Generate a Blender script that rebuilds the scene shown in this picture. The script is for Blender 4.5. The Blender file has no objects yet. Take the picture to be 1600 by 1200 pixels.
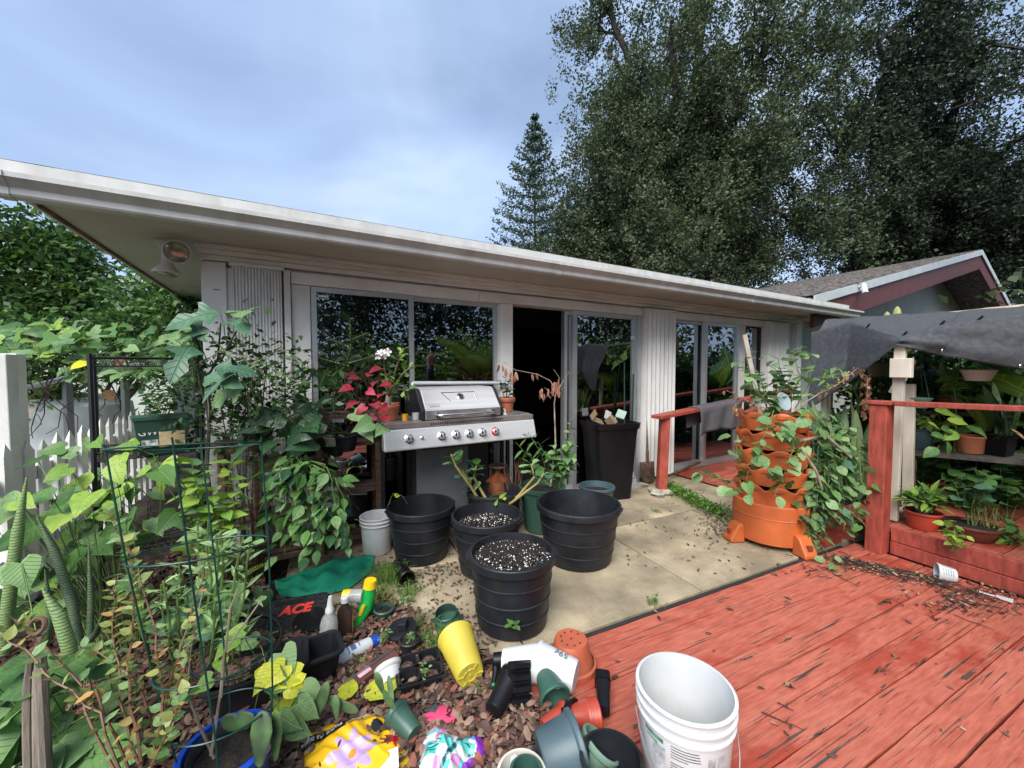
import bpy, math, random
import numpy as np
from mathutils import Vector, Matrix, Euler
random.seed(7); rng = np.random.default_rng(11)
R = math.radians
S = bpy.context.scene
COL = S.collection

# ------------------------------------------------------------------ camera
F = 615.0; TP = .0407; PIT = math.atan(TP); CH = 1.45
cam = bpy.data.cameras.new('camera'); co = bpy.data.objects.new('camera', cam); COL.objects.link(co)
cam.sensor_width = 36; cam.lens = 36 * F / 1600; cam.clip_start = .05; cam.clip_end = 600
co.location = (0, 0, CH); co.rotation_euler = (R(90) - PIT, 0, 0)
S.camera = co

# ------------------------------------------------------------------ sky
SUN_EL, SUN_AZ = R(47), R(198)          # azimuth clockwise from +Y: a veiled sun high behind the photographer's left shoulder
w = bpy.data.worlds.new('World'); S.world = w; w.use_nodes = True
nt = w.node_tree; nt.nodes.clear()
out = nt.nodes.new('ShaderNodeOutputWorld'); bg = nt.nodes.new('ShaderNodeBackground')
sky = nt.nodes.new('ShaderNodeTexSky'); sky.sky_type = 'NISHITA'; sky.sun_disc = False
sky.sun_elevation = SUN_EL; sky.sun_rotation = SUN_AZ; sky.air_density = 1.0; sky.dust_density = 1.2; sky.ozone_density = 2.0
tc = nt.nodes.new('ShaderNodeTexCoord'); mp = nt.nodes.new('ShaderNodeMapping')
mp.inputs['Scale'].default_value = (1.1, 1.1, 2.0); mp.inputs['Location'].default_value = (.3, .9, .2)
nz = nt.nodes.new('ShaderNodeTexNoise'); nz.inputs['Scale'].default_value = 1.5; nz.inputs['Detail'].default_value = 7; nz.inputs['Roughness'].default_value = .47
nz.inputs['Distortion'].default_value = .35
cr = nt.nodes.new('ShaderNodeValToRGB'); cr.color_ramp.elements[0].position = .30; cr.color_ramp.elements[1].position = .80
cr.color_ramp.elements[0].color = (.35, .35, .35, 1); cr.color_ramp.elements[1].color = (1, 1, 1, 1)
mx = nt.nodes.new('ShaderNodeMix'); mx.data_type = 'RGBA'
mx.inputs[7].default_value = (4.5, 6.1, 9.0, 1)
L = nt.links.new
L(tc.outputs['Generated'], mp.inputs['Vector']); L(mp.outputs[0], nz.inputs['Vector']); L(nz.outputs[0], cr.inputs[0])
L(cr.outputs[0], mx.inputs[0]); L(sky.outputs[0], mx.inputs[6]); # veiled sun: bright thin cloud around the sun's own direction
sdir = (math.sin(SUN_AZ) * math.cos(SUN_EL), math.cos(SUN_AZ) * math.cos(SUN_EL), math.sin(SUN_EL))
vn = nt.nodes.new('ShaderNodeVectorMath'); vn.operation = 'NORMALIZE'; dt = nt.nodes.new('ShaderNodeVectorMath'); dt.operation = 'DOT_PRODUCT'; dt.inputs[1].default_value = sdir
L(tc.outputs['Generated'], vn.inputs[0]); L(vn.outputs[0], dt.inputs[0])
mxx = nt.nodes.new('ShaderNodeMath'); mxx.operation = 'MAXIMUM'; mxx.inputs[1].default_value = 0; pw_ = nt.nodes.new('ShaderNodeMath'); pw_.operation = 'POWER'; pw_.inputs[1].default_value = 11.
L(dt.outputs['Value'], mxx.inputs[0]); L(mxx.outputs[0], pw_.inputs[0])
au = nt.nodes.new('ShaderNodeMix'); au.data_type = 'RGBA'; au.blend_type = 'ADD'; au.clamp_result = False; au.inputs[7].default_value = (22, 21.5, 21, 1)
L(pw_.outputs[0], au.inputs[0]); nz2 = nt.nodes.new('ShaderNodeTexNoise'); nz2.inputs['Scale'].default_value = 1.7; nz2.inputs['Detail'].default_value = 7; nz2.inputs['Roughness'].default_value = .48; nz2.inputs['Distortion'].default_value = .6
mp2 = nt.nodes.new('ShaderNodeMapping'); mp2.inputs['Scale'].default_value = (1, 1, 1.7); mp2.inputs['Location'].default_value = (1.62, .35, .1); L(tc.outputs['Generated'], mp2.inputs['Vector']); L(mp2.outputs[0], nz2.inputs['Vector'])
cr2 = nt.nodes.new('ShaderNodeMapRange'); cr2.inputs[1].default_value = .36; cr2.inputs[2].default_value = .80; cr2.inputs[4].default_value = .62; cr2.interpolation_type = 'SMOOTHSTEP'; L(nz2.outputs[0], cr2.inputs[0])
mx2_ = nt.nodes.new('ShaderNodeMix'); mx2_.data_type = 'RGBA'; mx2_.inputs[7].default_value = (7.8, 8.9, 10.8, 1); L(cr2.outputs[0], mx2_.inputs[0]); L(mx.outputs[2], mx2_.inputs[6]); L(mx2_.outputs[2], au.inputs[6]); L(au.outputs[2], bg.inputs[0]); L(bg.outputs[0], out.inputs[0])
bg.inputs[1].default_value = .05

# ------------------------------------------------------------------ sun (veiled, soft)
sd = bpy.data.lights.new('sun', 'SUN'); sd.energy = 1.75; sd.angle = R(40); sd.color = (1, .955, .88)
so = bpy.data.objects.new('sun', sd); COL.objects.link(so)
sv = Vector((math.sin(SUN_AZ) * math.cos(SUN_EL), math.cos(SUN_AZ) * math.cos(SUN_EL), math.sin(SUN_EL)))
so.rotation_euler = sv.to_track_quat('Z', 'Y').to_euler(); so.location = sv * 60
S.view_settings.view_transform = 'Standard'; S.view_settings.look = 'None'; S.view_settings.gamma = 1
S.view_settings.exposure = 1.42; S.view_settings.use_curve_mapping = False
S.render.engine = 'CYCLES'
S.cycles.max_bounces = 6; S.cycles.transparent_max_bounces = 10
S.cycles.diffuse_bounces = 3; S.cycles.glossy_bounces = 3

# ------------------------------------------------------------------ place geometry: pixel rays met with real planes
def ray(px, py):
    a = (px - 800) / F; b = (py - 600) / F
    return Vector((a, math.cos(PIT) - b * math.sin(PIT), -math.sin(PIT) - b * math.cos(PIT)))
def gz(px, py, z=0.):
    d = ray(px, py); return Vector((0, 0, CH)) + d * ((z - CH) / d.z)
def gd(px, py, y):
    d = ray(px, py); return Vector((0, 0, CH)) + d * (y / d.y)
TH = math.atan(615 / 1090.); P0 = gz(1052, 737, .04); P0.z = 0         # house frame
HU = Vector((math.cos(TH), math.sin(TH), 0)); HV = Vector((-math.sin(TH), math.cos(TH), 0))
TD = math.atan(615 / 1305.); D0 = gz(1265, 870); D0.z = 0               # deck and paving frame
DU = Vector((math.cos(TD), math.sin(TD), 0)); DV = Vector((-math.sin(TD), math.cos(TD), 0))
def H(x, y, z=0.): return P0 + HU * x + HV * y + Vector((0, 0, z))
def D(x, y, z=0.): return D0 + DU * x + DV * y + Vector((0, 0, z))
def fac(px, py, y=0.):
    d = ray(px, py); c = Vector((0, 0, CH)); t = (y - (c - P0).dot(HV)) / d.dot(HV); p = c + d * t
    return (p - P0).dot(HU), p.z

# ------------------------------------------------------------------ materials
MATS = {}
def srgb(r, g, b):
    f = lambda c: (c / 12.92 if c <= .04045 else ((c + .055) / 1.055) ** 2.4)
    return (f(r / 255), f(g / 255), f(b / 255))
def _ma(n, l, op, xs):
    k = n.nodes.new('ShaderNodeMath'); k.operation = op
    for i, x in enumerate(xs):
        if isinstance(x, float): k.inputs[i].default_value = x
        else: l(x, k.inputs[i])
    return k.outputs[0]
def P(name, col, rough=.6, var=.12, scale=6., bump=0., bscale=40., metal=0., spec=.5, stretch=(1, 1, 1), col2=None, trans=0., dirt=0., dcol=(.05, .045, .035), rnd=0., coat=0., vein=0., dlo=.5, dhi=.78):
    if name in MATS: return MATS[name]
    m = bpy.data.materials.new(name); m.use_nodes = True; n = m.node_tree; n.nodes.clear(); l = n.links.new
    o = n.nodes.new('ShaderNodeOutputMaterial'); b = n.nodes.new('ShaderNodeBsdfPrincipled')
    b.inputs['Roughness'].default_value = rough; b.inputs['Metallic'].default_value = metal; b.inputs['Specular IOR Level'].default_value = spec
    if coat: b.inputs['Coat Weight'].default_value = coat; b.inputs['Coat Roughness'].default_value = .15
    t = n.nodes.new('ShaderNodeTexCoord'); g = n.nodes.new('ShaderNodeMapping'); g.inputs['Scale'].default_value = stretch
    oi = n.nodes.new('ShaderNodeObjectInfo')
    l(t.outputs['Object'], g.inputs['Vector'])
    cx = n.nodes.new('ShaderNodeCombineXYZ'); k = n.nodes.new('ShaderNodeMath'); k.operation = 'MULTIPLY'; k.inputs[1].default_value = 37.
    l(oi.outputs['Random'], k.inputs[0])
    for i in range(3): l(k.outputs[0], cx.inputs[i])
    l(cx.outputs[0], g.inputs['Location'])
    a = n.nodes.new('ShaderNodeTexNoise'); a.inputs['Scale'].default_value = scale; a.inputs['Detail'].default_value = 5
    l(g.outputs[0], a.inputs['Vector'])
    c2 = col2 if col2 else tuple(max(0, c * (1 - 2.4 * var)) for c in col)
    c1 = col if col2 else tuple(min(1, c * (1 + var)) for c in col)
    q = n.nodes.new('ShaderNodeMix'); q.data_type = 'RGBA'; q.inputs[6].default_value = (*c2, 1); q.inputs[7].default_value = (*c1, 1)
    rr = n.nodes.new('ShaderNodeMapRange'); rr.inputs[1].default_value = .3; rr.inputs[2].default_value = .7
    if rnd:
        ad = n.nodes.new('ShaderNodeMath'); ad.operation = 'MULTIPLY_ADD'; ad.inputs[1].default_value = rnd; 
        sb = n.nodes.new('ShaderNodeMath'); sb.operation = 'SUBTRACT'; sb.inputs[1].default_value = rnd * .5
        l(oi.outputs['Random'], ad.inputs[0]); l(a.outputs[0], sb.inputs[0]); l(sb.outputs[0], ad.inputs[2]); l(ad.outputs[0], rr.inputs[0])
    else: l(a.outputs[0], rr.inputs[0])
    l(rr.outputs[0], q.inputs[0])
    last = q.outputs[2]
    if dirt:
        a2 = n.nodes.new('ShaderNodeTexNoise'); a2.inputs['Scale'].default_value = scale * .55; a2.inputs['Detail'].default_value = 9; a2.inputs['Roughness'].default_value = .68
        l(g.outputs[0], a2.inputs['Vector'])
        r2 = n.nodes.new('ShaderNodeMapRange'); r2.inputs[1].default_value = dlo; r2.inputs[2].default_value = dhi; r2.inputs[4].default_value = dirt
        l(a2.outputs[0], r2.inputs[0])
        q2 = n.nodes.new('ShaderNodeMix'); q2.data_type = 'RGBA'; q2.inputs[7].default_value = (*dcol, 1); l(r2.outputs[0], q2.inputs[0]); l(last, q2.inputs[6]); last = q2.outputs[2]
    if vein:      # midrib and side veins in the leaf's own axes (x across, y along)
        sp = n.nodes.new('ShaderNodeSeparateXYZ'); l(t.outputs['Object'], sp.inputs[0]); MA = lambda op, *xs: _ma(n, l, op, xs)
        ax = MA('ABSOLUTE', sp.outputs[0]); mid = MA('SUBTRACT', 1., MA('MINIMUM', MA('DIVIDE', ax, .022), 1.))
        ph = MA('FRACT', MA('MULTIPLY', MA('SUBTRACT', sp.outputs[1], MA('MULTIPLY', ax, .75)), 7.)); sv_ = MA('SUBTRACT', 1., MA('MINIMUM', MA('DIVIDE', MA('ABSOLUTE', MA('SUBTRACT', ph, .5)), .09), 1.))
        vv = MA('MULTIPLY', MA('MAXIMUM', mid, MA('MULTIPLY', sv_, .55)), vein)
        q3 = n.nodes.new('ShaderNodeMix'); q3.data_type = 'RGBA'; l(vv, q3.inputs[0]); l(last, q3.inputs[6]); q3.inputs[7].default_value = tuple(min(.8, c * 1.5 + .06) for c in c1) + (1,); last = q3.outputs[2]
        bq = n.nodes.new('ShaderNodeBump'); bq.inputs['Strength'].default_value = .5; bq.inputs['Distance'].default_value = .03; bq.invert = True; l(vv, bq.inputs['Height']); l(bq.outputs[0], b.inputs['Normal'])
    l(last, b.inputs['Base Color'])
    if bump:
        a3 = n.nodes.new('ShaderNodeTexNoise'); a3.inputs['Scale'].default_value = bscale; a3.inputs['Detail'].default_value = 4
        l(g.outputs[0], a3.inputs['Vector']); bp = n.nodes.new('ShaderNodeBump'); bp.inputs['Strength'].default_value = bump; bp.inputs['Distance'].default_value = .02
        l(a3.outputs[0], bp.inputs['Height']); l(bp.outputs[0], b.inputs['Normal'])
    if trans:
        tb = n.nodes.new('ShaderNodeBsdfTranslucent'); ms = n.nodes.new('ShaderNodeMixShader'); ms.inputs[0].default_value = trans
        l(last, tb.inputs[0]); l(b.outputs[0], ms.inputs[1]); l(tb.outputs[0], ms.inputs[2]); l(ms.outputs[0], o.inputs[0])
    else: l(b.outputs[0], o.inputs[0])
    MATS[name] = m; return m
def leafmat(name, c1, c2, rough=.42, trans=.3, vein=0.):
    c1 = tuple(min(.8, c * 1.25) for c in c1); c2 = tuple(c * 1.25 for c in c2); return P(name, c1, rough, col2=c2, scale=5, trans=trans, rnd=.7, spec=.4, vein=vein)

M_WHITE = P('white_paint', (.76, .75, .72), .55, .06, 3, dirt=.42, dcol=(.28, .255, .21), bump=.08, bscale=60)
M_FASCIA = P('fascia_paint', (.60, .60, .585), .5, .06, 2.2, dirt=.5, dcol=(.3, .285, .25), stretch=(4, 1, 1), bump=.05, bscale=30)
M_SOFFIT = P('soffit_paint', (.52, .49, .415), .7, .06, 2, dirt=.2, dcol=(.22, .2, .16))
M_WALLG = P('sage_wall', (.42, .45, .39), .8, .05, 2, bump=.15, bscale=90)
M_ALU = P('aluminium_frame', (.55, .56, .57), .38, .06, 5, metal=.7)
M_SHUT = P('shutter_enamel', (.74, .735, .71), .4, .05, 3, dirt=.3, dcol=(.3, .28, .24))
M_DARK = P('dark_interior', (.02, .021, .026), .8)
M_ROOF = P('shingle', (.20, .18, .165), .9, .35, 14, bump=.4, bscale=60, dirt=.4, dcol=(.06, .055, .05))
M_REDF = P('red_fascia', (.11, .028, .024), .6, .1)
M_BLK = P('black_plastic', (.014, .016, .021), .45, .25, 6, dirt=.5, dcol=(.06, .058, .055), spec=.4)
M_BLKM = P('black_metal', (.015, .015, .017), .5)
M_BLKS = P('black_gloss_plastic', (.008, .008, .01), .36, spec=.3)
M_GRN = P('green_plastic', (.035, .095, .07), .4, .1, dirt=.25, dcol=(.09, .09, .07))
M_GRNL = P('pale_green_plastic', (.16, .26, .2), .5, .1)
M_BLUEG = P('blue_grey_plastic', (.06, .105, .125), .45, .12, dirt=.25, dcol=(.13, .14, .14))
M_TERRA = P('terracotta', (.46, .15, .07), .75, .12, 7, bump=.08, dirt=.25, dcol=(.3, .2, .14))
M_TERRAP = P('terracotta_plastic', (.42, .10, .05), .45, .1, 7, dirt=.15, dcol=(.25, .12, .08))
M_TERRAR = P('red_plastic', (.42, .06, .035), .4, .1, 7)
M_ORANGE = P('orange_plastic', (.50, .115, .03), .5, .1, 5, dirt=.25, dcol=(.28, .08, .03))
M_WPL = P('white_plastic', (.60, .62, .63), .4, .05, 4, dirt=.4, dcol=(.27, .26, .22))
M_CREAM = P('cream_plastic', (.6, .57, .5), .5, .06, dirt=.3, dcol=(.3, .27, .2))
M_YEL = P('yellow_plastic', (.52, .42, .05), .42, .08, 5, dirt=.5, dcol=(.3, .24, .08))
M_BLUE = P('blue_plastic', (.01, .06, .42), .3, .1)
M_SOIL = P('potting_soil', (.022, .016, .012), .95, .3, 30, bump=1., bscale=60)
M_PERL = P('perlite', (.75, .74, .7), .8, .05)
M_WOOD = P('weathered_brown_wood', (.115, .06, .04), .75, .3, 8, bump=.25, bscale=50, stretch=(1, 1, 6), dirt=.3, dcol=(.2, .17, .14))
M_PINE = P('cream_lumber', (.62, .56, .46), .7, .15, 6, stretch=(1, 1, .3), dirt=.3, dcol=(.2, .16, .1))
M_GREYW = P('grey_driftwood', (.24, .2, .16), .85, .35, 9, bump=.5, bscale=40, stretch=(1, 1, .2))
M_BARK = P('bark', (.06, .05, .042), .9, .35, 5, bump=.8, bscale=14)
M_TWIG = P('pale_twig', (.30, .24, .18), .8, .25, 12)
M_DTWIG = P('dark_twig', (.05, .03, .022), .8, .25, 12)
M_GSTEM = P('green_stem', (.12, .2, .05), .55, .2)
M_RSTEM = P('red_stem', (.21, .10, .06), .55, .2)
M_STEEL = P('stainless_steel', (.68, .68, .68), .3, .05, 3, metal=.45, stretch=(.4, 10, 10), dirt=.3, dcol=(.25, .22, .2))
M_STEELD = P('stained_steel', (.42, .40, .385), .36, .2, 5, metal=.7)
M_CHROME = P('chrome', (.75, .75, .76), .1, .02, metal=1.)
M_GALV = P('galvanised_pipe', (.38, .39, .4), .4, .1, metal=.8)
M_GREYP = P('grey_panel', (.16, .17, .175), .45, .05)
M_WIREG = P('green_wire', (.005, .05, .038), .35)
M_CLOTH = P('shade_cloth', (.062, .067, .075), .95, .15, 30, bump=.35, bscale=160)
M_TOWEL = P('grey_towel', (.09, .085, .095), .95, .12, 8, bump=.4, bscale=120)
M_TEAL = P('teal_cloth', (.004, .29, .165), .75, .15, 8, bump=.25, bscale=90)
M_RUST = P('rusty_steel', (.14, .075, .05), .8, .35, 9)
# ------------------------------------------------------------------ mesh helpers
def fastmesh(name, v, f, mats, smooth=False, mi=None, sharp=None):
    me = bpy.data.meshes.new(name)
    me.from_pydata([tuple(p) for p in v], [], [tuple(q) for q in f])
    for m in (mats if isinstance(mats, (list, tuple)) else [mats]): me.materials.append(m)
    if mi is not None: me.polygons.foreach_set('material_index', mi)
    if smooth:
        me.polygons.foreach_set('use_smooth', [True] * len(me.polygons))
        if sharp: me.set_sharp_from_angle(angle=R(sharp))
    me.update(); return me
def bigmesh(name, V, Q, mats, mi=None, smooth=False):
    """V (n,3), Q (m,k) uniform polygons, quickly"""
    me = bpy.data.meshes.new(name); n, (m, k) = len(V), Q.shape
    me.vertices.add(n); me.vertices.foreach_set('co', np.asarray(V, np.float32).ravel())
    me.loops.add(m * k); me.loops.foreach_set('vertex_index', Q.astype(np.int32).ravel())
    me.polygons.add(m); me.polygons.foreach_set('loop_start', np.arange(0, m * k, k, dtype=np.int32))
    for x in (mats if isinstance(mats, (list, tuple)) else [mats]): me.materials.append(x)
    if mi is not None: me.polygons.foreach_set('material_index', np.asarray(mi, np.int32))
    if smooth: me.polygons.foreach_set('use_smooth', np.ones(m, bool))
    me.update(calc_edges=True); return me
def link(name, me, parent=None, M=None, loc=None):
    o = bpy.data.objects.new(name, me); COL.objects.link(o)
    if parent is not None: o.parent = parent
    if M is not None: o.matrix_basis = M
    elif loc is not None: o.location = loc
    return o
def tag(o, label, cat, group=None, kind=None):
    if label: o['label'] = label
    if cat: o['category'] = cat
    if group: o['group'] = group
    if kind: o['kind'] = kind
    return o
def thing(name, label, cat, loc=(0, 0, 0), rz=0., group=None, rot=None, kind=None):
    o = bpy.data.objects.new(name, None); COL.objects.link(o); o.empty_display_size = .1
    o.location = loc; o.rotation_euler = rot if rot else (0, 0, rz)
    return tag(o, label, cat, group, kind)
def frame(p0, p1, up=Vector((0, 0, 1))):
    z = (Vector(p1) - Vector(p0)).normalized(); x = up.cross(z)
    if x.length < 1e-4: x = Vector((1, 0, 0)).cross(z)
    if x.length < 1e-4: x = Vector((0, 1, 0))
    x.normalize(); return x, z.cross(x), z
class MB:
    def __init__(s): s.v = []; s.f = []; s.m = []; s.M = Matrix()
    def add(s, v, f, mi=0):
        b = len(s.v); s.v += [s.M @ Vector(p) for p in v]; s.f += [[b + i for i in q] for q in f]; s.m += [mi] * len(f); return s
    def box(s, x0, x1, y0, y1, z0, z1, mi=0):
        return s.add([(x, y, z) for z in (z0, z1) for y in (y0, y1) for x in (x0, x1)],
                     [(0, 2, 3, 1), (4, 5, 7, 6), (0, 1, 5, 4), (2, 6, 7, 3), (0, 4, 6, 2), (1, 3, 7, 5)], mi)
    def bar(s, p0, p1, w, h, mi=0, up=Vector((0, 0, 1))):
        x, y, z = frame(p0, p1, up); p0, p1 = Vector(p0), Vector(p1)
        v = [p + x * a * w / 2 + y * b * h / 2 for p in (p0, p1) for a, b in ((-1, -1), (1, -1), (1, 1), (-1, 1))]
        return s.add(v, [(3, 2, 1, 0), (4, 5, 6, 7), (0, 1, 5, 4), (1, 2, 6, 5), (2, 3, 7, 6), (3, 0, 4, 7)], mi)
    def tube(s, pts, r, n=6, mi=0, caps=True, flat=1.):
        pts = [Vector(p) for p in pts]; rs = r if isinstance(r, (list, tuple)) else [r] * len(pts)
        v, f = [], []; up = Vector((0, 0, 1)); px = None
        for i, p in enumerate(pts):
            t = (pts[min(i + 1, len(pts) - 1)] - pts[max(i - 1, 0)])
            t = t.normalized() if t.length > 1e-9 else Vector((0, 0, 1))
            if px is None:
                px = up.cross(t) if abs(t.z) < .95 else Vector((1, 0, 0)).cross(t)
            x = (px - t * px.dot(t)); x = x.normalized() if x.length > 1e-6 else Vector((1, 0, 0)); px = x; y = t.cross(x)
            for k in range(n):
                a = 2 * math.pi * k / n; v.append(p + x * math.cos(a) * rs[i] + y * math.sin(a) * rs[i] * flat)
        for i in range(len(pts) - 1):
            for k in range(n): f.append((i * n + k, i * n + (k + 1) % n, (i + 1) * n + (k + 1) % n, (i + 1) * n + k))
        if caps: f += [tuple(range(n - 1, -1, -1)), tuple((len(pts) - 1) * n + k for k in range(n))]
        return s.add(v, f, mi)
    def ring(s, c, rad, r, n=24, k=5, mi=0, sx=1., sy=1., M=None):
        v, f = [], []
        for i in range(n):
            a = 2 * math.pi * i / n
            for j in range(k):
                b = 2 * math.pi * j / k; q = Vector(((rad + r * math.cos(b)) * math.cos(a) * sx, (rad + r * math.cos(b)) * math.sin(a) * sy, r * math.sin(b)))
                if M: q = M @ q
                v.append(Vector(c) + q)
        for i in range(n):
            for j in range(k): f.append((i * k + j, ((i + 1) % n) * k + j, ((i + 1) % n) * k + (j + 1) % k, i * k + (j + 1) % k))
        return s.add(v, f, mi)
    def lathe(s, prof, n=24, c=(0, 0, 0), mi=0, M=None, mod=None, close=True):
        v, f = [], []; c = Vector(c)
        for i, (r, z) in enumerate(prof):
            for k in range(n):
                a = 2 * math.pi * k / n; q = r * (mod(a, i) if mod else 1)
                p = Vector((q * math.cos(a), q * math.sin(a), z)); v.append(c + (M @ p if M else p))
        m = len(prof)
        for i in range(m - 1):
            for k in range(n): f.append((i * n + k, i * n + (k + 1) % n, (i + 1) * n + (k + 1) % n, (i + 1) * n + k))
        if close: f += [tuple(range(n - 1, -1, -1)), tuple((m - 1) * n + k for k in range(n))]
        return s.add(v, f, mi)
    def prism(s, poly, x0, x1, mi=0):
        """poly of (y,z) extruded along x"""
        n = len(poly); v = [(x0, y, z) for y, z in poly] + [(x1, y, z) for y, z in poly]
        return s.add(v, [tuple(range(n - 1, -1, -1)), tuple(range(n, 2 * n))] + [(i, (i + 1) % n, n + (i + 1) % n, n + i) for i in range(n)], mi)
    def grid(s, fn, nu, nv, mi=0):
        v = [fn(i / nu, j / nv) for j in range(nv + 1) for i in range(nu + 1)]
        return s.add(v, [(j * (nu + 1) + i, j * (nu + 1) + i + 1, (j + 1) * (nu + 1) + i + 1, (j + 1) * (nu + 1) + i) for j in range(nv) for i in range(nu)], mi)
    def mesh(s, name, mats, smooth=False, sharp=35):
        return fastmesh(name, s.v, s.f, mats, smooth, s.m, sharp if smooth else None)
    def build(s, name, mats, parent=None, smooth=False, M=None, loc=None, sharp=35, bevel=0.):
        o = link(name, s.mesh(name, mats, smooth, sharp), parent, M, loc)
        if bevel:
            b = o.modifiers.new('bevel', 'BEVEL'); b.width = bevel; b.segments = 2; b.limit_method = 'ANGLE'
        return o
def B(name, mat, parent, x0, x1, y0, y1, z0, z1, bevel=0.): return MB().box(x0, x1, y0, y1, z0, z1).build(name, mat, parent, bevel=bevel)
def text(name, body, size, mat, parent, M, ext=.0006, shear=0., bold=0.):
    c = bpy.data.curves.new('t', 'FONT'); c.body = body; c.size = size; c.extrude = ext; c.align_x = 'CENTER'; c.align_y = 'CENTER'; c.shear = shear; c.offset = bold
    o = bpy.data.objects.new('t', c); COL.objects.link(o)
    dg = bpy.context.evaluated_depsgraph_get(); me = bpy.data.meshes.new_from_object(o.evaluated_get(dg))
    bpy.data.objects.remove(o); me.materials.clear(); me.materials.append(mat)
    return link(name, me, parent, M)

# ------------------------------------------------------------------ leaves and plants
LSH = dict(ovate=((0, .02), (.12, .20), (.28, .31), (.45, .33), (.62, .27), (.78, .17), (.9, .07), (1, 0)), lance=((0, .02), (.15, .075), (.3, .105), (.5, .11), (.7, .08), (.85, .045), (1, 0)),
    round=((0, .08), (.08, .26), (.22, .40), (.42, .46), (.62, .43), (.8, .31), (.93, .15), (1, .02)), heart=((0, .20), (.05, .36), (.14, .44), (.28, .44), (.45, .37), (.63, .25), (.8, .13), (.92, .045), (1, 0)),
    blade=((0, .042), (.2, .06), (.4, .063), (.6, .06), (.8, .045), (.93, .02), (1, 0)), obov=((0, .02), (.2, .07), (.4, .14), (.6, .22), (.77, .25), (.9, .17), (1, .02)),
    lobed=((0, .03), (.08, .16), (.17, .34), (.27, .40), (.33, .26), (.40, .14), (.52, .13), (.62, .20), (.72, .24), (.85, .15), (.94, .06), (1, 0)), wide=((0, .1), (.2, .4), (.4, .46), (.6, .38), (.8, .2), (1, 0)))
def leaf_arrays(kind, seg=5, curl=.25, fold=.12):
    v, f = [], []; st_ = LSH[kind]
    for i, (t, w_) in enumerate(st_):
        z = -curl * t * t; yb = t
        if kind == 'heart' and t < .3: yb -= .17 * (1 - t / .3)
        if kind == 'round' and t < .2: yb -= .06 * (1 - t / .2)
        if kind == 'lobed' and t < .36: yb += .10 * math.sin(math.pi * t / .36)
        rp = .025 * math.sin(i * 2.3) * w_ / .3
        v += [(-w_, yb, z + fold * w_ + rp), (-w_ * .5, (yb + t) / 2, z + fold * w_ * .35), (0, t, z), (w_ * .5, (yb + t) / 2, z + fold * w_ * .35), (w_, yb, z + fold * w_ - rp)]
    for i in range(len(st_) - 1):
        a = i * 5
        for k in range(4): f.append((a + k, a + k + 1, a + 6 + k, a + 5 + k))
    return v, f
LM = {}
def leafmesh(kind, mat, curl=.25, fold=.12):
    k = (kind, mat.name, curl, fold)
    if k not in LM:
        v, f = leaf_arrays(kind, 5, curl, fold); LM[k] = fastmesh('leaf', v, f, mat, True)
    return LM[k]
def lmat(p, d, up, s, roll=0., sx=1.):
    y = d.normalized(); x = y.cross(up)
    if x.length < 1e-3: x = Vector((1, 0, 0))
    x.normalize(); z = x.cross(y)
    M = Matrix(((x.x * s * sx, y.x * s, z.x * s, p.x), (x.y * s * sx, y.y * s, z.y * s, p.y), (x.z * s * sx, y.z * s, z.z * s, p.z), (0, 0, 0, 1)))
    return M @ Matrix.Rotation(roll, 4, 'Y')
U3 = Vector((0, 0, 1))
def rv(s=1.): return Vector((random.uniform(-s, s), random.uniform(-s, s), random.uniform(-s, s)))
def curve_pts(p0, p1, sag=0., n=6, wob=.02):
    p0, p1 = Vector(p0), Vector(p1); o = []
    for i in range(n + 1):
        t = i / n; p = p0.lerp(p1, t) + Vector((0, 0, -sag * 4 * t * (1 - t)))
        if 0 < i < n: p += rv(wob)
        o.append(p)
    return o
def stem(root, pts, r0, r1, mat, n=5, name='stem'):
    k = len(pts); MB().tube(pts, [r0 + (r1 - r0) * i / (k - 1) for i in range(k)], n).build(name, mat, root, True)
def along(pts, t):
    k = t * (len(pts) - 1); i = min(int(k), len(pts) - 2); u = k - i
    return pts[i].lerp(pts[i + 1], u), (pts[i + 1] - pts[i]).normalized()
def leaf_on(root, lm, p, d, s, roll=None, sx=1.): return link('leaf', lm, root, lmat(p, d, (U3 + rv(.35)).normalized(), s, random.uniform(-.5, .5) if roll is None else roll, sx))
def foliate(root, pts, lm, n, size, t0=.15, droop=.1, out=1., whorl=1):
    """leaves along a stem"""
    for i in range(n):
        t = t0 + (1 - t0) * (i + .5) / n; p, d = along(pts, t)
        for k in range(whorl):
            a = i * 2.4 + k * 2 * math.pi / whorl + random.uniform(-.4, .4)
            x = d.orthogonal().normalized(); y = d.cross(x); q = (x * math.cos(a) + y * math.sin(a)) * out + d * .45 + Vector((0, 0, -droop)) + rv(.2)
            leaf_on(root, random.choice(lm) if isinstance(lm, list) else lm, p, q, size * random.uniform(.65, 1.15))
def bushy(root, base, h, spread, ns, nl, lm, size, smat, r=.005, lean=Vector((0, 0, 0)), droop=.1, t0=.2, whorl=1):
    base = Vector(base)
    for i in range(ns):
        a = i * 2.4 + random.random(); k = spread * random.uniform(.4, 1)
        tip = base + Vector((math.cos(a) * k, math.sin(a) * k, h * random.uniform(.65, 1))) + lean
        pts = curve_pts(base + Vector((math.cos(a), math.sin(a), 0)) * min(.03, spread * .15), tip, -.06 * h, 6, .012)
        stem(root, pts, r, r * .4, smat); foliate(root, pts, lm, nl, size, t0, droop, 1, whorl)
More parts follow.
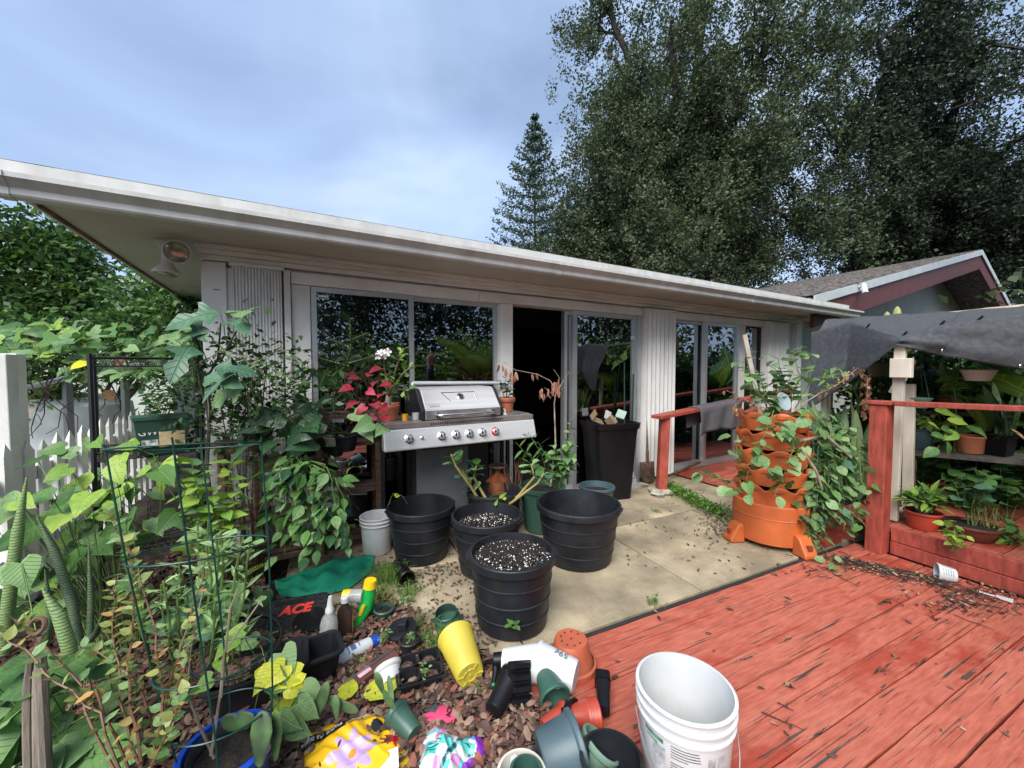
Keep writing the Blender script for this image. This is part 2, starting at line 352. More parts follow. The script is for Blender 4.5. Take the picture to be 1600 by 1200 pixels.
def rosette(root, base, n, L_, lm, elev=(20, 80), sx=1., name='leaf', rad=.01):
    base = Vector(base)
    for i in range(n):
        a = i * 2.4 + random.uniform(-.3, .3); e = R(elev[1] + (elev[0] - elev[1]) * i / max(1, n - 1) + random.uniform(-7, 7))
        d = Vector((math.cos(a) * math.cos(e), math.sin(a) * math.cos(e), math.sin(e)))
        link(name, random.choice(lm) if isinstance(lm, list) else lm, root, lmat(base + Vector((math.cos(a), math.sin(a), 0)) * rad, d, U3 if e < 1.4 else Vector((math.cos(a), math.sin(a), .2)), L_ * random.uniform(.75, 1.1), 0, sx))
def vine(root, ctrl, lm, spacing, size, smat=None, r=.003, droop=.2, jit=.02):
    pts = []
    ctrl = [Vector(c) for c in ctrl]
    for a, b in zip(ctrl[:-1], ctrl[1:]):
        n = max(2, int((b - a).length / .06))
        for i in range(n): pts.append(a.lerp(b, i / n) + rv(jit * .5))
    pts.append(ctrl[-1]); stem(root, pts, r, r * .6, smat or M_GSTEM, 4, 'vine_stem')
    ln = sum((b - a).length for a, b in zip(pts[:-1], pts[1:])); n = max(2, int(ln / spacing))
    for i in range(n):
        p, d = along(pts, (i + .5) / n); s = d.cross(U3)
        s = s.normalized() if s.length > 1e-3 else Vector((1, 0, 0))
        q = s * random.choice((-1, 1)) + d * random.uniform(-.2, .5) + Vector((0, 0, -droop)) + rv(.4); q.normalize()
        pp = p + q * size * .35 + rv(jit); leaf_on(root, random.choice(lm) if isinstance(lm, list) else lm, pp, q, size * random.uniform(.6, 1.15))
def frondmesh(mat, n=22, w=.16, curl=.35, lw=.022):
    """a fern frond: rachis and opposite leaflets, one piece"""
    mb = MB(); ax = [Vector((0, t, .25 * t - curl * t * t)) for t in [i / 10 for i in range(11)]]
    mb.tube(ax, [.008 * (1 - .8 * i / 10) for i in range(11)], 4)
    for i in range(n):
        t = .08 + .9 * i / n; p, d = along(ax, t); l = w * math.sin(math.pi * min(1, .18 + .82 * (1 - t)) ** .9) * (1 - .6 * t) + .02
        for s in (-1, 1):
            q = Vector((s, .35, -.15)).normalized(); e = d * lw * .5
            mb.add([p - e, p + q * l * .6 - e * 1.3, p + q * l, p + q * l * .6 + e * 1.3, p + e], [(0, 1, 2, 3, 4)])
    return mb.mesh('frond', mat)
def scatter(tv, tf, pos, nrm, siz, spin=None, aspect=1.):
    """copies of a leaf template as arrays; nrm gives leaf normals"""
    n = len(pos); tv = np.asarray(tv, float); tf = np.asarray(tf)
    z = nrm / (np.linalg.norm(nrm, axis=1, keepdims=True) + 1e-9)
    a = rng.normal(size=(n, 3)); x = a - z * (a * z).sum(1, keepdims=True); x /= (np.linalg.norm(x, axis=1, keepdims=True) + 1e-9); y = np.cross(z, x)
    V = pos[:, None, :] + siz[:, None, None] * (tv[None, :, 0:1] * x[:, None] * aspect + tv[None, :, 1:2] * y[:, None] + tv[None, :, 2:3] * z[:, None])
    Q = tf[None] + (np.arange(n) * len(tv))[:, None, None]
    return V.reshape(-1, 3), Q.reshape(-1, tf.shape[1])
LT_V = [(0, 0, 0), (-.28, .45, .06), (0, 1, -.12), (.28, .45, .06)]; LT_F = [(0, 3, 2, 1)]
def crown(name, pos, size, mats, parent, mi=None, upw=.35, smin=.6):
    n = len(pos); nr = rng.normal(size=(n, 3)); nr[:, 2] = np.abs(nr[:, 2]) + upw
    V, Q = scatter(LT_V, LT_F, pos, nr, size * rng.uniform(smin, 1.25, n))
    mm = rng.integers(0, len(mats), n) if mi is None else mi
    return link(name, bigmesh(name, V, Q, mats, mm), parent)
def blobs(centres, radii, n, shell=.55):
    """points in clumps, denser toward the clumps' outside"""
    k = rng.integers(0, len(centres), n); d = rng.normal(size=(n, 3)); d /= np.linalg.norm(d, axis=1, keepdims=True)
    r = rng.random(n) ** (1 / 3.) * (1 - shell) + shell * rng.random(n) ** .25
    return centres[k] + d * (r[:, None] * radii[k])
# ================================================================== THE SETTING
def nodes(name):
    m = bpy.data.materials.new(name); m.use_nodes = True; n = m.node_tree; n.nodes.clear(); return m, n, n.links.new
def planks_mat():
    m, n, l = nodes('peeling_red_paint')
    o = n.nodes.new('ShaderNodeOutputMaterial'); b = n.nodes.new('ShaderNodeBsdfPrincipled'); l(b.outputs[0], o.inputs[0])
    t = n.nodes.new('ShaderNodeTexCoord'); oi = n.nodes.new('ShaderNodeObjectInfo')
    k = n.nodes.new('ShaderNodeMath'); k.operation = 'MULTIPLY'; k.inputs[1].default_value = 61.; l(oi.outputs['Random'], k.inputs[0])
    cx = n.nodes.new('ShaderNodeCombineXYZ')
    for i in range(3): l(k.outputs[0], cx.inputs[i])
    def noise(scale, stretch, det=6, rough=.6):
        g = n.nodes.new('ShaderNodeMapping'); g.inputs['Scale'].default_value = stretch; l(t.outputs['Object'], g.inputs['Vector']); l(cx.outputs[0], g.inputs['Location'])
        a = n.nodes.new('ShaderNodeTexNoise'); a.inputs['Scale'].default_value = scale; a.inputs['Detail'].default_value = det; a.inputs['Roughness'].default_value = rough; l(g.outputs[0], a.inputs['Vector']); return a.outputs[0]
    def rng_(x, a, b_, c=0., d=1.):
        r = n.nodes.new('ShaderNodeMapRange'); r.inputs[1].default_value = a; r.inputs[2].default_value = b_; r.inputs[3].default_value = c; r.inputs[4].default_value = d; l(x, r.inputs[0]); return r.outputs[0]
    def mix(f, a, b_):
        q = n.nodes.new('ShaderNodeMix'); q.data_type = 'RGBA'
        for s, x in ((0, f), (6, a), (7, b_)):
            if isinstance(x, tuple): q.inputs[s].default_value = (*x, 1)
            else: l(x, q.inputs[s])
        return q.outputs[2]
    fine = noise(7, (1.2, 9, 9)); big = noise(2.2, (.7, 1.6, 1)); wet = noise(1.6, (1, 1.5, 1), 4); crack = noise(3.2, (.55, 17, 17), 3, .55); peel = noise(1.9, (.8, 5, 5), 8, .68); fleck = noise(40, (1, 2.2, 2), 3)
    c = mix(rng_(fine, .35, .68), (.33, .075, .047), (.465, .133, .086)); c = mix(rng_(big, .5, .75, 0, .5), c, (.51, .195, .135))
    wm = rng_(wet, .55, .63); c = mix(rng_(wm, 0, 1, 0, .7), c, (.30, .04, .024))
    crack2 = noise(5., (.4, 30, 30), 2, .5); ck0 = rng_(crack, .325, .345, 1, 0); ck1 = rng_(crack2, .33, .35, .85, 0); ckm = n.nodes.new('ShaderNodeMath'); ckm.operation = 'MAXIMUM'; l(ck0, ckm.inputs[0]); l(ck1, ckm.inputs[1]); ck = ckm.outputs[0]; pk = rng_(peel, .648, .656, 0, 1); fk = rng_(fleck, .735, .75, 0, 1)
    mxn = n.nodes.new('ShaderNodeMath'); mxn.operation = 'MAXIMUM'; l(ck, mxn.inputs[0]); l(pk, mxn.inputs[1])
    mx2 = n.nodes.new('ShaderNodeMath'); mx2.operation = 'MAXIMUM'; l(mxn.outputs[0], mx2.inputs[0]); l(fk, mx2.inputs[1])
    c = mix(mx2.outputs[0], c, mix(rng_(fine, .3, .7), (.03, .024, .02), (.10, .075, .06)))
    l(c, b.inputs['Base Color']); l(rng_(wm, 0, 1, .62, .3), b.inputs['Roughness']); b.inputs['Specular IOR Level'].default_value = .35
    bp = n.nodes.new('ShaderNodeBump'); bp.inputs['Strength'].default_value = .5; bp.inputs['Distance'].default_value = .004
    iv = n.nodes.new('ShaderNodeMath'); iv.operation = 'SUBTRACT'; iv.inputs[0].default_value = 1.; l(mx2.outputs[0], iv.inputs[1])
    ad = n.nodes.new('ShaderNodeMath'); ad.operation = 'MULTIPLY_ADD'; ad.inputs[1].default_value = .5; l(fine, ad.inputs[0]); l(iv.outputs[0], ad.inputs[2])
    l(ad.outputs[0], bp.inputs['Height']); l(bp.outputs[0], b.inputs['Normal'])
    return m
M_DECK = planks_mat()
M_REDW = P('red_painted_wood', (.36, .068, .045), .55, .18, 5, bump=.2, bscale=40, stretch=(2, 6, 1.5), dirt=.35, dcol=(.16, .035, .025))
M_EARTH = P('earth', (.045, .032, .024), .95, .35, 7, bump=.7, bscale=25, dirt=.4, dcol=(.09, .055, .04))
M_LAWN = P('far_lawn', (.05, .075, .025), .95, .3, 3, bump=.6)
M_CONC = P('stained_concrete', (.40, .33, .22), .85, .2, 3.0, bump=.35, bscale=110, dirt=.8, dcol=(.115, .092, .06), dlo=.44, dhi=.72)
M_GAP = P('joint_dirt', (.02, .017, .013), .95)

tag(link('ground', MB().box(-140, 140, -140, 140, -.4, -.045).mesh('ground', M_EARTH)), '', '', kind='structure')
# --- concrete paving: separate slabs with open joints
pav = thing('patio_paving', '', '', D0, TD, kind='structure')
XJ = [-3.62, -2.42, -1.135, .02, 1.15, 2.3]; YJ = [.03, 1.10, 2.2, 3.3]
for i in range(len(XJ) - 1):
    for j in range(len(YJ) - 1):
        if i == 4 and j == 0: continue
        mb = MB(); x0, x1, y0, y1 = XJ[i] + .006, XJ[i + 1] - .006, YJ[j] + .006, YJ[j + 1] - .006
        h = random.uniform(-.004, .003); mb.box(x0, x1, y0, y1, -.09, h); mb.build('concrete_slab', M_CONC, pav, bevel=.006)
# --- lower deck: planks
dk = thing('deck', '', '', D0, TD, kind='structure')
bw = .142; y = -.02; nb = 0
DX0, DX1 = -2.66, .60
while y > -3.6:
    cuts = [DX0 + random.uniform(-.015, .015)]
    if nb % 3 == 1: cuts.append(random.choice((-1.45, -.82, -.2)) + random.uniform(-.05, .05))
    cuts.append(DX1)
    for a, b in zip(cuts[:-1], cuts[1:]):
        L_ = b - a - .004; wv = bw - random.uniform(.002, .006)
        if nb in (8, 9) : wv -= .004
        mb = MB(); nseg = max(2, int(L_ / .16))
        # slightly worn, uneven plank edges
        v = []; f = []
        e0 = [random.uniform(-.0025, .0012) for _ in range(nseg + 1)]; e1 = [random.uniform(-.0012, .0025) for _ in range(nseg + 1)]
        for q in range(nseg + 1):
            x = -L_ / 2 + L_ * q / nseg; lo = -wv / 2 + e1[q]; hi = wv / 2 + e0[q]
            v += [(x, lo, -.03), (x, lo, -.004), (x, lo + .0025, 0), (x, hi - .0025, 0), (x, hi, -.004), (x, hi, -.03)]
        for q in range(nseg):
            for s in range(5): f.append((q * 6 + s, (q + 1) * 6 + s, (q + 1) * 6 + s + 1, q * 6 + s + 1))
        f += [tuple(range(6)), tuple(nseg * 6 + s for s in range(5, -1, -1))]
        mb.add(v, f); mb.build('plank', M_DECK, dk, M=Matrix.Translation(((a + b) / 2, y - bw / 2, random.uniform(-.002, .004))) @ Matrix.Rotation(random.uniform(-.006, .006), 4, 'X'))
    y -= bw; nb += 1
for x in (DX0 + .08, -1.7, -.9, -.1, DX1 - .08): B('joist', M_GAP, dk, x - .02, x + .02, -3.5, -.03, -.1445, -.034)
B('edge_trim', P('black_edging', (.02, .02, .02), .8), dk, -2.62, .45, -.014, .012, -.03, -.002)
# --- raised deck behind the low board
rd = thing('raised_deck', '', '', D0, TD, kind='structure')
for i in range(16): MB().box(.70, 4.6, -2.9 + i * .195, -2.9 + i * .195 + .188, .15, .185).build('plank', M_DECK, rd)
for i, (z0, z1) in enumerate(((.002, .098), (.103, .215))): MB().box(.625 + i * .006, .668, -3.1, -.235, z0, z1).build('board', M_REDW, rd, bevel=.004)
# step boards left of the post
for x0, x1, y0, y1, z0, z1 in ((.12, .52, .03, .36, .0, .07), (.20, .62, .37, .62, .0, .16), (.625, .665, .0, .75, .0, .18)): B('board', M_REDW, rd, x0, x1, y0, y1, z0, z1, .004)
# --- small platform before the right slider
pf = thing('door_platform', '', '', H(0, 0), TH, kind='structure')
for i in range(7): MB().box(-.02, 2.6, -1.05 + i * .142, -1.05 + i * .142 + .136, .02, .06).build('plank', M_DECK, pf)
B('edge_board', M_REDW, pf, -.02, 2.6, -1.08, -1.055, .003, .058)

# ================================================================== THE HOUSE
hs = thing('house', 'low white bungalow with long eave, gutter and glass sliding doors', 'house', P0, TH)
def hb(name, mat, x0, x1, y0, y1, z0, z1, par=hs, bevel=0.): return B(name, mat, par, x0, x1, y0, y1, z0, z1, bevel)
hb('corner_pillar', M_WHITE, -5.05, -4.905, -.02, .16, 0, 2.21, bevel=.006)
hb('pillar_board', M_WHITE, -4.905, -4.87, .0, .16, 0, 2.18)
hb('wall_panel', M_WHITE, -4.87, -4.545, .05, .16, 0, 2.2)
hb('trim_board', M_WHITE, -4.545, -4.50, -.05, .10, 0, 2.2, bevel=.004)
hb('jamb_post', M_WHITE, -4.496, -4.365, -.015, .14, 0, 2.1, bevel=.004)
for a, b in ((-4.496, -2.9), (-2.897, -.66), (-.06, 1.4), (1.403, 2.1)): hb('header_beam', M_WHITE, a, b, -.03, .14, 2.103, 2.195, bevel=.004)
hb('header_back', M_WHITE, -4.9, 3.3, .02, .16, 2.2, 2.33)
hb('moulding', M_WHITE, -5.055, 3.3, -.05, .02, 2.215, 2.25, bevel=.004); hb('moulding', M_WHITE, -5.06, 3.3, -.085, .015, 2.251, 2.283, bevel=.004); hb('moulding', M_WHITE, -5.07, 3.3, -.12, .01, 2.284, 2.312, bevel=.004)
hb('threshold', M_ALU, -4.365, -2.66, -.02, .12, .0, .045)
hb('post', M_WHITE, -2.66, -2.52, -.02, .14, 0, 2.1, bevel=.004)
hb('post', M_ALU, -.715, -.655, -.01, .12, 0, 2.1)
hb('post', M_WHITE, 1.42, 1.60, -.01, .14, 0, 2.1, bevel=.004)
hb('wall_panel', M_WHITE, -.655, -.05, .06, .16, 0, 2.2)
hb('wall_panel', M_WHITE, 2.1, 3.12, .06, .16, 0, 2.2)
hb('corner_post', M_WHITE, 3.12, 3.28, -.02, .14, 0, 2.21, bevel=.004)
hb('side_wall', M_WALLG, -5.045, -4.9, .165, 7, 0, 2.3)
hb('threshold', M_ALU, -2.52, -.715, -.02, .12, .0, .045); hb('threshold', M_ALU, -.05, 1.42, -.06, .12, .062, .085)
# dark room behind the glass
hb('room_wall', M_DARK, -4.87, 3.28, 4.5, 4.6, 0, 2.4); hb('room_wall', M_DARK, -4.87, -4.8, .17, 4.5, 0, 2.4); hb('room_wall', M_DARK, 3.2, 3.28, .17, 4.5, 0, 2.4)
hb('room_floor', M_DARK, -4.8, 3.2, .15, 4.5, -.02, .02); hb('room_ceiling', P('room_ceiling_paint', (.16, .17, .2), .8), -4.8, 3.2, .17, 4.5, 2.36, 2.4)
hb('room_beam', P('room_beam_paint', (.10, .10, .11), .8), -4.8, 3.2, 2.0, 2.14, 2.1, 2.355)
def glass(name='window_glass', tint=(.10, .12, .13), f0=.18):
    m, n, l = nodes(name); o = n.nodes.new('ShaderNodeOutputMaterial')
    tr = n.nodes.new('ShaderNodeBsdfTransparent'); tr.inputs[0].default_value = (*tint, 1)
    gl = n.nodes.new('ShaderNodeBsdfGlossy'); gl.inputs['Roughness'].default_value = .0; gl.inputs[0].default_value = (.93, .97, 1, 1)
    lw = n.nodes.new('ShaderNodeLayerWeight'); lw.inputs[0].default_value = .5
    pw = n.nodes.new('ShaderNodeMath'); pw.operation = 'POWER'; pw.inputs[1].default_value = 3.; l(lw.outputs['Facing'], pw.inputs[0])
    mr = n.nodes.new('ShaderNodeMapRange'); mr.inputs[3].default_value = f0; mr.inputs[4].default_value = .9; l(pw.outputs[0], mr.inputs[0])
    ms = n.nodes.new('ShaderNodeMixShader'); l(mr.outputs[0], ms.inputs[0]); l(tr.outputs[0], ms.inputs[1]); l(gl.outputs[0], ms.inputs[2]); l(ms.outputs[0], o.inputs[0]); return m
M_GLASS = glass(f0=.26)
def sash(name, x0, x1, z0, z1, y=.03, w=.035, frame_mat=M_ALU, d=.03):
    mb = MB(); mb.box(x0, x0 + w, y - d, y + d, z0, z1); mb.box(x1 - w, x1, y - d, y + d, z0, z1)
    mb.box(x0 + w, x1 - w, y - d, y + d, z1 - w, z1); mb.box(x0 + w, x1 - w, y - d, y + d, z0, z0 + w)
    fr = mb.build(name, frame_mat, hs)
    B('pane', M_GLASS, fr, x0 + w + .001, x1 - w - .001, y - .003, y + .003, z0 + w + .001, z1 - w - .001); return fr
w1 = sash('sliding_door', -4.36, -3.535, .047, 2.1, .02, .04, d=.02); sash('sliding_door', -3.575, -2.662, .047, 2.1, .07, .04, d=.02)
st = P('sticker_white', (.75, .75, .74), .5)
B('sticker', st, w1, -4.31, -4.23, .0125, .0155, 2.01, 2.038); B('sticker_print', M_BLKM, w1, -4.303, -4.237, .0105, .0122, 2.015, 2.022)
sash('sliding_door', -1.715, -.72, .047, 2.1, .035, .05)
sash('sliding_door', -1.80, -1.66, .047, 2.1, .10, .045)
sash('sliding_door', -.048, .68, .087, 2.1, .065, .04); s2 = sash('sliding_door', .60, 1.40, .087, 2.1, .0, .05)
sash('window', 1.605, 2.1, .4, 2.1, .06, .02, M_BLKM)
hb('wall', M_WHITE, 1.6, 2.1, .04, .14, 0, .398)
B('sticker', st, hs, -.83, -.765, -.002, .001, 1.80, 1.845)
# folded accordion shutters
def shutter(x0, x1, z0, z1, n, dep):
    s = thing('accordion_shutter', None, None); s.parent = hs
    B('head_track', M_SHUT, s, x0 - .02, x1 + .02, -dep - .02, .055, z1, z1 + .022)
    p = (x1 - x0) / n; a = MB()
    a.prism([(0, 0)] * 0 or [(-dep, 0), (-dep + .01, 0), (.03, 0), (.03, .001), (-dep, .001)], 0, 1)
    for i in range(n):
        mb = MB(); xa = x0 + p * i; q = .0022
        for k, (u0, u1) in enumerate((((xa, -dep), (xa + p * .5, -dep + .012)), ((xa + p * .5, -dep + .012), (xa + p, -dep)))):
            mb.bar(Vector((*u0, (z0 + z1) / 2)), Vector((*u1, (z0 + z1) / 2)), z1 - z0, .003, up=Vector((0, 1, 0)) if 0 else Vector((u1[1] - u0[1], -(u1[0] - u0[0]), 0)))
        mb.box(xa - .003, xa + .003, -dep - .004, .04, z0, z1)
        mb.build('slat', M_SHUT, s)
    return s
shutter(-4.86, -4.56, .05, 2.185, 15, .06)
shutter(-.63, -.09, .05, 2.17, 7, .075)
shutter(2.12, 2.75, .05, 2.17, 8, .07)
# roof, soffit, fascia, gutter
EX0, EX1, EY = -5.86, 3.72, -.57; SX0 = -5.66
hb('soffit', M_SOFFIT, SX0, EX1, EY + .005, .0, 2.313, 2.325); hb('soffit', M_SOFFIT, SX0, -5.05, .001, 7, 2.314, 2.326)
rf = MB(); rf.prism([(EY - .03, 2.475), (8.0, 3.05), (8.0, 2.95), (EY - .03, 2.462)], EX0 - .02, 3.55); rf.build('roof', M_ROOF, hs)
hb('fascia', M_FASCIA, EX0, EX1 - .3, EY - .025, EY, 2.31, 2.46, bevel=.003)
hb('drip_edge', M_FASCIA, EX0 - .015, EX1 - .28, EY - .045, EY - .027, 2.405, 2.466)
hb('rake_board', M_FASCIA, SX0 - .02, SX0, EY, 7, 2.30, 2.40)
hb('rake_board_stain', P('stained_board', (.20, .09, .05), .8, .3), SX0 + .001, SX0 + .02, EY + .1, 3.5, 2.296, 2.312)
prof = [(0, .0), (-.062, .0), (-.07, .01), (-.073, .04), (-.09, .055), (-.118, .075), (-.12, .098), (-.112, .1), (-.108, .083), (-.083, .064), (-.066, .044), (-.063, .012), (-.005, .012), (0, .1)]
seams = (EX0, -5.70, -2.41, .62, EX1)
for a, b in zip(seams[:-1], seams[1:]):
    g = MB(); g.prism([(EY - .026 + y, 2.282 + z) for y, z in prof], a + .003, b - .003); g.build('gutter', M_FASCIA, hs, True, sharp=25)
for x in seams[1:-1]: g = MB(); g.prism([(EY - .0255 + y * 1.05, 2.277 + z * 1.05) for y, z in prof[:8]] + [(EY - .03, 2.38)], x - .022, x + .022); g.build('gutter_joint', M_FASCIA, hs, True, sharp=25)
g = MB(); g.prism([(EY - .026 + y, 2.282 + z) for y, z in prof[:7]] + [(EY - .026, 2.38)], EX1 - .003, EX1 + .004); g.build('gutter_end_cap', M_FASCIA, hs)
# --- floodlights under the eave
def flood(name, label, x, y, z, heads, s=1.):
    t = thing(name, label, 'floodlight', H(x, y, z), TH, 'twin floodlights under the eave')
    MB().lathe([(.0, 0), (.075 * s, 0), (.075 * s, -.018 * s), (.06 * s, -.03 * s), (.05 * s, -.055 * s), (.03 * s, -.065 * s), (0, -.066 * s)], 20).build('base', M_CREAM, t, True)
    for d in heads:
        d = Vector(d).normalized(); q = d.to_track_quat('Z', 'X').to_matrix()
        o = Vector((0, 0, -.045 * s)) + Vector((d.x, d.y, 0)) * .03 * s + Vector((0, 0, -.01))
        h = MB().lathe([(.016 * s, 0), (.03 * s, .02 * s), (.033 * s, .055 * s), (.03 * s, .09 * s), (.042 * s, .115 * s), (.072 * s, .155 * s), (.078 * s, .165 * s), (.078 * s, .178 * s), (.07 * s, .178 * s), (.066 * s, .168 * s)], 22, o, 0, q, close=False).build('lamp_head', M_CREAM, t, True)
        MB().lathe([(0, .182 * s), (.03 * s, .181 * s), (.055 * s, .176 * s), (.069 * s, .168 * s)], 22, o, 0, q, close=False).build('lens', P('lamp_glass', (.45, .42, .36), .12, .2, 30, metal=.5), h, True)
    return t
flood('floodlight', 'weathered cream twin floodlight under the left eave, one lamp pointing down', -5.22, -.03 , 2.312, ((-.05, -.1, -1), (.38, -.86, -.30)))
flood('floodlight', 'small white twin floodlight at the right end of the eave beside the folded shutter', 2.95, -.16, 2.25, ((-.5, -.8, -.45), (.55, -.8, -.35)), .75)
# ================================================================== GABLED WING, NEIGHBOUR
wg = thing('house_wing', 'sage green gabled house wing with grey shingles and dark red rake boards', 'house', P0, TH)
RY = -.4
lx, lz = fac(1270, 464, RY); px_, pz_ = fac(1530, 392, RY); sl = (pz_ - lz) / (px_ - lx); rx = px_ + 8.5; rz_ = pz_ - 8.5 * .36
def roofslab(x0, z0, x1, z1, y0, y1, t, mat, name):
    MB().add([(x, y, z) for y in (y0, y1) for x, z in ((x0, z0), (x1, z1), (x1, z1 - t), (x0, z0 - t))], [(3, 2, 1, 0), (4, 5, 6, 7), (0, 1, 5, 4), (1, 2, 6, 5), (2, 3, 7, 6), (3, 0, 4, 7)]).build(name, mat, wg)
# shingle courses, stepped up the slope
nc = 46
for i in range(nc):
    a, b = i / nc, (i + 1.25) / nc
    roofslab(lx + (px_ - lx) * a - .05, lz + (pz_ - lz) * a + .03, lx + (px_ - lx) * min(1, b), lz + (pz_ - lz) * min(1, b) + .012, RY - .03, 12, .012, M_ROOF, 'shingle_course')
roofslab(lx, lz - .004, px_, pz_ - .004, RY + .03, 12, .05, M_SOFFIT, 'roof_deck'); roofslab(px_ + .002, pz_, rx, rz_, RY - .03, 12, .05, M_ROOF, 'roof_slope')
M_WTRIM = P('pale_blue_trim', (.47, .52, .54), .5, .05, dirt=.3, dcol=(.25, .26, .25))
roofslab(lx - .05, lz + .012, px_, pz_ + .02, RY - .06, RY - .031, .14, M_WTRIM, 'rake_trim'); roofslab(px_ + .002, pz_ + .02, rx, rz_ + .02, RY - .06, RY - .031, .14, M_WTRIM, 'rake_trim')
roofslab(lx, lz - .13, px_, pz_ - .12, RY - .02, RY + .028, .36, M_REDF, 'rake_board'); roofslab(px_ + .002, pz_ - .12, rx, rz_ - .12, RY - .02, RY + .028, .36, M_REDF, 'rake_board')
wy = .55
MB().add([(x, y, z) for y in (wy, wy + .15) for x, z in ((3.3, 0), (rx - .8, 0), (rx - .8, rz_ + .2), (px_, pz_ - .06), (3.3, lz + (3.3 - lx) * sl - .08))], [(0, 1, 2, 3, 4), (9, 8, 7, 6, 5), (0, 5, 6, 1), (1, 6, 7, 2), (2, 7, 8, 3), (3, 8, 9, 4), (4, 9, 5, 0)]).build('wall', M_WALLG, wg)
B('corner_board', M_WHITE, wg, 3.285, 3.42, .3, .549, 0, 2.3)
cx_, cz_ = fac(1348, 452, RY - .12)
t = thing('security_light', 'small silver security light on the red rake of the gabled wing', 'light', H(cx_, RY - .03, cz_), TH)
MB().tube([(0, .005, .05), (0, -.1, .06)], .02, 8).tube([(0, -.1, .085), (-.09, -.16, -.09)], [.035, .045], 10).build('lamp', P('silver_lamp', (.6, .6, .6), .3), t, True); B('bracket', M_BLKM, t, -.05, .05, -.03, .0, .0, .12)

nh = thing('neighbour_house', 'neighbouring house with red fascia and grey roof behind the left hedge', 'house', (0, 0, 0))
def nhp(px, py, y): return gd(px, py, y)
a = gd(-120, 440, 9.); b = gd(262, 433, 9.6); zf = 2.75
mb = MB(); p0 = gd(40, 440, 9.); p1 = gd(262, 440, 9.4); p0.z = p1.z = 3.05
e = (p1 - p0).normalized(); p0 = p0 - e * 8
MB().bar(p0, p1, .05, .22).build('fascia', P('neighbour_red', (.25, .03, .03), .6), nh)
q = e.cross(U3) * -1
if q.y < 0: q = -q
MB().add([p0 + U3 * .13 - q * .1, p1 + U3 * .13 - q * .1 + e * .2, p1 + U3 * 1.5 + q * 5 + e * .2, p0 + U3 * 1.5 + q * 5, p0 + U3 * .08 - q * .1, p1 + U3 * .08 - q * .1 + e * .2, p1 + U3 * 1.4 + q * 5 + e * .2, p0 + U3 * 1.4 + q * 5], [(0, 1, 2, 3), (7, 6, 5, 4), (0, 4, 5, 1), (1, 5, 6, 2), (2, 6, 7, 3), (3, 7, 4, 0)]).build('roof', P('pale_shingle', (.34, .34, .35), .9, .3, 12), nh)
w0, w1_ = p0 + q * .5, p1 + q * .5 - e * .3
MB().add([Vector((p.x, p.y, z)) for p in (w0, w1_, w1_ + q * 4, w0 + q * 4) for z in (0, 2.95)], [(0, 2, 3, 1), (2, 4, 5, 3), (4, 6, 7, 5), (6, 0, 1, 7)]).build('wall', M_WALLG, nh)

# ================================================================== TREES
LF_OAK = [leafmat('oak_leaf', (.062, .085, .046), (.03, .045, .028), .7, .2), leafmat('oak_leaf_light', (.085, .12, .045), (.04, .062, .028), .7, .28)]
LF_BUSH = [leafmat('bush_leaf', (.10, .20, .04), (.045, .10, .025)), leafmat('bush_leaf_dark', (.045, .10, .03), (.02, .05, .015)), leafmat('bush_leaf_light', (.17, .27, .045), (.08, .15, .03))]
def limb(p0, d, L_, r, n=9, wob=.25, up=0.):
    pts = [Vector(p0)]; d = Vector(d).normalized()
    for i in range(n):
        d = (d + rv(wob) * .45 + Vector((0, 0, up))).normalized(); pts.append(pts[-1] + d * L_ / n)
    return pts
def oak(name, label, base, h0, limbs, r0, leaf, nleaf, group, hang=.9, crad=(.55, 1.1), mats=LF_OAK, nsub=8, fill=None):
    t = thing(name, label, 'tree', base, group=group); base = Vector(base); cs = []
    tr = limb((0, 0, -.1), (.05, 0, 1), h0, r0, 6, .12); tb = MB(); tb.tube(tr, [r0 * (1.25 - .45 * i / 6) for i in range(7)], 10); tb.build('trunk', M_BARK, t, True)
    top = tr[-1]
    for (tx, ty, tz, rr) in limbs:
        tgt = Vector((tx, ty, tz)) - base; n = 9; pts = []
        for i in range(n + 1):
            u = i / n; p = top.lerp(tgt, u) + Vector((0, 0, .9 * math.sin(math.pi * u))); pts.append(p + (rv(.17) if 0 < i < n else Vector()))
        cs += [pts[k] + rv(.5) for k in (4, 5, 6, 7, 8, 9, 9)]
        MB().tube(pts, [rr * (1 - .8 * i / n) for i in range(n + 1)], 7).build('limb', M_BARK, t, True)
        for k in range(nsub):
            p, d = along(pts, random.uniform(.25, 1)); dd = (d * .6 + rv(1.)).normalized(); L_ = random.uniform(1.2, 2.8)
            sp = limb(p, dd, L_, .05, 6, .4, -.02); MB().tube(sp, [.055 * (1 - .85 * i / 6) for i in range(7)], 5, caps=False).build('branch', M_BARK, t, True)
            for j in (2, 3, 4, 5, 6):
                cs.append(sp[j] + rv(.35)); 
                if random.random() < hang: cs.append(sp[j] + rv(.3) + Vector((0, 0, -random.uniform(.4, 1.1))))
    if fill:
        for f in fill: cs.append(Vector(f) - base)
    C = np.array([tuple(c) for c in cs]); rad = np.stack([rng.uniform(*crad, len(C))] * 3, 1) * np.array([.8, .8, 1.0]) * .8
    # small sprays inside each clump so that crowns stay ragged
    sub = blobs(C, rad, max(10, nleaf // 30), .3); pos = sub[rng.integers(0, len(sub), nleaf)] + rng.normal(size=(nleaf, 3)) * np.array([.115, .115, .14])
    mi = (rng.random(nleaf) < .3).astype(int) if len(mats) == 2 else None
    crown('crown', pos, leaf, mats, t, mi, .2)
    return t
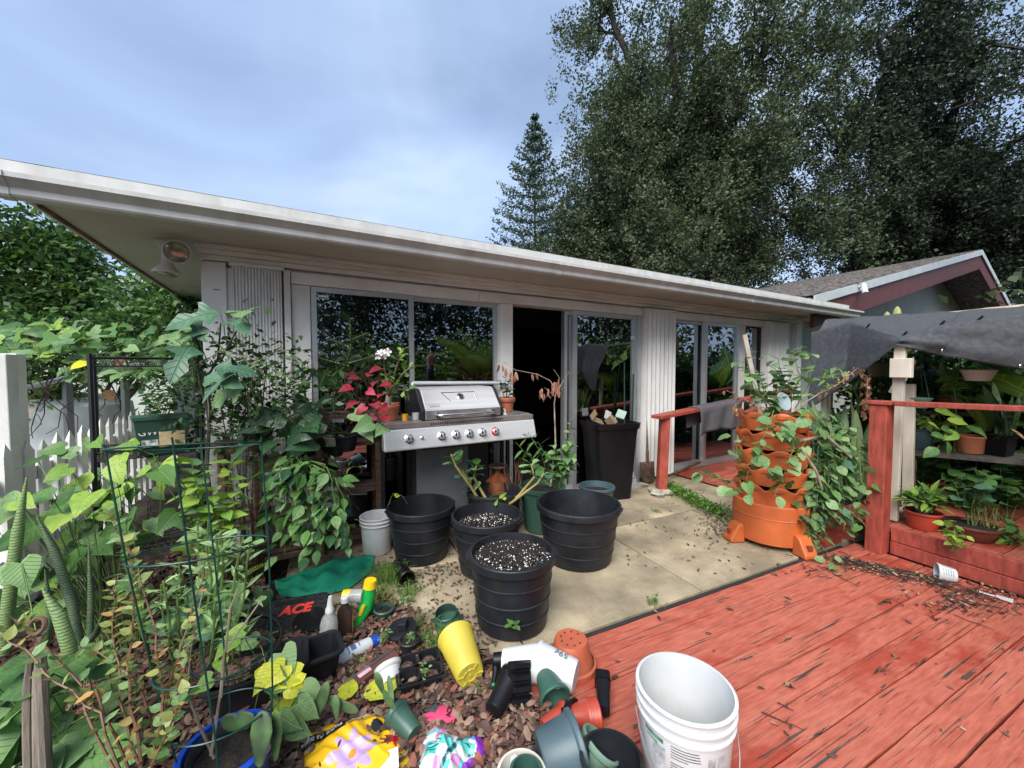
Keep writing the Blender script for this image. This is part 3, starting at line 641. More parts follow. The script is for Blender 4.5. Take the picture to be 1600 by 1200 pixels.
# crown targets of the big live oak: points in the air behind the house
def air(px, py, y): return tuple(gd(px, py, y))
oak('live_oak', 'huge dark live oak towering behind the roof with ragged hanging foliage', (6.2, 15.5, 0), 5., [
    (*air(960, 90, 13), .30), (*air(930, 230, 14), .25), (*air(1010, 300, 13), .2), (*air(960, 370, 15), .2), (*air(1050, 30, 12.5), .3), (*air(1110, 130, 14), .25), (*air(1180, 250, 12.5), .32), (*air(1120, 370, 15), .2),
    (*air(1230, 40, 13), .3), (*air(1290, 180, 14), .25), (*air(1290, 330, 14), .2), (*air(1040, 190, 16), .25), (*air(930, -60, 14), .25), (*air(1120, -90, 13), .25), (*air(900, 320, 16.5), .16), (*air(1010, 395, 17), .16), (*air(1220, 400, 17), .18)], .55, .118, 270000, 'trees behind the house', crad=(.55, 1.2), nsub=10, fill=[air(random.uniform(880, 1330), random.uniform(-60, 400), random.uniform(12.5, 17)) for _ in range(150)] + [air(random.uniform(1280, 1380), random.uniform(-40, 330), random.uniform(12.5, 16)) for _ in range(45)])
oak('live_oak', 'second dark oak filling the upper right above the gabled wing', (17, 17, 0), 5., [
    (*air(1370, 60, 13), .28), (*air(1450, 150, 12.5), .28), (*air(1540, 60, 12), .25), (*air(1400, 290, 14), .22), (*air(1540, 270, 12.5), .22), (*air(1590, 360, 13), .2), (*air(1350, 400, 16), .2), (*air(1640, 180, 12), .25), (*air(1480, -60, 12), .25), (*air(1620, 440, 14), .2), (*air(1480, 400, 17), .2), (*air(1700, 330, 12), .2)], .5, .118, 180000, 'trees behind the house', crad=(.55, 1.2), nsub=10, fill=[air(random.uniform(1300, 1680), random.uniform(-60, 440), random.uniform(12.5, 16)) for _ in range(110)])
# understorey behind the roof
def shrub(name, label, base, C, rad, n, leaf, mats, group, cat='shrub', stems=5, mi=None, h=None):
    t = thing(name, label, cat, base, group=group); b = Vector(base); Cn = np.array([tuple(Vector(c) - b) for c in C]); rd_ = np.array([(r, r, r * .9) for r in rad])
    sub = blobs(Cn, rd_, max(20, n // 14), .45); pos = sub[rng.integers(0, len(sub), n)] + rng.normal(size=(n, 3)) * leaf * 1.1
    for i in range(min(stems, len(C))):
        c = Vector(Cn[i * len(C) // stems]); stem(t, curve_pts(rv(.08) * Vector((1, 1, 0)), c, -.1, 6, .04), .035, .012, M_BARK, 6, 'trunk')
    crown('crown', pos, leaf, mats, t, mi); return t
shrub('evergreen_tree', 'lower bushy green tree rising behind the middle of the roof', (2.6, 15, 0), [air(a, b, 14.5) for a, b in ((890, 360), (930, 350), (960, 380), (900, 400), (860, 400), (985, 400), (925, 395))], [.8] * 7, 12000, .12, LF_OAK, 'trees behind the house', 'tree', 4)
shrub('feathery_tree', 'feathery green tree low behind the right end of the gabled roof', (23, 18, 0), [air(a, b, 17.5) for a, b in ((1560, 300), (1600, 330), (1590, 400), (1620, 260), (1640, 380), (1660, 450), (1600, 460))], [1.1] * 7, 16000, .11, [LF_OAK[1], leafmat('feather_leaf', (.09, .14, .05), (.04, .07, .03))], 'trees behind the house', 'tree', 4)
# Norfolk pine: whorls of upswept fronds
np_ = thing('norfolk_pine', 'slender tiered conifer left of the big oak, rising over the gutter', 'tree', (.55, 16, 0), group='trees behind the house')
bx, by = gd(836, 190, 16).x, 16; np_.location = (bx, by, 0); topz = gd(828, 185, 16).z
stem(np_, [Vector((0, 0, z)) for z in np.linspace(-.1, topz, 12)], .12, .015, M_BARK, 7, 'trunk')
pos = []; z = topz
while z > 4.2:
    Lb = min(2.0, .12 + (topz - z) * .42)
    for k in range(7):
        a = k * 2 * math.pi / 7 + z * 3 + random.uniform(-.2, .2); d = Vector((math.cos(a), math.sin(a), 0)); L2 = Lb * random.uniform(.8, 1.1)
        pts = [Vector((0, 0, z)) + d * L2 * u + Vector((0, 0, L2 * (.18 * u + .22 * u * u))) for u in np.linspace(0, 1, 6)]
        MB().tube(pts, [.018 * (1 - .7 * i / 5) for i in range(6)], 4, caps=False).build('branch', M_BARK, np_)
        for i in range(int(26 + 70 * Lb)):
            u = random.uniform(.12, 1.); p, dd = along(pts, u); s = d.cross(U3) * random.uniform(-1, 1) * .17 * (1.1 - .5 * u) * (L2 + .3)
            pos.append(tuple(p + s + Vector((0, 0, abs(s.length) * .45 + random.uniform(-.03, .03)))))
    z -= .40 + .03 * (topz - z)
pos = np.array(pos); crown('crown', pos, .12, [leafmat('pine_needle', (.08, .13, .09), (.045, .08, .055), .5, .15)], np_, np.zeros(len(pos), int))

# left hedge, beyond the picket fence
LH = leafmat('hedge_yellow', (.30, .38, .06), (.15, .24, .04))
def lb(px, py, y): return tuple(gd(px, py, y))
shrub('hedge_shrub', 'bright green leafy shrub reaching above the eave line at the far left', (-6.8, 5.5, 0), [lb(a, b, y) for a, b, y in ((20, 370, 5.2), (70, 400, 5.4), (30, 430, 5.2), (110, 440, 5.4), (60, 480, 5.2), (-30, 400, 5.2), (150, 480, 5.4), (10, 500, 5), (130, 405, 5.8), (-60, 480, 5), (95, 375, 5.8))], [.42] * 11, 9000, .10, [LF_BUSH[0], LF_BUSH[2], LF_BUSH[0], LF_BUSH[1]], 'shrubs beyond the fence')
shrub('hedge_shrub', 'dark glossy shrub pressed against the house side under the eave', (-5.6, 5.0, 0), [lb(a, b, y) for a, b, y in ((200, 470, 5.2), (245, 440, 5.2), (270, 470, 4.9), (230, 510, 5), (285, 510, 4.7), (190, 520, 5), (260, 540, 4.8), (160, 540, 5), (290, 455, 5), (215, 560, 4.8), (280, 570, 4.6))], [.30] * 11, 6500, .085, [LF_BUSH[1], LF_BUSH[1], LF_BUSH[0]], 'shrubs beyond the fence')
shrub('hedge_shrub', 'low dark shrub behind the picket fence at the left edge', (-5.4, 3.9, 0), [lb(a, b, y) for a, b, y in ((10, 540, 4.2), (60, 530, 4.4), (-40, 560, 4), (110, 540, 4.6), (100, 600, 4.5), (30, 600, 4.2))], [.3] * 6, 2600, .09, [LF_BUSH[1], LF_BUSH[0]], 'shrubs beyond the fence')

# yard beyond the camera and to the right: what the glass mirrors
def mirror(px, py, yl, total):
    d = ray(px, py).normalized(); c = Vector((0, 0, CH)); k = (yl - (c - P0).dot(HV)) / d.dot(HV); h = c + d * k; r = d - HV * 2 * d.dot(HV); return h + r * (total - k)
for i, (px, dist, s, lab) in enumerate(((470, 17, 1.1, 'behind the photographer, mirrored at the left of the window'), (570, 19, 1.2, 'farther behind the photographer, mirrored in the left pane'), (660, 16, 1.1, 'to the right of the deck, mirrored in the right pane'), (760, 17, 1.1, 'beyond the palm, mirrored in the right pane'), (930, 16, 1.1, 'beyond the shelter, mirrored in the open door panel'), (1070, 15, 1., 'right of the shelter, mirrored in the right slider'))):
    q = mirror(px, 560, .05, dist); x, y = q.x, q.y
    if y > 0: y = min(y, x / 3.2)
    shrub('yard_tree', 'dark tree ' + lab, (x, y, 0), [(x + random.uniform(-2.6, 2.6) * s, y + random.uniform(-2.6, 2.6) * s, random.uniform(1.2, 7.5) * s) for _ in range(30)], [1.2 * s] * 30, 7500, .22, LF_OAK, 'trees of the yard', 'tree', 5)
for i, (px, dist) in enumerate(((520, 11), (620, 11.5), (720, 11), (850, 11), (980, 10.5), (1090, 10), (1130, 10.5))):
    q = mirror(px, 590, .05, dist); x, y = q.x, q.y
    if y > 0: y = min(y, x / 2.)
    shrub('yard_shrub', ('broad yellow green shrub', 'lush green shrub', 'dense shrub', 'light green shrub', 'round dark shrub', 'tall leafy shrub', 'low spreading shrub')[i] + ' out of frame right of the deck', (x, y, 0), [(x + random.uniform(-.9, .9), y + random.uniform(-.9, .9), random.uniform(.4, 1.7)) for _ in range(12)], [.55] * 12, 2600, .2, [LF_BUSH[0], LF_BUSH[2], LF_BUSH[1]], 'shrubs of the yard')
# ================================================================== FENCE AND LEFT SIDE
def picket_fence():
    t = thing('picket_fence', 'white picket fence running back beside the house, pointed tops', 'fence', H(-5.96, 0), TH)
    for z in (.28, .74): B('rail', M_WHITE, t, -.02, .02, -1.15, 2.6, z, z + .085)
    me = MB(); w_, h_, d_ = .085, 1.0, .022
    me.add([(sx * d_ / 2, sy * w_ / 2, z) for z in (.05, h_ - .07) for sx, sy in ((-1, -1), (1, -1), (1, 1), (-1, 1))] + [(0, 0, h_)], [(3, 2, 1, 0), (0, 1, 5, 4), (1, 2, 6, 5), (2, 3, 7, 6), (3, 0, 4, 7), (4, 5, 8), (5, 6, 8), (6, 7, 8), (7, 4, 8)])
    me = me.mesh('picket', M_WHITE); y = -.95; i = 0
    while y < 2.55:
        link('picket', me, t, Matrix.Translation((.033, y, random.uniform(-.02, .03))) @ Matrix.Rotation(random.uniform(-.03, .03), 4, 'X') @ Matrix.Scale(1.25 if i % 4 == 1 else 1, 4, (0, 1, 0)))
        y += .185; i += 1
    return t
picket_fence()
t = thing('gate_post', 'tall white board post at the left edge before the picket fence', 'post', gd(18, 800, 2.28) * Vector((1, 1, 0)) if False else Vector((gd(8, 700, 2.3).x, 2.3, 0)), TH)
B('board', M_WHITE, t, -.06, .06, -.09, .02, -.04, 1.53, .005); B('board', M_WHITE, t, -.055, .055, .024, .12, -.04, 1.535, .005)
# pipe rail with grey pickets, white tank behind
t = thing('pipe_rail', 'galvanised pipe rail sagging among the vines behind the white pickets', 'rail', gd(110, 620, 4.0) * Vector((1, 1, 0)))
b = Vector(t.location)
MB().tube([gd(-30, 610, 3.4) - b, gd(50, 605, 3.6) - b, gd(130, 585, 3.9) - b, gd(190, 573, 4.2) - b, gd(240, 570, 4.4) - b], .03, 10).build('pipe', M_GALV, t, True)
for px, y in ((20, 3.5), (105, 3.8), (145, 4.0), (195, 4.25)): p = gd(px, 597, y) - b; MB().bar(Vector((p.x, p.y, -.04)), p, .06, .04).build('upright', M_GREYP, t)
p = gd(85, 700, 4.7); t = thing('water_tank', 'large white rounded plastic tank behind the picket fence', 'tank', Vector((p.x, p.y, -.05)), TH)
mb = MB(); prof_ = [(.0, 0), (.62, 0), (.7, .06), (.72, .2), (.70, .3), (.72, .4), (.72, .7), (.70, .8), (.72, .9), (.7, 1.06), (.6, 1.16), (.0, 1.2)]
mb.lathe(prof_, 36); mb.build('tank_shell', P('tank_white', (.55, .6, .6), .5, .08, dirt=.3, dcol=(.25, .26, .24)), t, True)
MB().lathe([(0, 1.19), (.2, 1.19), (.2, 1.26), (0, 1.27)], 24).build('lid', M_WPL, t, True)
# black wire etagere
p = Vector((gd(240, 800, 2.45).x, 2.45, 0)); t = thing('wire_plant_stand', 'tall black wire plant stand before the white pickets', 'plant stand', p, TH + .25)
for x in (-.24, .24):
    for y in (-.14, .14): MB().tube([(x, y, -.02), (x, y, 1.53)], .013, 6).build('leg', M_BLKM, t, True)
for z in (.35, .92, 1.46):
    mb = MB()
    for y in np.linspace(-.14, .14, 6): mb.tube([(-.24, y, z), (.24, y, z)], .004, 4)
    for y in (-.14, .14):
        mb.tube([(-.24, y, z + .05), (.24, y, z + .05)], .006, 4)
        for k in range(16): x = -.24 + .03 * k; mb.tube([(x, y, z), (x + .015, y, z + .05), (x + .03, y, z)], .0025, 3)
    mb.build('shelf', M_BLKM, t)
p = t.matrix_basis @ Vector((.05, -.09, .93)); b = thing('window_box', 'dark green planter box with a faded printed label on the wire stand', 'planter', Vector(p) , TH + .3)
mb = MB(); mb.add([(-.105, -.06, 0), (.105, -.06, 0), (.105, .06, 0), (-.105, .06, 0), (-.13, -.085, .21), (.13, -.085, .21), (.13, .085, .21), (-.13, .085, .21)], [(3, 2, 1, 0), (0, 1, 5, 4), (1, 2, 6, 5), (2, 3, 7, 6), (3, 0, 4, 7), (4, 5, 6, 7)]); mb.build('box', M_GRN, b)
B('rim', M_GRN, b, -.137, .137, -.092, .092, .211, .23)
Mx = Matrix.Translation((0, -.0785, .105)) @ Matrix.Rotation(R(90) - .115, 4, 'X')
lbm = P('faded_label', (.62, .6, .35), .6, .2, 9, col2=(.35, .13, .05)); mb = MB(); mb.box(-.02, .10, -.06, .08, -.001, .001); mb.build('label', lbm, b, M=Mx)
text('lettering', 'GWI', .05, P('label_print', (.7, .7, .66), .6), b, Mx @ Matrix.Translation((-.062, .03, .001)))
MB().box(-.1, -.025, -.055, -.012, -.0008, .0012).build('label_print', P('print_grey', (.45, .47, .45), .6, .5, 60), b, M=Mx)

# ================================================================== WOODEN PLANT STANDS
def Hp(px, py, y): x, z = fac(px, py, y); return Vector((x, y, z))
def wstand(label, px0, px1, y0, y1, ztop, shelves):
    a, c = Hp(px0, 700, y0).x, Hp(px1, 700, y0).x
    t = thing('wooden_plant_stand', label, 'plant stand', H(a, y0), TH, 'wooden plant stands by the wall')
    w_, d_ = c - a, y1 - y0
    for x in (0, w_):
        for y in (0, d_): B('leg', M_WOOD, t, x - .02, x + .02, y - .018, y + .018, -.005, ztop, .003)
    for z in shelves:
        B('rail', M_WOOD, t, .021, w_ - .021, -.016, .012, z - .035, z, .003)
        for k in range(3): B('slat', M_WOOD, t, -.06, w_ + .06, .015 + k * d_ / 3, .01 + (k + 1) * d_ / 3 - .012, z + .001, z + .019, .003)
    return t
wstand('dark wood plant stand with two legs against the folded shutter', 345, 400, -.42, -.16, .98, (.93, .45, .14))
wstand('low brown wood plant stand beneath the leafy pots left of the grill', 402, 498, -.42, -.18, .86, (.80, .42, .16))
ws = wstand('tall brown ladder shelf with crossbars beside the grill shelf', 505, 590, -.19, -.03, 1.14, (1.08, .86, .48, .1))

# ================================================================== POTS
def pot_profile(r1, r0, h, t=.006, rim=.0, rimh=.03, lip=0.):
    pr = [(0, 0), (r0 * .92, 0), (r0, .008)]
    if rim: pr += [(r0 + (r1 - r0) * (1 - rimh / h), h - rimh - .004), (r1 + rim * .4, h - rimh), (r1 + rim, h - rimh + .006), (r1 + rim, h - .004), (r1 + rim - .004, h)]
    else: pr += [(r1, h - .003), (r1 - .002, h)]
    return pr + [(r1 - t, h), (r0 - t, .012), (0, .012)]
def pot(label, loc, r1, r0, h, mat, rim=.008, rimh=.03, cat='pot', name='flower_pot', group=None, rot=None, soil=None, t=.006, n=32, bands=(), soilmat=None):
    o = thing(name, label, cat, loc, group=group, rot=rot)
    bo = MB().lathe(pot_profile(r1, r0, h, t, rim, rimh), n).build('pot_body', mat, o, True, sharp=40)
    for z in bands:
        rr = r0 + (r1 - r0) * z / h; mb = MB(); mb.lathe([(rr - .002, z - .008), (rr + .004, z - .004), (rr + .004, z + .004), (rr - .002, z + .008)], n, close=False); mb.build('band', mat, bo, True)
    if soil:
        rr = r0 + (r1 - r0) * soil / h - t - .001
        mb = MB(); mb.grid(lambda u, v: (0, 0, 0), 1, 1) if 0 else None
        pr = [(0, soil + .01)] + [(rr * k / 6, soil + random.uniform(-.006, .012)) for k in range(1, 6)] + [(rr, soil)]
        mb.lathe(pr[::-1], 24, close=False, mod=lambda a, i: 1); mb.build('soil', soilmat or M_SOIL, o, True)
    return o
def perlite(o, r, z, n, bulge=.02):
    pos = []; 
    for i in range(n):
        a = random.uniform(0, 6.28); q = r * math.sqrt(random.random()); pos.append((q * math.cos(a), q * math.sin(a), z + bulge * (1 - (q / r) ** 2) + random.uniform(0, .008)))
    pos = np.array(pos); tv = [(-.5, -.5, -.4), (.5, -.5, -.4), (.5, .5, -.4), (-.5, .5, -.4), (-.4, -.4, .5), (.4, -.4, .5), (.4, .4, .5), (-.4, .4, .5)]; tf = [(4, 5, 6, 7), (0, 1, 5, 4), (1, 2, 6, 5), (2, 3, 7, 6), (3, 0, 4, 7), (0, 3, 2, 1)]
    w_ = rng.random(n) < .30; nr = rng.normal(size=(n, 3))
    V, Q = scatter(tv, tf, pos, nr, np.where(w_, rng.uniform(.003, .0085, n), rng.uniform(.005, .016, n)))
    x = link('soil_crumbs', bigmesh('soil_crumbs', V, Q, [M_SOIL, M_PERL], np.repeat(w_.astype(int), 6)), o); x['kind'] = 'stuff'
def bigpot(label, px, base_py, depth, r1, r0, h, soil=None, crumbs=0, mat=M_BLK, rz=0.):
    x = (px - 800) / F * depth
    o = pot(label, (x, depth, 0), r1, r0, h, mat, .012, .05, 'planter pot', 'nursery_pot', 'large black nursery pots', (0, 0, rz), soil, .008, 40, (h * .22, h * .45, h * .68))
    for s in (1, -1):
        mb = MB(); mb.grid(lambda u, v, s=s: ((r1 + .010 + .012 * v) * math.cos((u - .5) * .42 + (0 if s > 0 else math.pi)), (r1 + .010 + .012 * v) * math.sin((u - .5) * .42 + (0 if s > 0 else math.pi)), h - .018 - .006 * v), 8, 1)
        q = mb.build('handle', mat, o); sm = q.modifiers.new('solid', 'SOLIDIFY'); sm.thickness = .008
    if crumbs: perlite(o, (r0 + (r1 - r0) * soil / h) - .012, soil + .004, crumbs)
    return o
bigpot('large empty black pot standing left, next to the small white pail', 656, 882, 3.0, .248, .195, .40, .06, rz=.6)
bigpot('black pot of perlite soil in the middle between two empty black pots', 760, 890, 2.80, .245, .19, .40, .31, 1300, rz=-.4)
bigpot('black pot of perlite soil standing nearest the camera', 800, 1010, 2.22, .238, .20, .405, .355, 2400, rz=.1)
bigpot('largest empty black pot on the concrete, on the right', 905, 895, 2.98, .308, .25, .425, .05, rz=-.5)
bp5 = bigpot('half hidden black pot under the grill with cut plant stems', 772, 860, 3.36, .225, .17, .40, .3, rz=.9)
pot('dark green pot behind the largest black pot', (.27, 3.50, 0), .20, .15, .40, M_GRN, .01, .04, name='nursery_pot', soil=.34, cat='planter pot')
pot('pale grey rimmed pot behind the leafy basil', (.86, 3.95, 0), .17, .14, .26, M_BLUEG, .012, .03, soil=.2)
def pail(label, loc, r1, r0, h, mat=M_WPL, rot=None, name='bucket'):
    o = thing(name, label, 'bucket', loc, rot=rot)
    rr = lambda z: r0 + (r1 - r0) * z / h
    pr = [(0, 0), (r0 * .95, 0), (r0, .006), (rr(h * .78), h * .78), (rr(h * .78) + .008, h * .785), (rr(h * .8) + .008, h * .80), (rr(h * .82), h * .81), (rr(h * .88), h * .88), (rr(h * .88) + .009, h * .885), (rr(h * .9) + .009, h * .90), (rr(h * .92), h * .91), (r1, h * .975), (r1 + .006, h * .98), (r1 + .007, h - .003), (r1 + .003, h), (r1 - .004, h), (rr(h * .9) - .004, h * .9), (r0 - .004, .01), (0, .01)]
    MB().lathe(pr, 40).build('body', mat, o, True, sharp=50); return o
pail('small white plastic pail on the mulch left of the black pots', (-1.07, 3.07, .0), .125, .105, .29, P('pail_white', (.8, .82, .82), .4, .04, dirt=.2, dcol=(.5, .48, .42)))

# ================================================================== GRILL
gx0, gx1 = -3.93, -2.62
gr = thing('gas_grill', 'stainless steel gas grill with five knobs, one red, in front of the window', 'grill', H(gx0, -.62), TH)
W_ = gx1 - gx0
B('cart', P('cart_black', (.02, .02, .022), .5), gr, .30, W_ - .30, .36, .56, .08, .80); B('cart_door', M_GREYP, gr, .33, .80, .345, .359, .10, .80)
for x in (.05, W_ - .08):
    for y in (.40, .52): B('leg', M_BLKM, gr, x, x + .03, y, y + .03, 0, .82)
B('base_shelf', P('cart_black', (0, 0, 0)), gr, .04, W_ - .04, .40, .55, .06, .079)
for x in (.1, W_ - .1): MB().lathe([(0, -.02), (.05, -.02), (.055, 0), (.05, .02), (0, .02)], 16, (x, .47, .03), M=Matrix.Rotation(R(90), 3, 'Y')).build('wheel', M_BLKM, gr, True)
# sloping control panel
pan = MB().prism([(0, .845), (.004, .835), (.10, .835), (.10, .99), (.052, .99), (.045, .985)], 0, W_).build('control_panel', M_STEEL, gr, bevel=.004)
B('panel_band', M_STEELD, gr, .005, W_ - .005, .048, .1, .992, 1.035, .003)
mb = MB()
for k in range(34): mb.box(.36 + k * .019, .368 + k * .019, .0455, .0479, 1.004, 1.021)
mb.build('vent_slot', M_BLKM, gr)
B('side_shelf', M_STEELD, gr, 0, .315, .105, .55, 1.025, 1.04, .004); B('side_shelf', M_STEELD, gr, W_ - .30, W_, .105, .55, 1.025, 1.04, .004)
B('firebox', M_BLKM, gr, .31, W_ - .31, .11, .55, .80, 1.03)
sl_n = Vector((0, -.953, .303)); 
def on_panel(x, z): return Vector((x, .004 + (z - .845) / .14 * .043, z))
qm = Vector((0, -.955, .29)).to_track_quat('Z', 'Y').to_matrix()
for i, (x, s, m) in enumerate(((.185, 1, M_CHROME), (.44, 1, M_CHROME), (.56, 1, M_CHROME), (.675, 1, M_CHROME), (.79, 1, M_CHROME), (.91, 1, P('red_bezel', (.5, .02, .02), .3)), (.285, .45, M_CHROME))):
    k = MB().lathe([(0, 0), (.036 * s, 0), (.037 * s, .006 * s), (.03 * s, .01 * s), (.027 * s, .012 * s)], 24, on_panel(x, .915), M=qm, close=False).build('knob', m, gr, True)
    MB().lathe([(.026 * s, .008 * s), (.024 * s, .035 * s), (.02 * s, .042 * s), (0, .044 * s)], 24, on_panel(x, .915), M=qm, close=False).build('knob_cap', M_CHROME, k, True)
    MB().box(-.004 * s, .004 * s, -.022 * s, .022 * s, .043 * s, .052 * s).build('knob_grip', M_STEELD, k, M=Matrix.Translation(on_panel(x, .915)) @ qm.to_4x4())
# printed instructions
pm = P('panel_print', (.2, .2, .2), .6)
mb = MB()
for k in range(6): mb.box(-.05, random.uniform(.02, .05), -.002 + .011 * k, .001 + .011 * k, .0004, .001)
mb.build('printed_text', pm, gr, M=Matrix.Translation(on_panel(.085, .89)) @ qm.to_4x4())
for x in (.34, W_ - .30): B('panel_seam', M_GREYP, gr, x, x + .002, -.0006, .05, .846, .984) if 0 else None
# lid
lp = [(.10, 1.038), (.085, 1.05), (.085, 1.115), (.10, 1.125), (.235, 1.27), (.27, 1.285), (.50, 1.285), (.54, 1.25), (.55, 1.04)]
lid = MB().prism(lp, .335, W_ - .335 + .02).build('lid', M_STEEL, gr, bevel=.005)
B('lid_lower_band', M_STEELD, lid, .337, W_ - .317, .082, .0845, 1.05, 1.113)
for x0, x1 in ((.30, .334), (W_ - .314, W_ - .28)): MB().prism([(y + (.01 if y < .3 else -.01), z - .005) for y, z in lp], x0, x1).build('lid_end_cap', M_BLKM, lid, bevel=.006)
h0, h1 = .43, W_ - .40
MB().tube([(h0, .083, 1.075), (h0, .03, 1.078), (h0 + .03, .018, 1.08), (h1 - .03, .018, 1.08), (h1, .03, 1.078), (h1, .083, 1.075)], .0125, 12).build('lid_handle', M_CHROME, lid, True)
MB().tube([(h0 + .0, .084, 1.075), (h0, .06, 1.076)], .022, 14).build('handle_bracket', M_CHROME, lid, True); MB().tube([(h1, .084, 1.075), (h1, .06, 1.076)], .022, 14).build('handle_bracket', M_CHROME, lid, True)
ln = Vector((0, -.732, .681)); lq = ln.to_track_quat('Z', 'Y').to_matrix()
def on_lid(x, u): return Vector((x, .10 + .135 * u, 1.125 + .145 * u)) + ln * .001
k = MB().lathe([(0, 0), (.03, 0), (.031, .008), (.026, .012), (.024, .009), (0, .009)], 24, on_lid(.66, .58), M=lq, close=False).build('thermometer', M_CHROME, lid, True)
MB().box(-.001, .001, -.015, .003, .0095, .0105).build('needle', M_BLKM, k, M=Matrix.Translation(on_lid(.66, .58)) @ lq.to_4x4())
MB().box(-.045, .045, -.014, .014, 0, .004).build('badge', P('badge_grey', (.5, .5, .5), .35), lid, M=Matrix.Translation(on_lid(.415, .16)) @ lq.to_4x4(), bevel=.002)
mb = MB()
for u0, x0, u1, x1 in ((.82, .50, .82, .80), (.82, .50, .35, .56), (.82, .80, .35, .80)): mb.bar(on_lid(x0, u0) + ln * .002, on_lid(x1, u1) + ln * .002, .004, .004)
mb.build('embossed_line', M_CHROME, lid)
MB().tube([(.36, .56, 1.315), (1.30, .56, 1.30)], .017, 10).build('rear_bar', M_WPL, gr, True)
MB().tube([(.36, .545, 1.285), (.36, .56, 1.315)], .012, 8).build('rear_bar_bracket', M_STEELD, gr, True)
t = thing('gas_cylinder', 'orange and rusty gas cylinder half hidden under the grill right side', 'gas cylinder', H(-2.83, -.28), TH)
MB().lathe([(0, .03), (.09, .03), (.13, .07), (.14, .15), (.14, .32), (.12, .40), (.06, .44), (.03, .46), (.03, .5), (0, .5)], 24).build('shell', P('orange_rust', (.30, .075, .02), .6, .4, 6, dirt=.6, dcol=(.03, .02, .015)), t, True); MB().lathe([(.1, 0), (.1, .05)], 20, close=False).build('foot_ring', M_RUST, t, True); MB().ring((0, 0, .53), .08, .01, 20, 6).tube([(.08, 0, .42), (.08, 0, .53)], .008).tube([(-.08, 0, .42), (-.08, 0, .53)], .008).build('collar', M_RUST, t)

# ================================================================== BIN, BROOMS, SHOVEL
bc = Vector((1.10, 4.43, 0)); t = thing('garbage_bin', 'tall black plastic garbage bin with cardboard scraps at the open door', 'bin', bc, .28)
def rbox(w0, d0, w1, d1, z0, z1, r=.05, n=5):
    def loop(w_, d_, z):
        o = []
        for cx, cy, a0 in ((w_ / 2 - r, d_ / 2 - r, 0), (-w_ / 2 + r, d_ / 2 - r, 90), (-w_ / 2 + r, -d_ / 2 + r, 180), (w_ / 2 - r, -d_ / 2 + r, 270)):
            for k in range(n): a = R(a0 + 90 * k / (n - 1)); o.append((cx + r * math.cos(a), cy + r * math.sin(a), z))
        return o
    return loop(w0, d0, z0), loop(w1, d1, z1)
def shell(name, loops, mat, parent, cap0=True, cap1=False, bevel=0.):
    v = []; f = []; n = len(loops[0])
    for l_ in loops: v += l_
    for i in range(len(loops) - 1):
        for k in range(n): f.append((i * n + k, i * n + (k + 1) % n, (i + 1) * n + (k + 1) % n, (i + 1) * n + k))
    if cap0: f.append(tuple(range(n - 1, -1, -1)))
    if cap1: f.append(tuple((len(loops) - 1) * n + k for k in range(n)))
    return MB().add(v, f).build(name, mat, parent, True, sharp=40)
a0, a1 = rbox(.40, .34, .50, .42, 0, .78); a2, a3 = rbox(.53, .45, .55, .47, .785, .85); b0, b1 = rbox(.52, .44, .44, .36, .85, .45)
shell('body', [a0, a1, a2, a3, b0, b1], M_BLKS, t, True, True)
for k, (x, y, c, rot_) in enumerate(((-.14, .0, (.28, .19, .11), (.5, .4, .3)), (.0, -.08, (.30, .2, .12), (.9, -.3, .8)), (.13, .02, (.32, .42, .36), (.3, .5, 1.2)), (.06, .1, (.6, .6, .58), (.2, .1, .4)))):
    s = thing('scrap', ('brown cardboard scrap at the back of the garbage bin', 'folded cardboard carton sticking out of the garbage bin', 'pale green card in the garbage bin', 'white paper in the garbage bin')[k], 'scrap', bc + Vector((x, y, .86)), rot=rot_); 
    MB().box(-.08, .08, -.05, .05, -.006, .006).build('sheet', P('scrap%d' % k, c, .85, .15), s); MB().box(-.08, -.068, -.05, .05, .007, .09).build('flap', P('scrap%d' % k, c), s)
p = H(-.74, -.10); t = thing('broom', 'whisk broom on a green pole standing beside the garbage bin', 'broom', p)
MB().tube([(0, 0, .14), (.03, .03, 1.38)], .011, 8).build('handle', M_WIREG, t, True); 
q = Vector((1.44, 4.73, 0)); t.location = q
MB().prism([(-.05, .13), (.05, .13), (.035, .19), (-.035, .19)], -.03, .03).build('head', P('broom_head', (.4, .43, .44), .5), t, bevel=.006)
for k in range(9):
    x = -.055 + .01375 * k; MB().add([(x * .8 - .006, -.03, .128), (x * .8 + .006, -.03, .128), (x * .8 + .006, .03, .128), (x * .8 - .006, .03, .128), (x * 1.3 - .008, -.045, .0), (x * 1.3 + .008, -.045, .0), (x * 1.3 + .008, .045, .0), (x * 1.3 - .008, .045, .0)], [(0, 1, 2, 3), (0, 4, 5, 1), (1, 5, 6, 2), (2, 6, 7, 3), (3, 7, 4, 0)]).build('bristle_tuft', P('bristles', (.38, .43, .46), .8, .25, 40), t)
t = thing('garden_pole', 'thin dark green pole leaning on the door frame', 'pole', Vector((1.36, 4.70, 0))); MB().tube([(-.0, 0, 0), (.02, .14, 1.5)], .008, 8).build('rod', M_WIREG, t, True); MB().tube([(.02, .14, 1.5), (.0203, .142, 1.52)], .011, 8).build('cap', M_BLKM, t, True)
p = Vector((gd(1013, 745, 4.9).x, 4.9, 0)); t = thing('shovel', 'rusty spade with weathered wooden handle leaning on the white shutter', 'shovel', p, .4, rot=(R(-5), 0, .3))
MB().tube([(0, 0, .28), (0, 0, 1.18)], [.021, .019], 10).build('handle', M_GREYW, t, True)
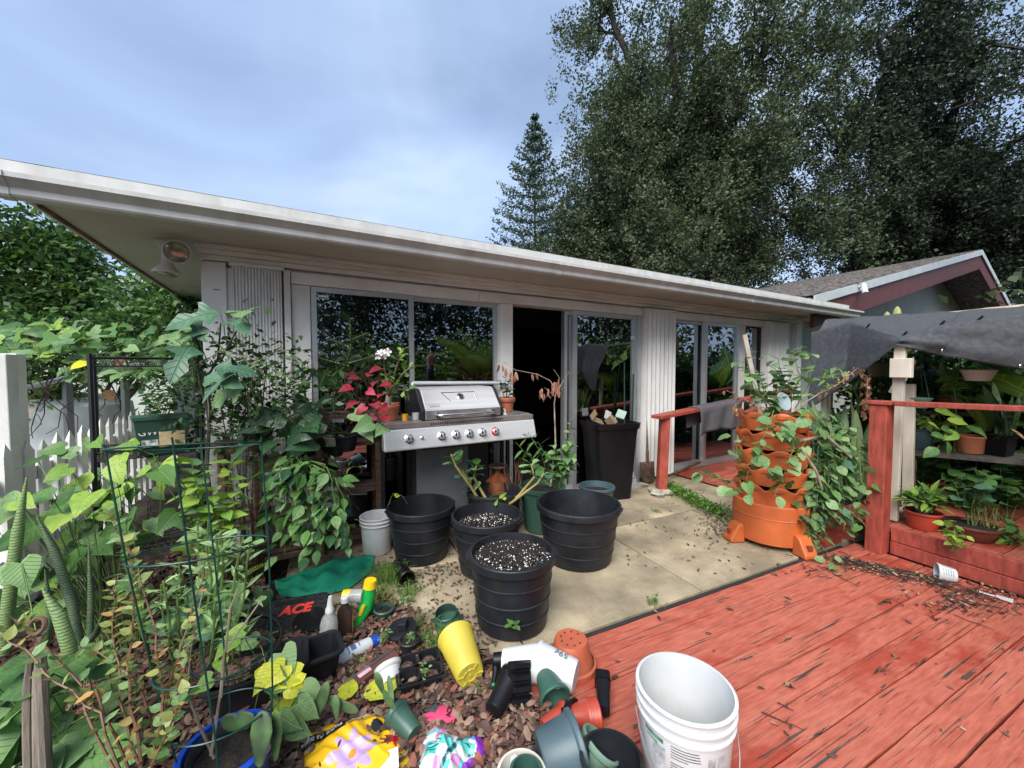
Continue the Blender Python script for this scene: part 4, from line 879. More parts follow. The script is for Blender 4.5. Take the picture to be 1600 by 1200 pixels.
MB().grid(lambda u, v: ((u - .5) * .21 * (1 if v > .25 else .72 + v * 1.1), -.03 * (1 - (2 * u - 1) ** 2) + .012 * v, .0 + .27 * v), 8, 8).build('blade', M_RUST, t, True).modifiers.new('s', 'SOLIDIFY').thickness = .003
MB().tube([(0, -.012, .2), (0, 0, .4)], [.012, .024], 10).build('socket', M_RUST, t, True)
p = gz(1030, 772); t = thing('stone', 'pale rough stone by the shovel blade', 'stone', p)
mb = MB(); mb.lathe([(0, -.02), (.10, -.01), (.13, .03), (.09, .065), (0, .07)], 12, mod=lambda a, i: 1 + .25 * math.sin(3 * a + i) + .1 * math.sin(7 * a)); mb.build('rock', P('limestone', (.4, .37, .3), .9, .25, 12, bump=.6), t, True)
p = gz(1003, 760); t = thing('stone', 'small grey stone between shovel and broom', 'stone', p); mb = MB(); mb.lathe([(0, -.01), (.05, 0), (.06, .03), (.0, .05)], 10, mod=lambda a, i: 1 + .25 * math.sin(2 * a + i)); mb.build('rock', P('limestone', (.4, .37, .3)), t, True)

# ================================================================== RED RAIL WITH TOWEL
a = H(*(lambda q: (q[0], -.50))(fac(1026, 652, -.50)), fac(1026, 652, -.50)[1]); xb, zb = fac(1235, 609, -.40); b_ = H(xb, -.40, zb)
t = thing('deck_handrail', 'red wooden handrail board on a slanted post before the right slider', 'railing', Vector((a.x, a.y, 0)))
o = Vector((a.x, a.y, 0)); MB().bar(a - o, b_ - o, .15, .038).build('top_board', M_REDW, t, bevel=.004)
pb = gz(1040, 752, .03); dd = (b_ - a).normalized(); pt = a + dd * .14 - U3 * .02; pb2 = Vector((pb.x, pb.y, .0)); 
pb2 = Vector((pt.x - .03, pt.y, 0.)); MB().bar(pb2 - o, pt - o, .10, .10, up=Vector((0, 1, 0))).build('post', M_REDW, t, bevel=.005)
pt = b_ - dd * .1 - U3 * .02; MB().bar(Vector((pt.x, pt.y, .06)) - o, pt - o, .09, .09, up=Vector((0, 1, 0))).build('post', M_REDW, t, bevel=.005)
m1 = a.lerp(b_, .22); m2 = a.lerp(b_, .52); t = thing('towel', 'dark grey towel hung over the red handrail', 'towel', m1)
sd_ = dd.cross(U3).normalized()
def tw(u, v):
    p = (m2 - m1) * u; s = (v - .5) * 2; q = abs(s); 
    off = sd_ * (.082 * (1 if s > 0 else -1) * min(1, q / .22)) ; dr = max(0, q - .2) / .8 * (.34 if s > 0 else .26)
    fold = .014 * math.sin(u * 17 + s * 2) * min(1, q * 2); return p + off * (1 + fold * 3) + sd_ * fold + U3 * (.024 - dr + .03 * math.sin(u * 5) * (q > .9))
MB().grid(tw, 22, 24).build('cloth', M_TOWEL, t, True, sharp=180).modifiers.new('s', 'SOLIDIFY').thickness = .006
MB().grid(lambda u, v: tw(u, v * .03 + .0) + U3 * -.002 + sd_ * .004, 22, 2).build('hem', P('towel_hem', (.13, .12, .13), .95), t)
p0_, p1_ = gz(1035, 748, .07), gz(1112, 716, .09); t = thing('fallen_branch', 'brown stick lying across the door platform', 'stick', p0_); MB().tube([p0_ - p0_, (p1_ - p0_) * .5 + U3 * .02, p1_ - p0_], [.015, .017, .02], 8).build('stick', P('brown_bark', (.16, .09, .045), .8, .3), t, True); MB().tube([(p1_ - p0_) * .96 + U3 * .0, (p1_ - p0_) * 1.06], .023, 8).build('broken_end', M_REDW, t, True)

# ================================================================== GARDEN TOWER
gt = thing('planter_tower', 'tall orange tiered planter tower with scalloped pockets on three feet', 'planter tower', (2.20, 3.30, 0), .5)
MB().lathe([(0, .035), (.27, .035), (.285, .045), (.288, .12), (.286, .24), (.291, .245), (.286, .25), (.282, .345), (.272, .355), (0, .355)], 48).build('drum', M_ORANGE, gt, True, sharp=40)
nt_ = 5; th_ = .147; z = .352
for k in range(nt_):
    ph = (k % 2) * math.pi / 9; mb = MB(); n = 90
    prs = [(.0, .240, .0), (.25, .244, .12), (.55, .250, .45), (.85, .258, .9), (1.0, .262, 1.0), (1.03, .257, 1.), (1.0, .251, 1.), (.75, .235, .85), (.5, .225, .5)]
    v = []; f = []
    for (u, r_, amp) in prs:
        for i in range(n):
            a = 2 * math.pi * i / n; c = .5 + .5 * math.cos(9 * (a + ph)); q = r_ + amp * .026 * c ** 1.5 - amp * .006 * (1 - c)
            v.append((q * math.cos(a), q * math.sin(a), z + th_ * u - amp * .03 * c ** 2))
    for j in range(len(prs) - 1):
        for i in range(n): f.append((j * n + i, j * n + (i + 1) % n, (j + 1) * n + (i + 1) % n, (j + 1) * n + i))
    mb.add(v, f); mb.build('tier', M_ORANGE, gt, True, sharp=60)
    MB().lathe([(.26, z + th_ * .72), (.1, z + th_ * .76), (0, z + th_ * .77)], 36, close=False).build('soil', M_SOIL, gt, True)
    z += th_
for a in (-1.95, -.35, 1.2, 2.7):
    mb = MB(); mb.M = Matrix.Rotation(a, 4, 'Z'); mb.prism([(-.27, .0), (-.395, .0), (-.40, .03), (-.33, .15), (-.285, .16)], -.055, .055); fo = mb.build('foot', M_ORANGE, gt, bevel=.012)
    mb = MB(); mb.M = Matrix.Rotation(a, 4, 'Z'); mb.box(-.02, .02, -.385, -.362, .06, .10) ; mb.build('foot_slot', P('dark_orange', (.2, .05, .015), .7), fo)
TZ = z
t = thing('garden_stake', 'grey wooden stake standing upright in the planter tower', 'stake', (2.2, 3.3, TZ - .1)); a = gd(1163, 523, 3.2) - Vector(t.location); MB().bar(Vector((-.13, -.08, -.05)), a, .034, .018, up=Vector((0, 1, 0))).build('stick', P('stake_wood', (.45, .4, .35), .8, .2), t)
# ================================================================== RED POST, RAIL, SHADE SHELTER
t = thing('deck_post', 'thick red painted post at the corner of the raised deck', 'post', D(.585, -.17), TD)
B('post', M_REDW, t, -.06, .06, -.055, .055, 0, 1.165, .006); B('cap', M_REDW, t, -.075, .075, -.08, .07, 1.167, 1.195, .004)
t = thing('deck_rail', 'long red top rail running off to the right from the post', 'railing', D(.585, -.26), TD); MB().bar((0, 0, 1.18), (.02, -2.8, 1.26), .10, .035).build('top_rail', M_REDW, t, bevel=.004); B('rail_post', M_REDW, t, -.03, .07, -2.75, -2.65, .19, 1.235)
# cream lumber frame
def Dd(px, py, x):                     # a pixel ray met with the vertical plane at deck x
    d = ray(px, py); c = Vector((0, 0, CH)); k = (x - (c - D0).dot(DU)) / d.dot(DU); return c + d * k
sh = thing('shade_shelter', 'cream lumber frame of the plant shelter leaning behind the red rail', 'shelter', D(.95, -.1), TD); so_ = Vector(sh.location); Ri = Matrix.Rotation(-TD, 3, 'Z')
def sl_(p): return Ri @ (Vector(p) - so_)
p1 = gd(1408, 530, 3.15); p0b = gz(1394, 808, .21); p0b = gd(1394, 812, 3.2)
MB().bar(sl_(p0b), sl_(p1), .07, .04, up=Vector((1, 0, 0))).build('front_post', M_PINE, sh, bevel=.004)
MB().bar(sl_(gd(1409, 560, 3.12)), sl_(gd(1408, 590, 3.12)), .13, .05, up=Vector((1, 0, 0))).build('cleat', M_PINE, sh, bevel=.004)
MB().bar(sl_(gd(1396, 615, 3.27)), sl_(gd(1424, 562, 3.22)), .06, .035, up=Vector((1, 0, 0))).build('brace', M_PINE, sh)
MB().bar(sl_(gd(1418, 790, 3.45)), sl_(gd(1422, 600, 3.4)), .07, .04, up=Vector((1, 0, 0))).build('rear_post', M_PINE, sh, bevel=.004)
MB().bar(sl_(gd(1394, 808, 3.22)), sl_(gd(1420, 796, 3.45)), .05, .06).build('foot_rail', M_PINE, sh)
for (px, py, y, zz) in ((1700, 480, 2.75, 1.9), (1640, 470, 4.6, 2.0), (1300, 505, 4.7, 1.75), (1290, 600, 4.0, 1.45)):
    p = gd(px, py, y); MB().bar(sl_(Vector((p.x, p.y, .185 if y < 4.65 else .0))), sl_(p), .05, .05, up=Vector((1, 0, 0))).build('post', M_PINE, sh)
for (a, b) in (((1408, 545, 3.19), (1700, 487, 2.8)), ((1300, 508, 4.7), (1640, 473, 4.6)), ((1408, 542, 3.2), (1300, 508, 4.7))): MB().bar(sl_(gd(*a)), sl_(gd(*b)), .03, .03).build('roof_bar', M_PINE, sh)
# cloth: draped over the frame, hanging in front
cl = thing('shade_cloth', 'dark grey shade cloth draped over the plant shelter', 'shade cloth', gd(1408, 530, 3.15)); cb = Vector(cl.location)
TOPF = [(1268, 520, 4.15), (1330, 503, 3.75), (1405, 527, 3.16), (1470, 508, 3.05), (1600, 492, 2.85), (1740, 478, 2.7)]
BACK = [(1290, 500, 4.75), (1350, 495, 4.7), (1420, 490, 4.7), (1500, 486, 4.65), (1600, 478, 4.6), (1740, 470, 4.6)]
LOW = [(1262, 640, 3.95), (1310, 610, 3.72), (1402, 540, 3.12), (1475, 556, 3.02), (1600, 578, 2.8), (1740, 596, 2.65)]
def lerpl(L_, u):
    k = u * (len(L_) - 1); i = min(int(k), len(L_) - 2); f = k - i; f = f * f * (3 - 2 * f) if i != 1 else f; return gd(*L_[i]).lerp(gd(*L_[i + 1]), f)
def cloth(u, v):
    A, Bp, C_ = lerpl(BACK, u), lerpl(TOPF, u), lerpl(LOW, u)
    if v < .5: p = A.lerp(Bp, v * 2); p.z -= .09 * math.sin(math.pi * v * 2) * (.5 + .5 * math.sin(u * 9) ** 2)
    else: p = Bp.lerp(C_, (v - .5) * 2); w_ = (v - .5) * 2; n = Vector((-.35, -.9, 0)); p += n * (.04 * math.sin(w_ * math.pi) + .013 * math.sin(u * 31 + w_ * 6) * w_ + .014 * math.sin(u * 13 - w_ * 9) * math.sin(w_ * math.pi))
    if v < .5: p.z += .006 * math.sin(u * 40 + v * 20)
    return p - cb
o = MB().grid(cloth, 90, 44).build('sheet', M_CLOTH, cl, True, sharp=180); o.modifiers.new('s', 'SOLIDIFY').thickness = .003
for px, py in ((1596, 572), (1474, 548)): MB().ring(gd(px, py, 2.79 if px > 1550 else 2.99) - cb, .012, .004, 14, 5, M=Matrix.Rotation(R(90), 3, 'X')).build('grommet', M_CHROME, cl, True)
for u in (.28, .45, .62, .7, .85): p = Vector(cloth(u, .5)); MB().tube([p + Vector((0, .02, .0)), p + Vector((0, -.012, .03))], .008, 6).build('clip', M_BLKM, cl)
# plant shelves under the cloth (deck frame)
def shelf(label, px0, py0, y0, px1, py1, y1, dpt, mat, legs=True):
    a, b = gd(px0, py0, y0), gd(px1, py1, y1); b.z = a.z; e = (b - a).normalized(); n = Vector((-e.y, e.x, 0)); 
    if n.y < 0: n = -n
    t = thing('plant_shelf', label, 'shelf', Vector((a.x, a.y, .185))); o = Vector(t.location)
    for k in range(3): p = n * (.02 + dpt * k / 3 + dpt / 6); MB().bar(a - o + p - U3 * .015, b - o + p - U3 * .015, dpt / 3 - .012, .03).build('board', mat, t, bevel=.003)
    MB().bar(a - o - U3 * .02, b - o - U3 * .02, .025, .045).build('front_rail', mat, t)
    for p in (a + e * .05, b - e * .05):
        for q in (.04, dpt - .02): g = p + n * q - o; MB().bar(Vector((g.x, g.y, 0)), Vector((g.x, g.y, a.z - .185 - .035)), .04, .04, up=Vector((1, 0, 0))).build('leg', mat, t)
    return t, a, e, n
M_SHELF = P('grey_shelf_board', (.10, .09, .08), .8, .3, 8, bump=.3)
sf1, sa, se, sn = shelf('weathered grey plant shelf under the shade cloth, holding pots', 1416, 703, 3.55, 1720, 740, 2.95, .36, M_SHELF)
sf2, sb_, sbe, sbn = shelf('upper rear plant shelf deep under the shade cloth', 1390, 640, 4.5, 1760, 655, 3.7, .3, M_SHELF)

# ================================================================== CLUTTER ON THE GROUND
def up_from(d): return Vector(d).normalized().to_track_quat('Z', 'Y').to_euler()
def lying(p, yaw, tilt=88):            # axis of a pot pointing along yaw (rad, world) and tilt from vertical
    return (Matrix.Rotation(yaw, 3, 'Z') @ Matrix.Rotation(R(tilt), 3, 'Y')).to_euler()
# big white bucket near the camera
wb = pail('large white plastic bucket on the red deck nearest the camera', (gz(1070, 1195, .02).x + .02, 1.27, .005), .152, .132, .375)
wbl = Vector(wb.location); wb.location = (.585, 1.29, .004)
rz = lambda z: .132 + .02 * z / .375
def on_pail(a, z, off=.0008): r = rz(z) + off; return Vector((r * math.cos(a), r * math.sin(a), z))
def wrap(name, mat, a0, a1, z0, z1, off=.0008, n=10): return MB().grid(lambda u, v: on_pail(a0 + (a1 - a0) * u, z0 + (z1 - z0) * v, off), n, 1).build(name, mat, wb)
pg = P('pail_print_grey', (.13, .14, .15), .6, .3, 50); pgl = P('pail_print_pale', (.42, .44, .46), .6, .2, 50); pgn = P('pail_print_green', (.12, .3, .2), .6, .3, 30)
fa = -math.pi / 2 - .38
for k in range(15):
    if k in (5, 11): continue
    wrap('printed_line', pg, fa - .30, fa + .30 - (.25 if k in (4, 10) else random.uniform(0, .05)), .272 - k * .009, .275 - k * .009)
wrap('printed_panel', pgl, fa - .72, fa - .42, .17, .25); wrap('printed_panel', pgn, fa - .95, fa - .46, .262, .276); wrap('printed_panel', pgl, fa + .45, fa + .62, .15, .26); wrap('printed_panel', pgl, fa + .68, fa + .9, .2, .26); wrap('printed_panel', pgn, fa - .9, fa - .6, .25, .256)
for k, s in (): text('embossed_mark', s, .05, pgl, wb, Matrix.Translation(on_pail(math.pi / 2 - .35, .11 + .055 * (1 - k), -.0075)) @ Matrix.Rotation(math.pi / 2 - .35 - math.pi / 2 , 4, 'Z') @ Matrix.Rotation(R(90), 4, 'X')) if k == 0 else None
MB().lathe([(.127, .012), (.1, .013), (0, .013)], 24, close=False).build('green_residue', P('algae_water', (.30, .36, .16), .3, .3, 6), wb, True)
hp = [Vector((-.158, -.0, .30))] + [Vector((.165 * math.cos(a) , -.17 * math.sin(a) * 1.0 , .30 - .24 * math.sin(a))) for a in np.linspace(math.pi, 0, 15)][0:] + [Vector((.158, 0, .30))]
MB().tube(hp, .002, 5).build('wire_handle', M_GALV, wb, True); MB().tube(hp[7:10], .009, 8).build('handle_grip', M_WPL, wb, True)

# black kneeling pad
c = gz(440, 975, .02); kp = thing('kneeling_pad', 'black foam kneeling pad with red lettering on the ground', 'kneeling pad', c + Vector((0, 0, .015)), rot=(R(14), R(-3), R(14)))
M_FOAM = P('black_foam', (.018, .018, .02), .45, .2, 40, bump=.5, bscale=70)
w_, d_ = .235, .135
b0, b1 = rbox(w_ * 2, d_ * 2, w_ * 2, d_ * 2, 0, .028, .04); b2, b3 = rbox(w_ * 2 - .012, d_ * 2 - .012, w_ * 2 - .012, d_ * 2 - .012, .034, .034, .036)
shell('pad', [b0, b1, b2], M_FOAM, kp, True, True)
h0_, h1_ = rbox(.17, .028, .17, .028, .0345, .0365, .012); shell('hand_slot', [h0_, h1_], P('slot_black', (.004, .004, .004), .9), kp, True, True).location = (.03, .095, 0)
ACE = P('ace_red', (.75, .05, .04), .5)
text('lettering', 'ACE', .085, ACE, kp, Matrix.Translation((.07, .03, .0352)), .0006, .12, .004)
MB().lathe([(0, .0345), (.085, .0345), (.085, .0352), (0, .0352)], 20, (.16, -.06, 0)).build('wet_patch', P('wet_foam', (.012, .013, .013), .12), kp)
# black window trays
def tray(label, px, py, rz_, L_=.34, W2=.17, h=.13):
    o = thing('planter_tray', label, 'planter', gz(px, py, .05) * Vector((1, 1, 0)), rz_, 'black plastic planter trays')
    a0, a1 = rbox(L_ * .85, W2 * .8, L_, W2, 0, h, .035); a2, a3 = rbox(L_ + .03, W2 + .03, L_ + .03, W2 + .03, h + .001, h + .012, .045); a4, a5 = rbox(L_ - .012, W2 - .012, L_ * .85 - .012, W2 * .8 - .012, h + .012, .012, .03)
    shell('tray', [a0, a1, a2, a3, a4, a5], M_BLK, o, True, True); return o
tray('empty black oblong planter beside the kneeling pad', 468, 1052, R(35)); tray('black oblong planter half under yellow green leaves', 405, 1075, R(28), .36, .2, .15)
# clear spray bottle
def bottle(name, label, loc, prof_, mat, rot=None, cat='bottle', n=24): o = thing(name, label, cat, loc, rot=rot); MB().lathe(prof_, n).build('body', mat, o, True, sharp=40); return o
M_CLEAR = P('clear_plastic', (.42, .44, .44), .12, .2, 9); 
def clearmat():
    m, n, l = nodes('clear_plastic_bottle'); o = n.nodes.new('ShaderNodeOutputMaterial'); tr = n.nodes.new('ShaderNodeBsdfTransparent'); tr.inputs[0].default_value = (.82, .85, .85, 1)
    pb_ = n.nodes.new('ShaderNodeBsdfPrincipled'); pb_.inputs['Base Color'].default_value = (.55, .58, .58, 1); pb_.inputs['Roughness'].default_value = .1
    nz_ = n.nodes.new('ShaderNodeTexNoise'); nz_.inputs['Scale'].default_value = 9; mr = n.nodes.new('ShaderNodeMapRange'); mr.inputs[3].default_value = .2; mr.inputs[4].default_value = .75; l(nz_.outputs[0], mr.inputs[0])
    ms = n.nodes.new('ShaderNodeMixShader'); l(mr.outputs[0], ms.inputs[0]); l(tr.outputs[0], ms.inputs[1]); l(pb_.outputs[0], ms.inputs[2]); l(ms.outputs[0], o.inputs[0]); return m
M_CLR = clearmat()
p = gz(512, 1018); sb = bottle('clear_bottle', 'clear plastic squeeze bottle with a long nozzle, standing by the kneeling pad', p, [(0, 0), (.038, 0), (.043, .01), (.043, .05), (.041, .07), (.043, .09), (.043, .14), (.036, .175), (.02, .20), (.018, .215), (0, .215)], M_CLR, (R(-2), R(3), 0))
MB().lathe([(.021, .205), (.021, .222), (.016, .23), (.012, .27), (.009, .285), (0, .287)], 16).build('nozzle', P('frosted', (.62, .62, .6), .4), sb, True)
lbl = P('blue_label', (.14, .32, .42), .5, .35, 25); MB().grid(lambda u, v: (.0437 * math.cos(-2.2 + 1.7 * u), .0437 * math.sin(-2.2 + 1.7 * u), .035 + .075 * v), 12, 1).build('label', lbl, sb)
p = gz(540, 996); br = thing('brown_bottle', 'square brown plastic bottle with a white cap', 'bottle', p, .3); a0, a1 = rbox(.075, .062, .075, .062, 0, .15, .016); a2, a3 = rbox(.03, .03, .03, .03, .185, .20, .014); M_BRN = P('brown_bottle_plastic', (.05, .028, .022), .25, .15)
shell('body', [a0, a1, a2, a3], M_BRN, br, True, True); MB().lathe([(0, .197), (.021, .197), (.021, .222), (.018, .226), (0, .226)], 20).build('cap', M_WPL, br, True)
MB().box(.0378, .0385, -.028, .028, .02, .13).build('label', P('bright_label', (.6, .45, .05), .5, .4, 18, col2=(.45, .04, .05)), br)
# green and yellow hose-end feeder
c = gz(566, 985); G_ = P('feeder_green', (.01, .36, .06), .35, .06); Y_ = P('feeder_yellow', (.8, .52, .01), .4, .06)
fd = thing('hose_end_feeder', 'bright green and yellow hose end plant feeder lying among the bottles', 'sprayer', c + Vector((0, 0, .02)))
def fl(px, py, y): return gd(px, py, y) - Vector(fd.location)
yd = c.y + .04
MB().tube([fl(578, 912, yd + .05), fl(577, 928, yd + .05), fl(572, 948, yd + .03), fl(566, 962, yd), fl(556, 982, yd - .03), fl(551, 990, yd - .04)], [.035, .038, .04, .027, .02, .02], 14).build('gun_body', G_, fd, True); MB().tube([fl(579, 906, yd + .05), fl(578, 917, yd + .05)], [.033, .039], 16).build('collar', Y_, fd, True)
MB().tube([fl(552, 988, yd - .04), fl(549, 995, yd - .05)], .022, 14).build('hose_end', Y_, fd, True); MB().tube([fl(567, 931, yd + .02), fl(548, 931, yd + .02)], [.036, .036], 16).build('canister_neck', M_CLR, fd, True); MB().tube([fl(548, 931, yd + .02), fl(536, 930, yd + .02)], [.036, .03], 16).build('canister', Y_, fd, True)
MB().bar(fl(562, 962, yd - .03), fl(569, 945, yd - .015), .014, .012).build('trigger', Y_, fd)
# aerosol can lying
p = gz(552, 1020); q0 = gz(516, 1036, .033); q1 = gz(590, 1000, .033); ax = (q1 - q0).normalized(); ca = thing('aerosol_can', 'white spray can with a blue cap lying on the mulch', 'spray can', q0, rot=up_from(ax)); Lc = .19
MB().lathe([(0, 0), (.030, 0), (.033, .006), (.033, Lc), (.028, Lc + .012), (0, Lc + .014)], 24).build('can', M_WPL, ca, True, sharp=40); MB().lathe([(.029, Lc + .002), (.029, Lc + .05), (.025, Lc + .054), (0, Lc + .054)], 20).build('cap', P('cap_blue', (.01, .05, .35), .35), ca, True)
for a0, a1, z0, z1, m in ((0, 6.28, .012, .02, P('can_aqua', (.3, .6, .55), .4)), (1.2, 2.3, .03, .06, P('can_aqua', (0, 0, 0))), (.9, 2.6, .08, .085, P('can_print', (.08, .15, .35), .5)), (1.2, 2.3, .095, .12, P('can_print', (0, 0, 0))), (1., 2.2, .135, .14, P('can_print', (0, 0, 0))), (3.8, 5.2, .05, .13, P('can_aqua', (0, 0, 0)))): MB().grid(lambda u, v: (.0336 * math.cos(a0 + (a1 - a0) * u), .0336 * math.sin(a0 + (a1 - a0) * u), z0 + (z1 - z0) * v), 20, 1).build('print', m, ca)
# brown bar with pink tag
q0, q1 = gz(535, 1083, .03), gz(620, 1022, .05); t = thing('level_bar', 'brown aluminium edged bar with a pink tag lying in the mulch', 'bar', q0)
e = (q1 - q0); MB().bar((0, 0, 0), e, .045, .022).build('bar', P('brown_enamel', (.12, .05, .04), .4), t, bevel=.003); n_ = e.cross(U3).normalized() * -.022; MB().bar(n_ + U3 * .012, n_ + e + U3 * .012, .006, .024).build('edge', M_GALV, t)
f_ = e.normalized(); MB().bar(f_ * .08 + U3 * .0135 + n_ * .6, f_ * .14 + U3 * .0135 + n_ * .6, .03, .003).build('tag', P('pink_tag', (.75, .42, .5), .5), t)
# six-pack nursery tray
c = gz(655, 1052, .04); tr = thing('cell_tray', 'black four cell nursery tray with seedlings', 'nursery tray', Vector((c.x, c.y, 0)), R(22)); 
[B('frame', M_BLK, tr, *q, .066, .074) for q in ((-.108, -.098, -.1, .1), (.098, .108, -.1, .1), (-.097, .097, -.1, -.091), (-.097, .097, .091, .1))]
for x in (-.05, .05):
    for y in (-.046, .046):
        a0, a1 = rbox(.07, .07, .085, .08, 0, .074, .02); a2, a3 = rbox(.092, .087, .092, .087, .0745, .079, .022); a4, a5 = rbox(.08, .075, .066, .066, .079, .006, .018)
        sh_ = shell('cell', [a0, a1, a2, a3, a4, a5], M_BLK, tr, True, True); sh_.location = (x, y, 0)
        mb = MB(); mb.lathe([(.032, .055), (.015, .062), (0, .06)], 12, close=False); mb.build('soil', P('bark_soil', (.12, .07, .05), .9, .5, 60, bump=.8), sh_, True) if not (x < 0 and y < 0) else None
# small pots and things
M_ = {}
def gpot(label, px, py, r1, r0, h, mat, yaw=0., tilt=0., z=0., soil=None, rim=.006, rimh=.022, group='loose plastic pots on the ground', bands=(), name='flower_pot', hollow=True, **k):
    p = gz(px, py, z + (r1 * .8 if tilt > 45 else 0)); p.z = z + ((r0 + r1) / 2 * math.sin(R(tilt)) if tilt > 30 else 0)
    return pot(label, p, r1, r0, h, mat, rim, rimh, 'pot', name, group, lying(p, yaw, tilt) if tilt else None, soil, .004, 28, bands)
def lie(label, rim_c, base_c, z_r, z_b, r1, r0, mat, **k):
    """pot lying from its base centre to its rim centre"""
    a, b = gz(*base_c, z_b), gz(*rim_c, z_r); h = (b - a).length
    return pot(label, a, r1, r0, h, mat, k.get('rim', .006), k.get('rimh', .022), k.get('cat', 'pot'), k.get('name', 'flower_pot'), k.get('group', 'loose plastic pots on the ground'), up_from(b - a), k.get('soil'), .004, 28, k.get('bands', ()))
yp = lie('yellow plastic pot tipped over, its base toward the camera', (712, 995), (735, 1055), .105, .072, .088, .064, M_YEL, rim=.005, rimh=.012)
for k in range(6): a = k * math.pi / 3; MB().bar((.03 * math.cos(a), .03 * math.sin(a), -.002), (.06 * math.cos(a), .06 * math.sin(a), -.002), .006, .004).build('base_rib', M_YEL, yp)
MB().ring((0, 0, -.001), .03, .003, 20, 5).build('base_ring', M_YEL, yp, True); MB().lathe([(0, -.003), (.006, -.003), (.006, .001), (0, .001)], 10).build('base_nub', M_YEL, yp)
gp = gpot('dark green plastic pot upside down beside the front black pot', 700, 975, .062, .085, .085, M_GRN, 0, 0, 0, rim=.001)
gp.rotation_euler = (R(12), R(-6), 0)
tp = gpot('terracotta plastic pot upside down behind the white pots', 888, 1036, .078, .112, .135, M_TERRAP, rim=.0); tp.location = (*gz(892, 1040)[:2], .0)
MB().lathe([(.113, .0), (.122, .003), (.122, .028), (.112, .034)], 32, close=False).build('rim', M_TERRAP, tp, True)
for k in range(9): a = k * .7; r_ = .05 if k else 0; MB().lathe([(0, 0), (.005, 0), (.005, .002), (0, .002)], 8, (r_ * math.cos(a), r_ * math.sin(a), .1352)).build('drain_hole', P('hole_dark', (.06, .02, .012), .9), tp)
MB().lathe([(0, .1345), (.076, .1345), (.078, .13)], 28, close=False).build('base_disc', M_TERRAP, tp)
wp = lie('white plastic pot lying on its side with a handwritten price', (838, 1033), (900, 1058), .085, .07, .085, .068, M_WPL, rim=.005, rimh=.014)
text('handwriting', '59¢', .045, P('pencil', (.1, .14, .14), .6), wp, Matrix.Translation((.0, -.0, .0)) @ Matrix.Rotation(0, 4, 'Z') @ Matrix.Translation((-.0045, .0, .075)) @ Matrix.Translation((-.0, .079, 0)) @ Matrix.Rotation(R(90) - .09, 4, 'X') @ Matrix.Rotation(R(180), 4, 'Y') @ Matrix.Rotation(R(90), 4, 'Z'), .0005)
wj = lie('white plastic jug with a black sprayer neck inside the white pot', (785, 1030), (842, 1035), .085, .085, .045, .078, M_WPL, rim=.0, cat='jug', name='sprayer_jug', group=None)
lh = .19; 
a = gz(786, 1030, .085); t = thing('spray_nozzle', 'black spray nozzle with green tip on the white jug', 'nozzle', a); MB().tube([(.01, 0, 0), (-.045, -.005, 0)], [.032, .03], 14).build('collar', M_BLKS, t, True); e = gz(772, 1047, .06) - a; MB().tube([(-.035, -.01, -.01), (-.035 - .0, -.04, -.03), (-.04, -.085, -.05)], [.016, .014, .011], 10).build('spout', M_BLKS, t, True); MB().tube([(-.04, -.085, -.05), (-.0405, -.095, -.054)], .009, 10).build('tip', P('tip_green', (.02, .3, .12), .4), t, True); MB().tube([(-.03, .02, -.01), (-.09, .03, -.05)], .009, 8).build('trigger', M_BLKS, t, True)
# stacks of black pots
def stack(label, rim_c, base_c, zr, zb, r1, r0, mat, n, square=False, top=None):
    a, b = gz(*base_c, zb), gz(*rim_c, zr); ax = (b - a).normalized(); L_ = (b - a).length; o = thing('pot_stack', label, 'pots', a, rot=up_from(ax), group='nested stacks of small pots')
    for k in range(n):
        z0 = k * .009; h = L_ - (n - 1) * .009
        m = top if (top and k == n - 1) else mat
        if square:
            a0, a1 = rbox(r0 * 1.7, r0 * 1.7, r1 * 1.8, r1 * 1.8, z0, z0 + h, .012, 4); a2, a3 = rbox(r1 * 1.98, r1 * 1.98, r1 * 1.98, r1 * 1.98, z0 + h - .008, z0 + h, .014, 4); a4, a5 = rbox(r1 * 1.75, r1 * 1.75, r0 * 1.62, r0 * 1.62, z0 + h, z0 + .006, .01, 4); shell('pot', [a0, a1, a2, a3, a4, a5], m, o, True, True)
        else: q = MB().lathe([(p[0], p[1] + z0) for p in pot_profile(r1, r0, h, .003, .004, .016)], 26).build('pot', m, o, True, sharp=40)
    return o
stack('nested stack of small black round pots with a pale green one inside', (802, 1052), (770, 1112), .075, .05, .052, .038, M_BLKS, 4, top=M_GRNL)
stack('nested stack of black square pots standing upside down on the deck', (941, 1056), (944, 1112), .055, .045, .034, .027, M_BLKS, 5, True)
t = thing('seedling_tray', 'black ribbed plastic seedling tray leaning on the white pot', 'tray', gz(812, 1108, .0), rot=(R(62), R(12), R(22)))
mb = MB(); mb.box(-.055, .055, 0, .17, 0, .006); mb.build('back', M_BLKS, t)
for k in range(4): MB().add([(-.05, .012 + k * .042, .006), (.05, .012 + k * .042, .006), (.05, .046 + k * .042, .006), (-.05, .046 + k * .042, .006), (-.035, .02 + k * .042, .034), (.035, .02 + k * .042, .034), (.035, .038 + k * .042, .034), (-.035, .038 + k * .042, .034)], [(0, 1, 5, 4), (1, 2, 6, 5), (2, 3, 7, 6), (3, 0, 4, 7), (4, 5, 6, 7)]).build('cell', M_BLKS, t)
lie('dark green pot lying open toward the camera beneath the white pot', (868, 1093), (852, 1055), .06, .08, .062, .045, M_GRN)
lie('small orange red pot lying on the mulch', (888, 1118), (850, 1140), .06, .045, .05, .037, M_TERRAR)
lie('black pot rim squeezed between the orange red pots', (897, 1125), (880, 1120), .06, .05, .065, .055, M_BLKS)
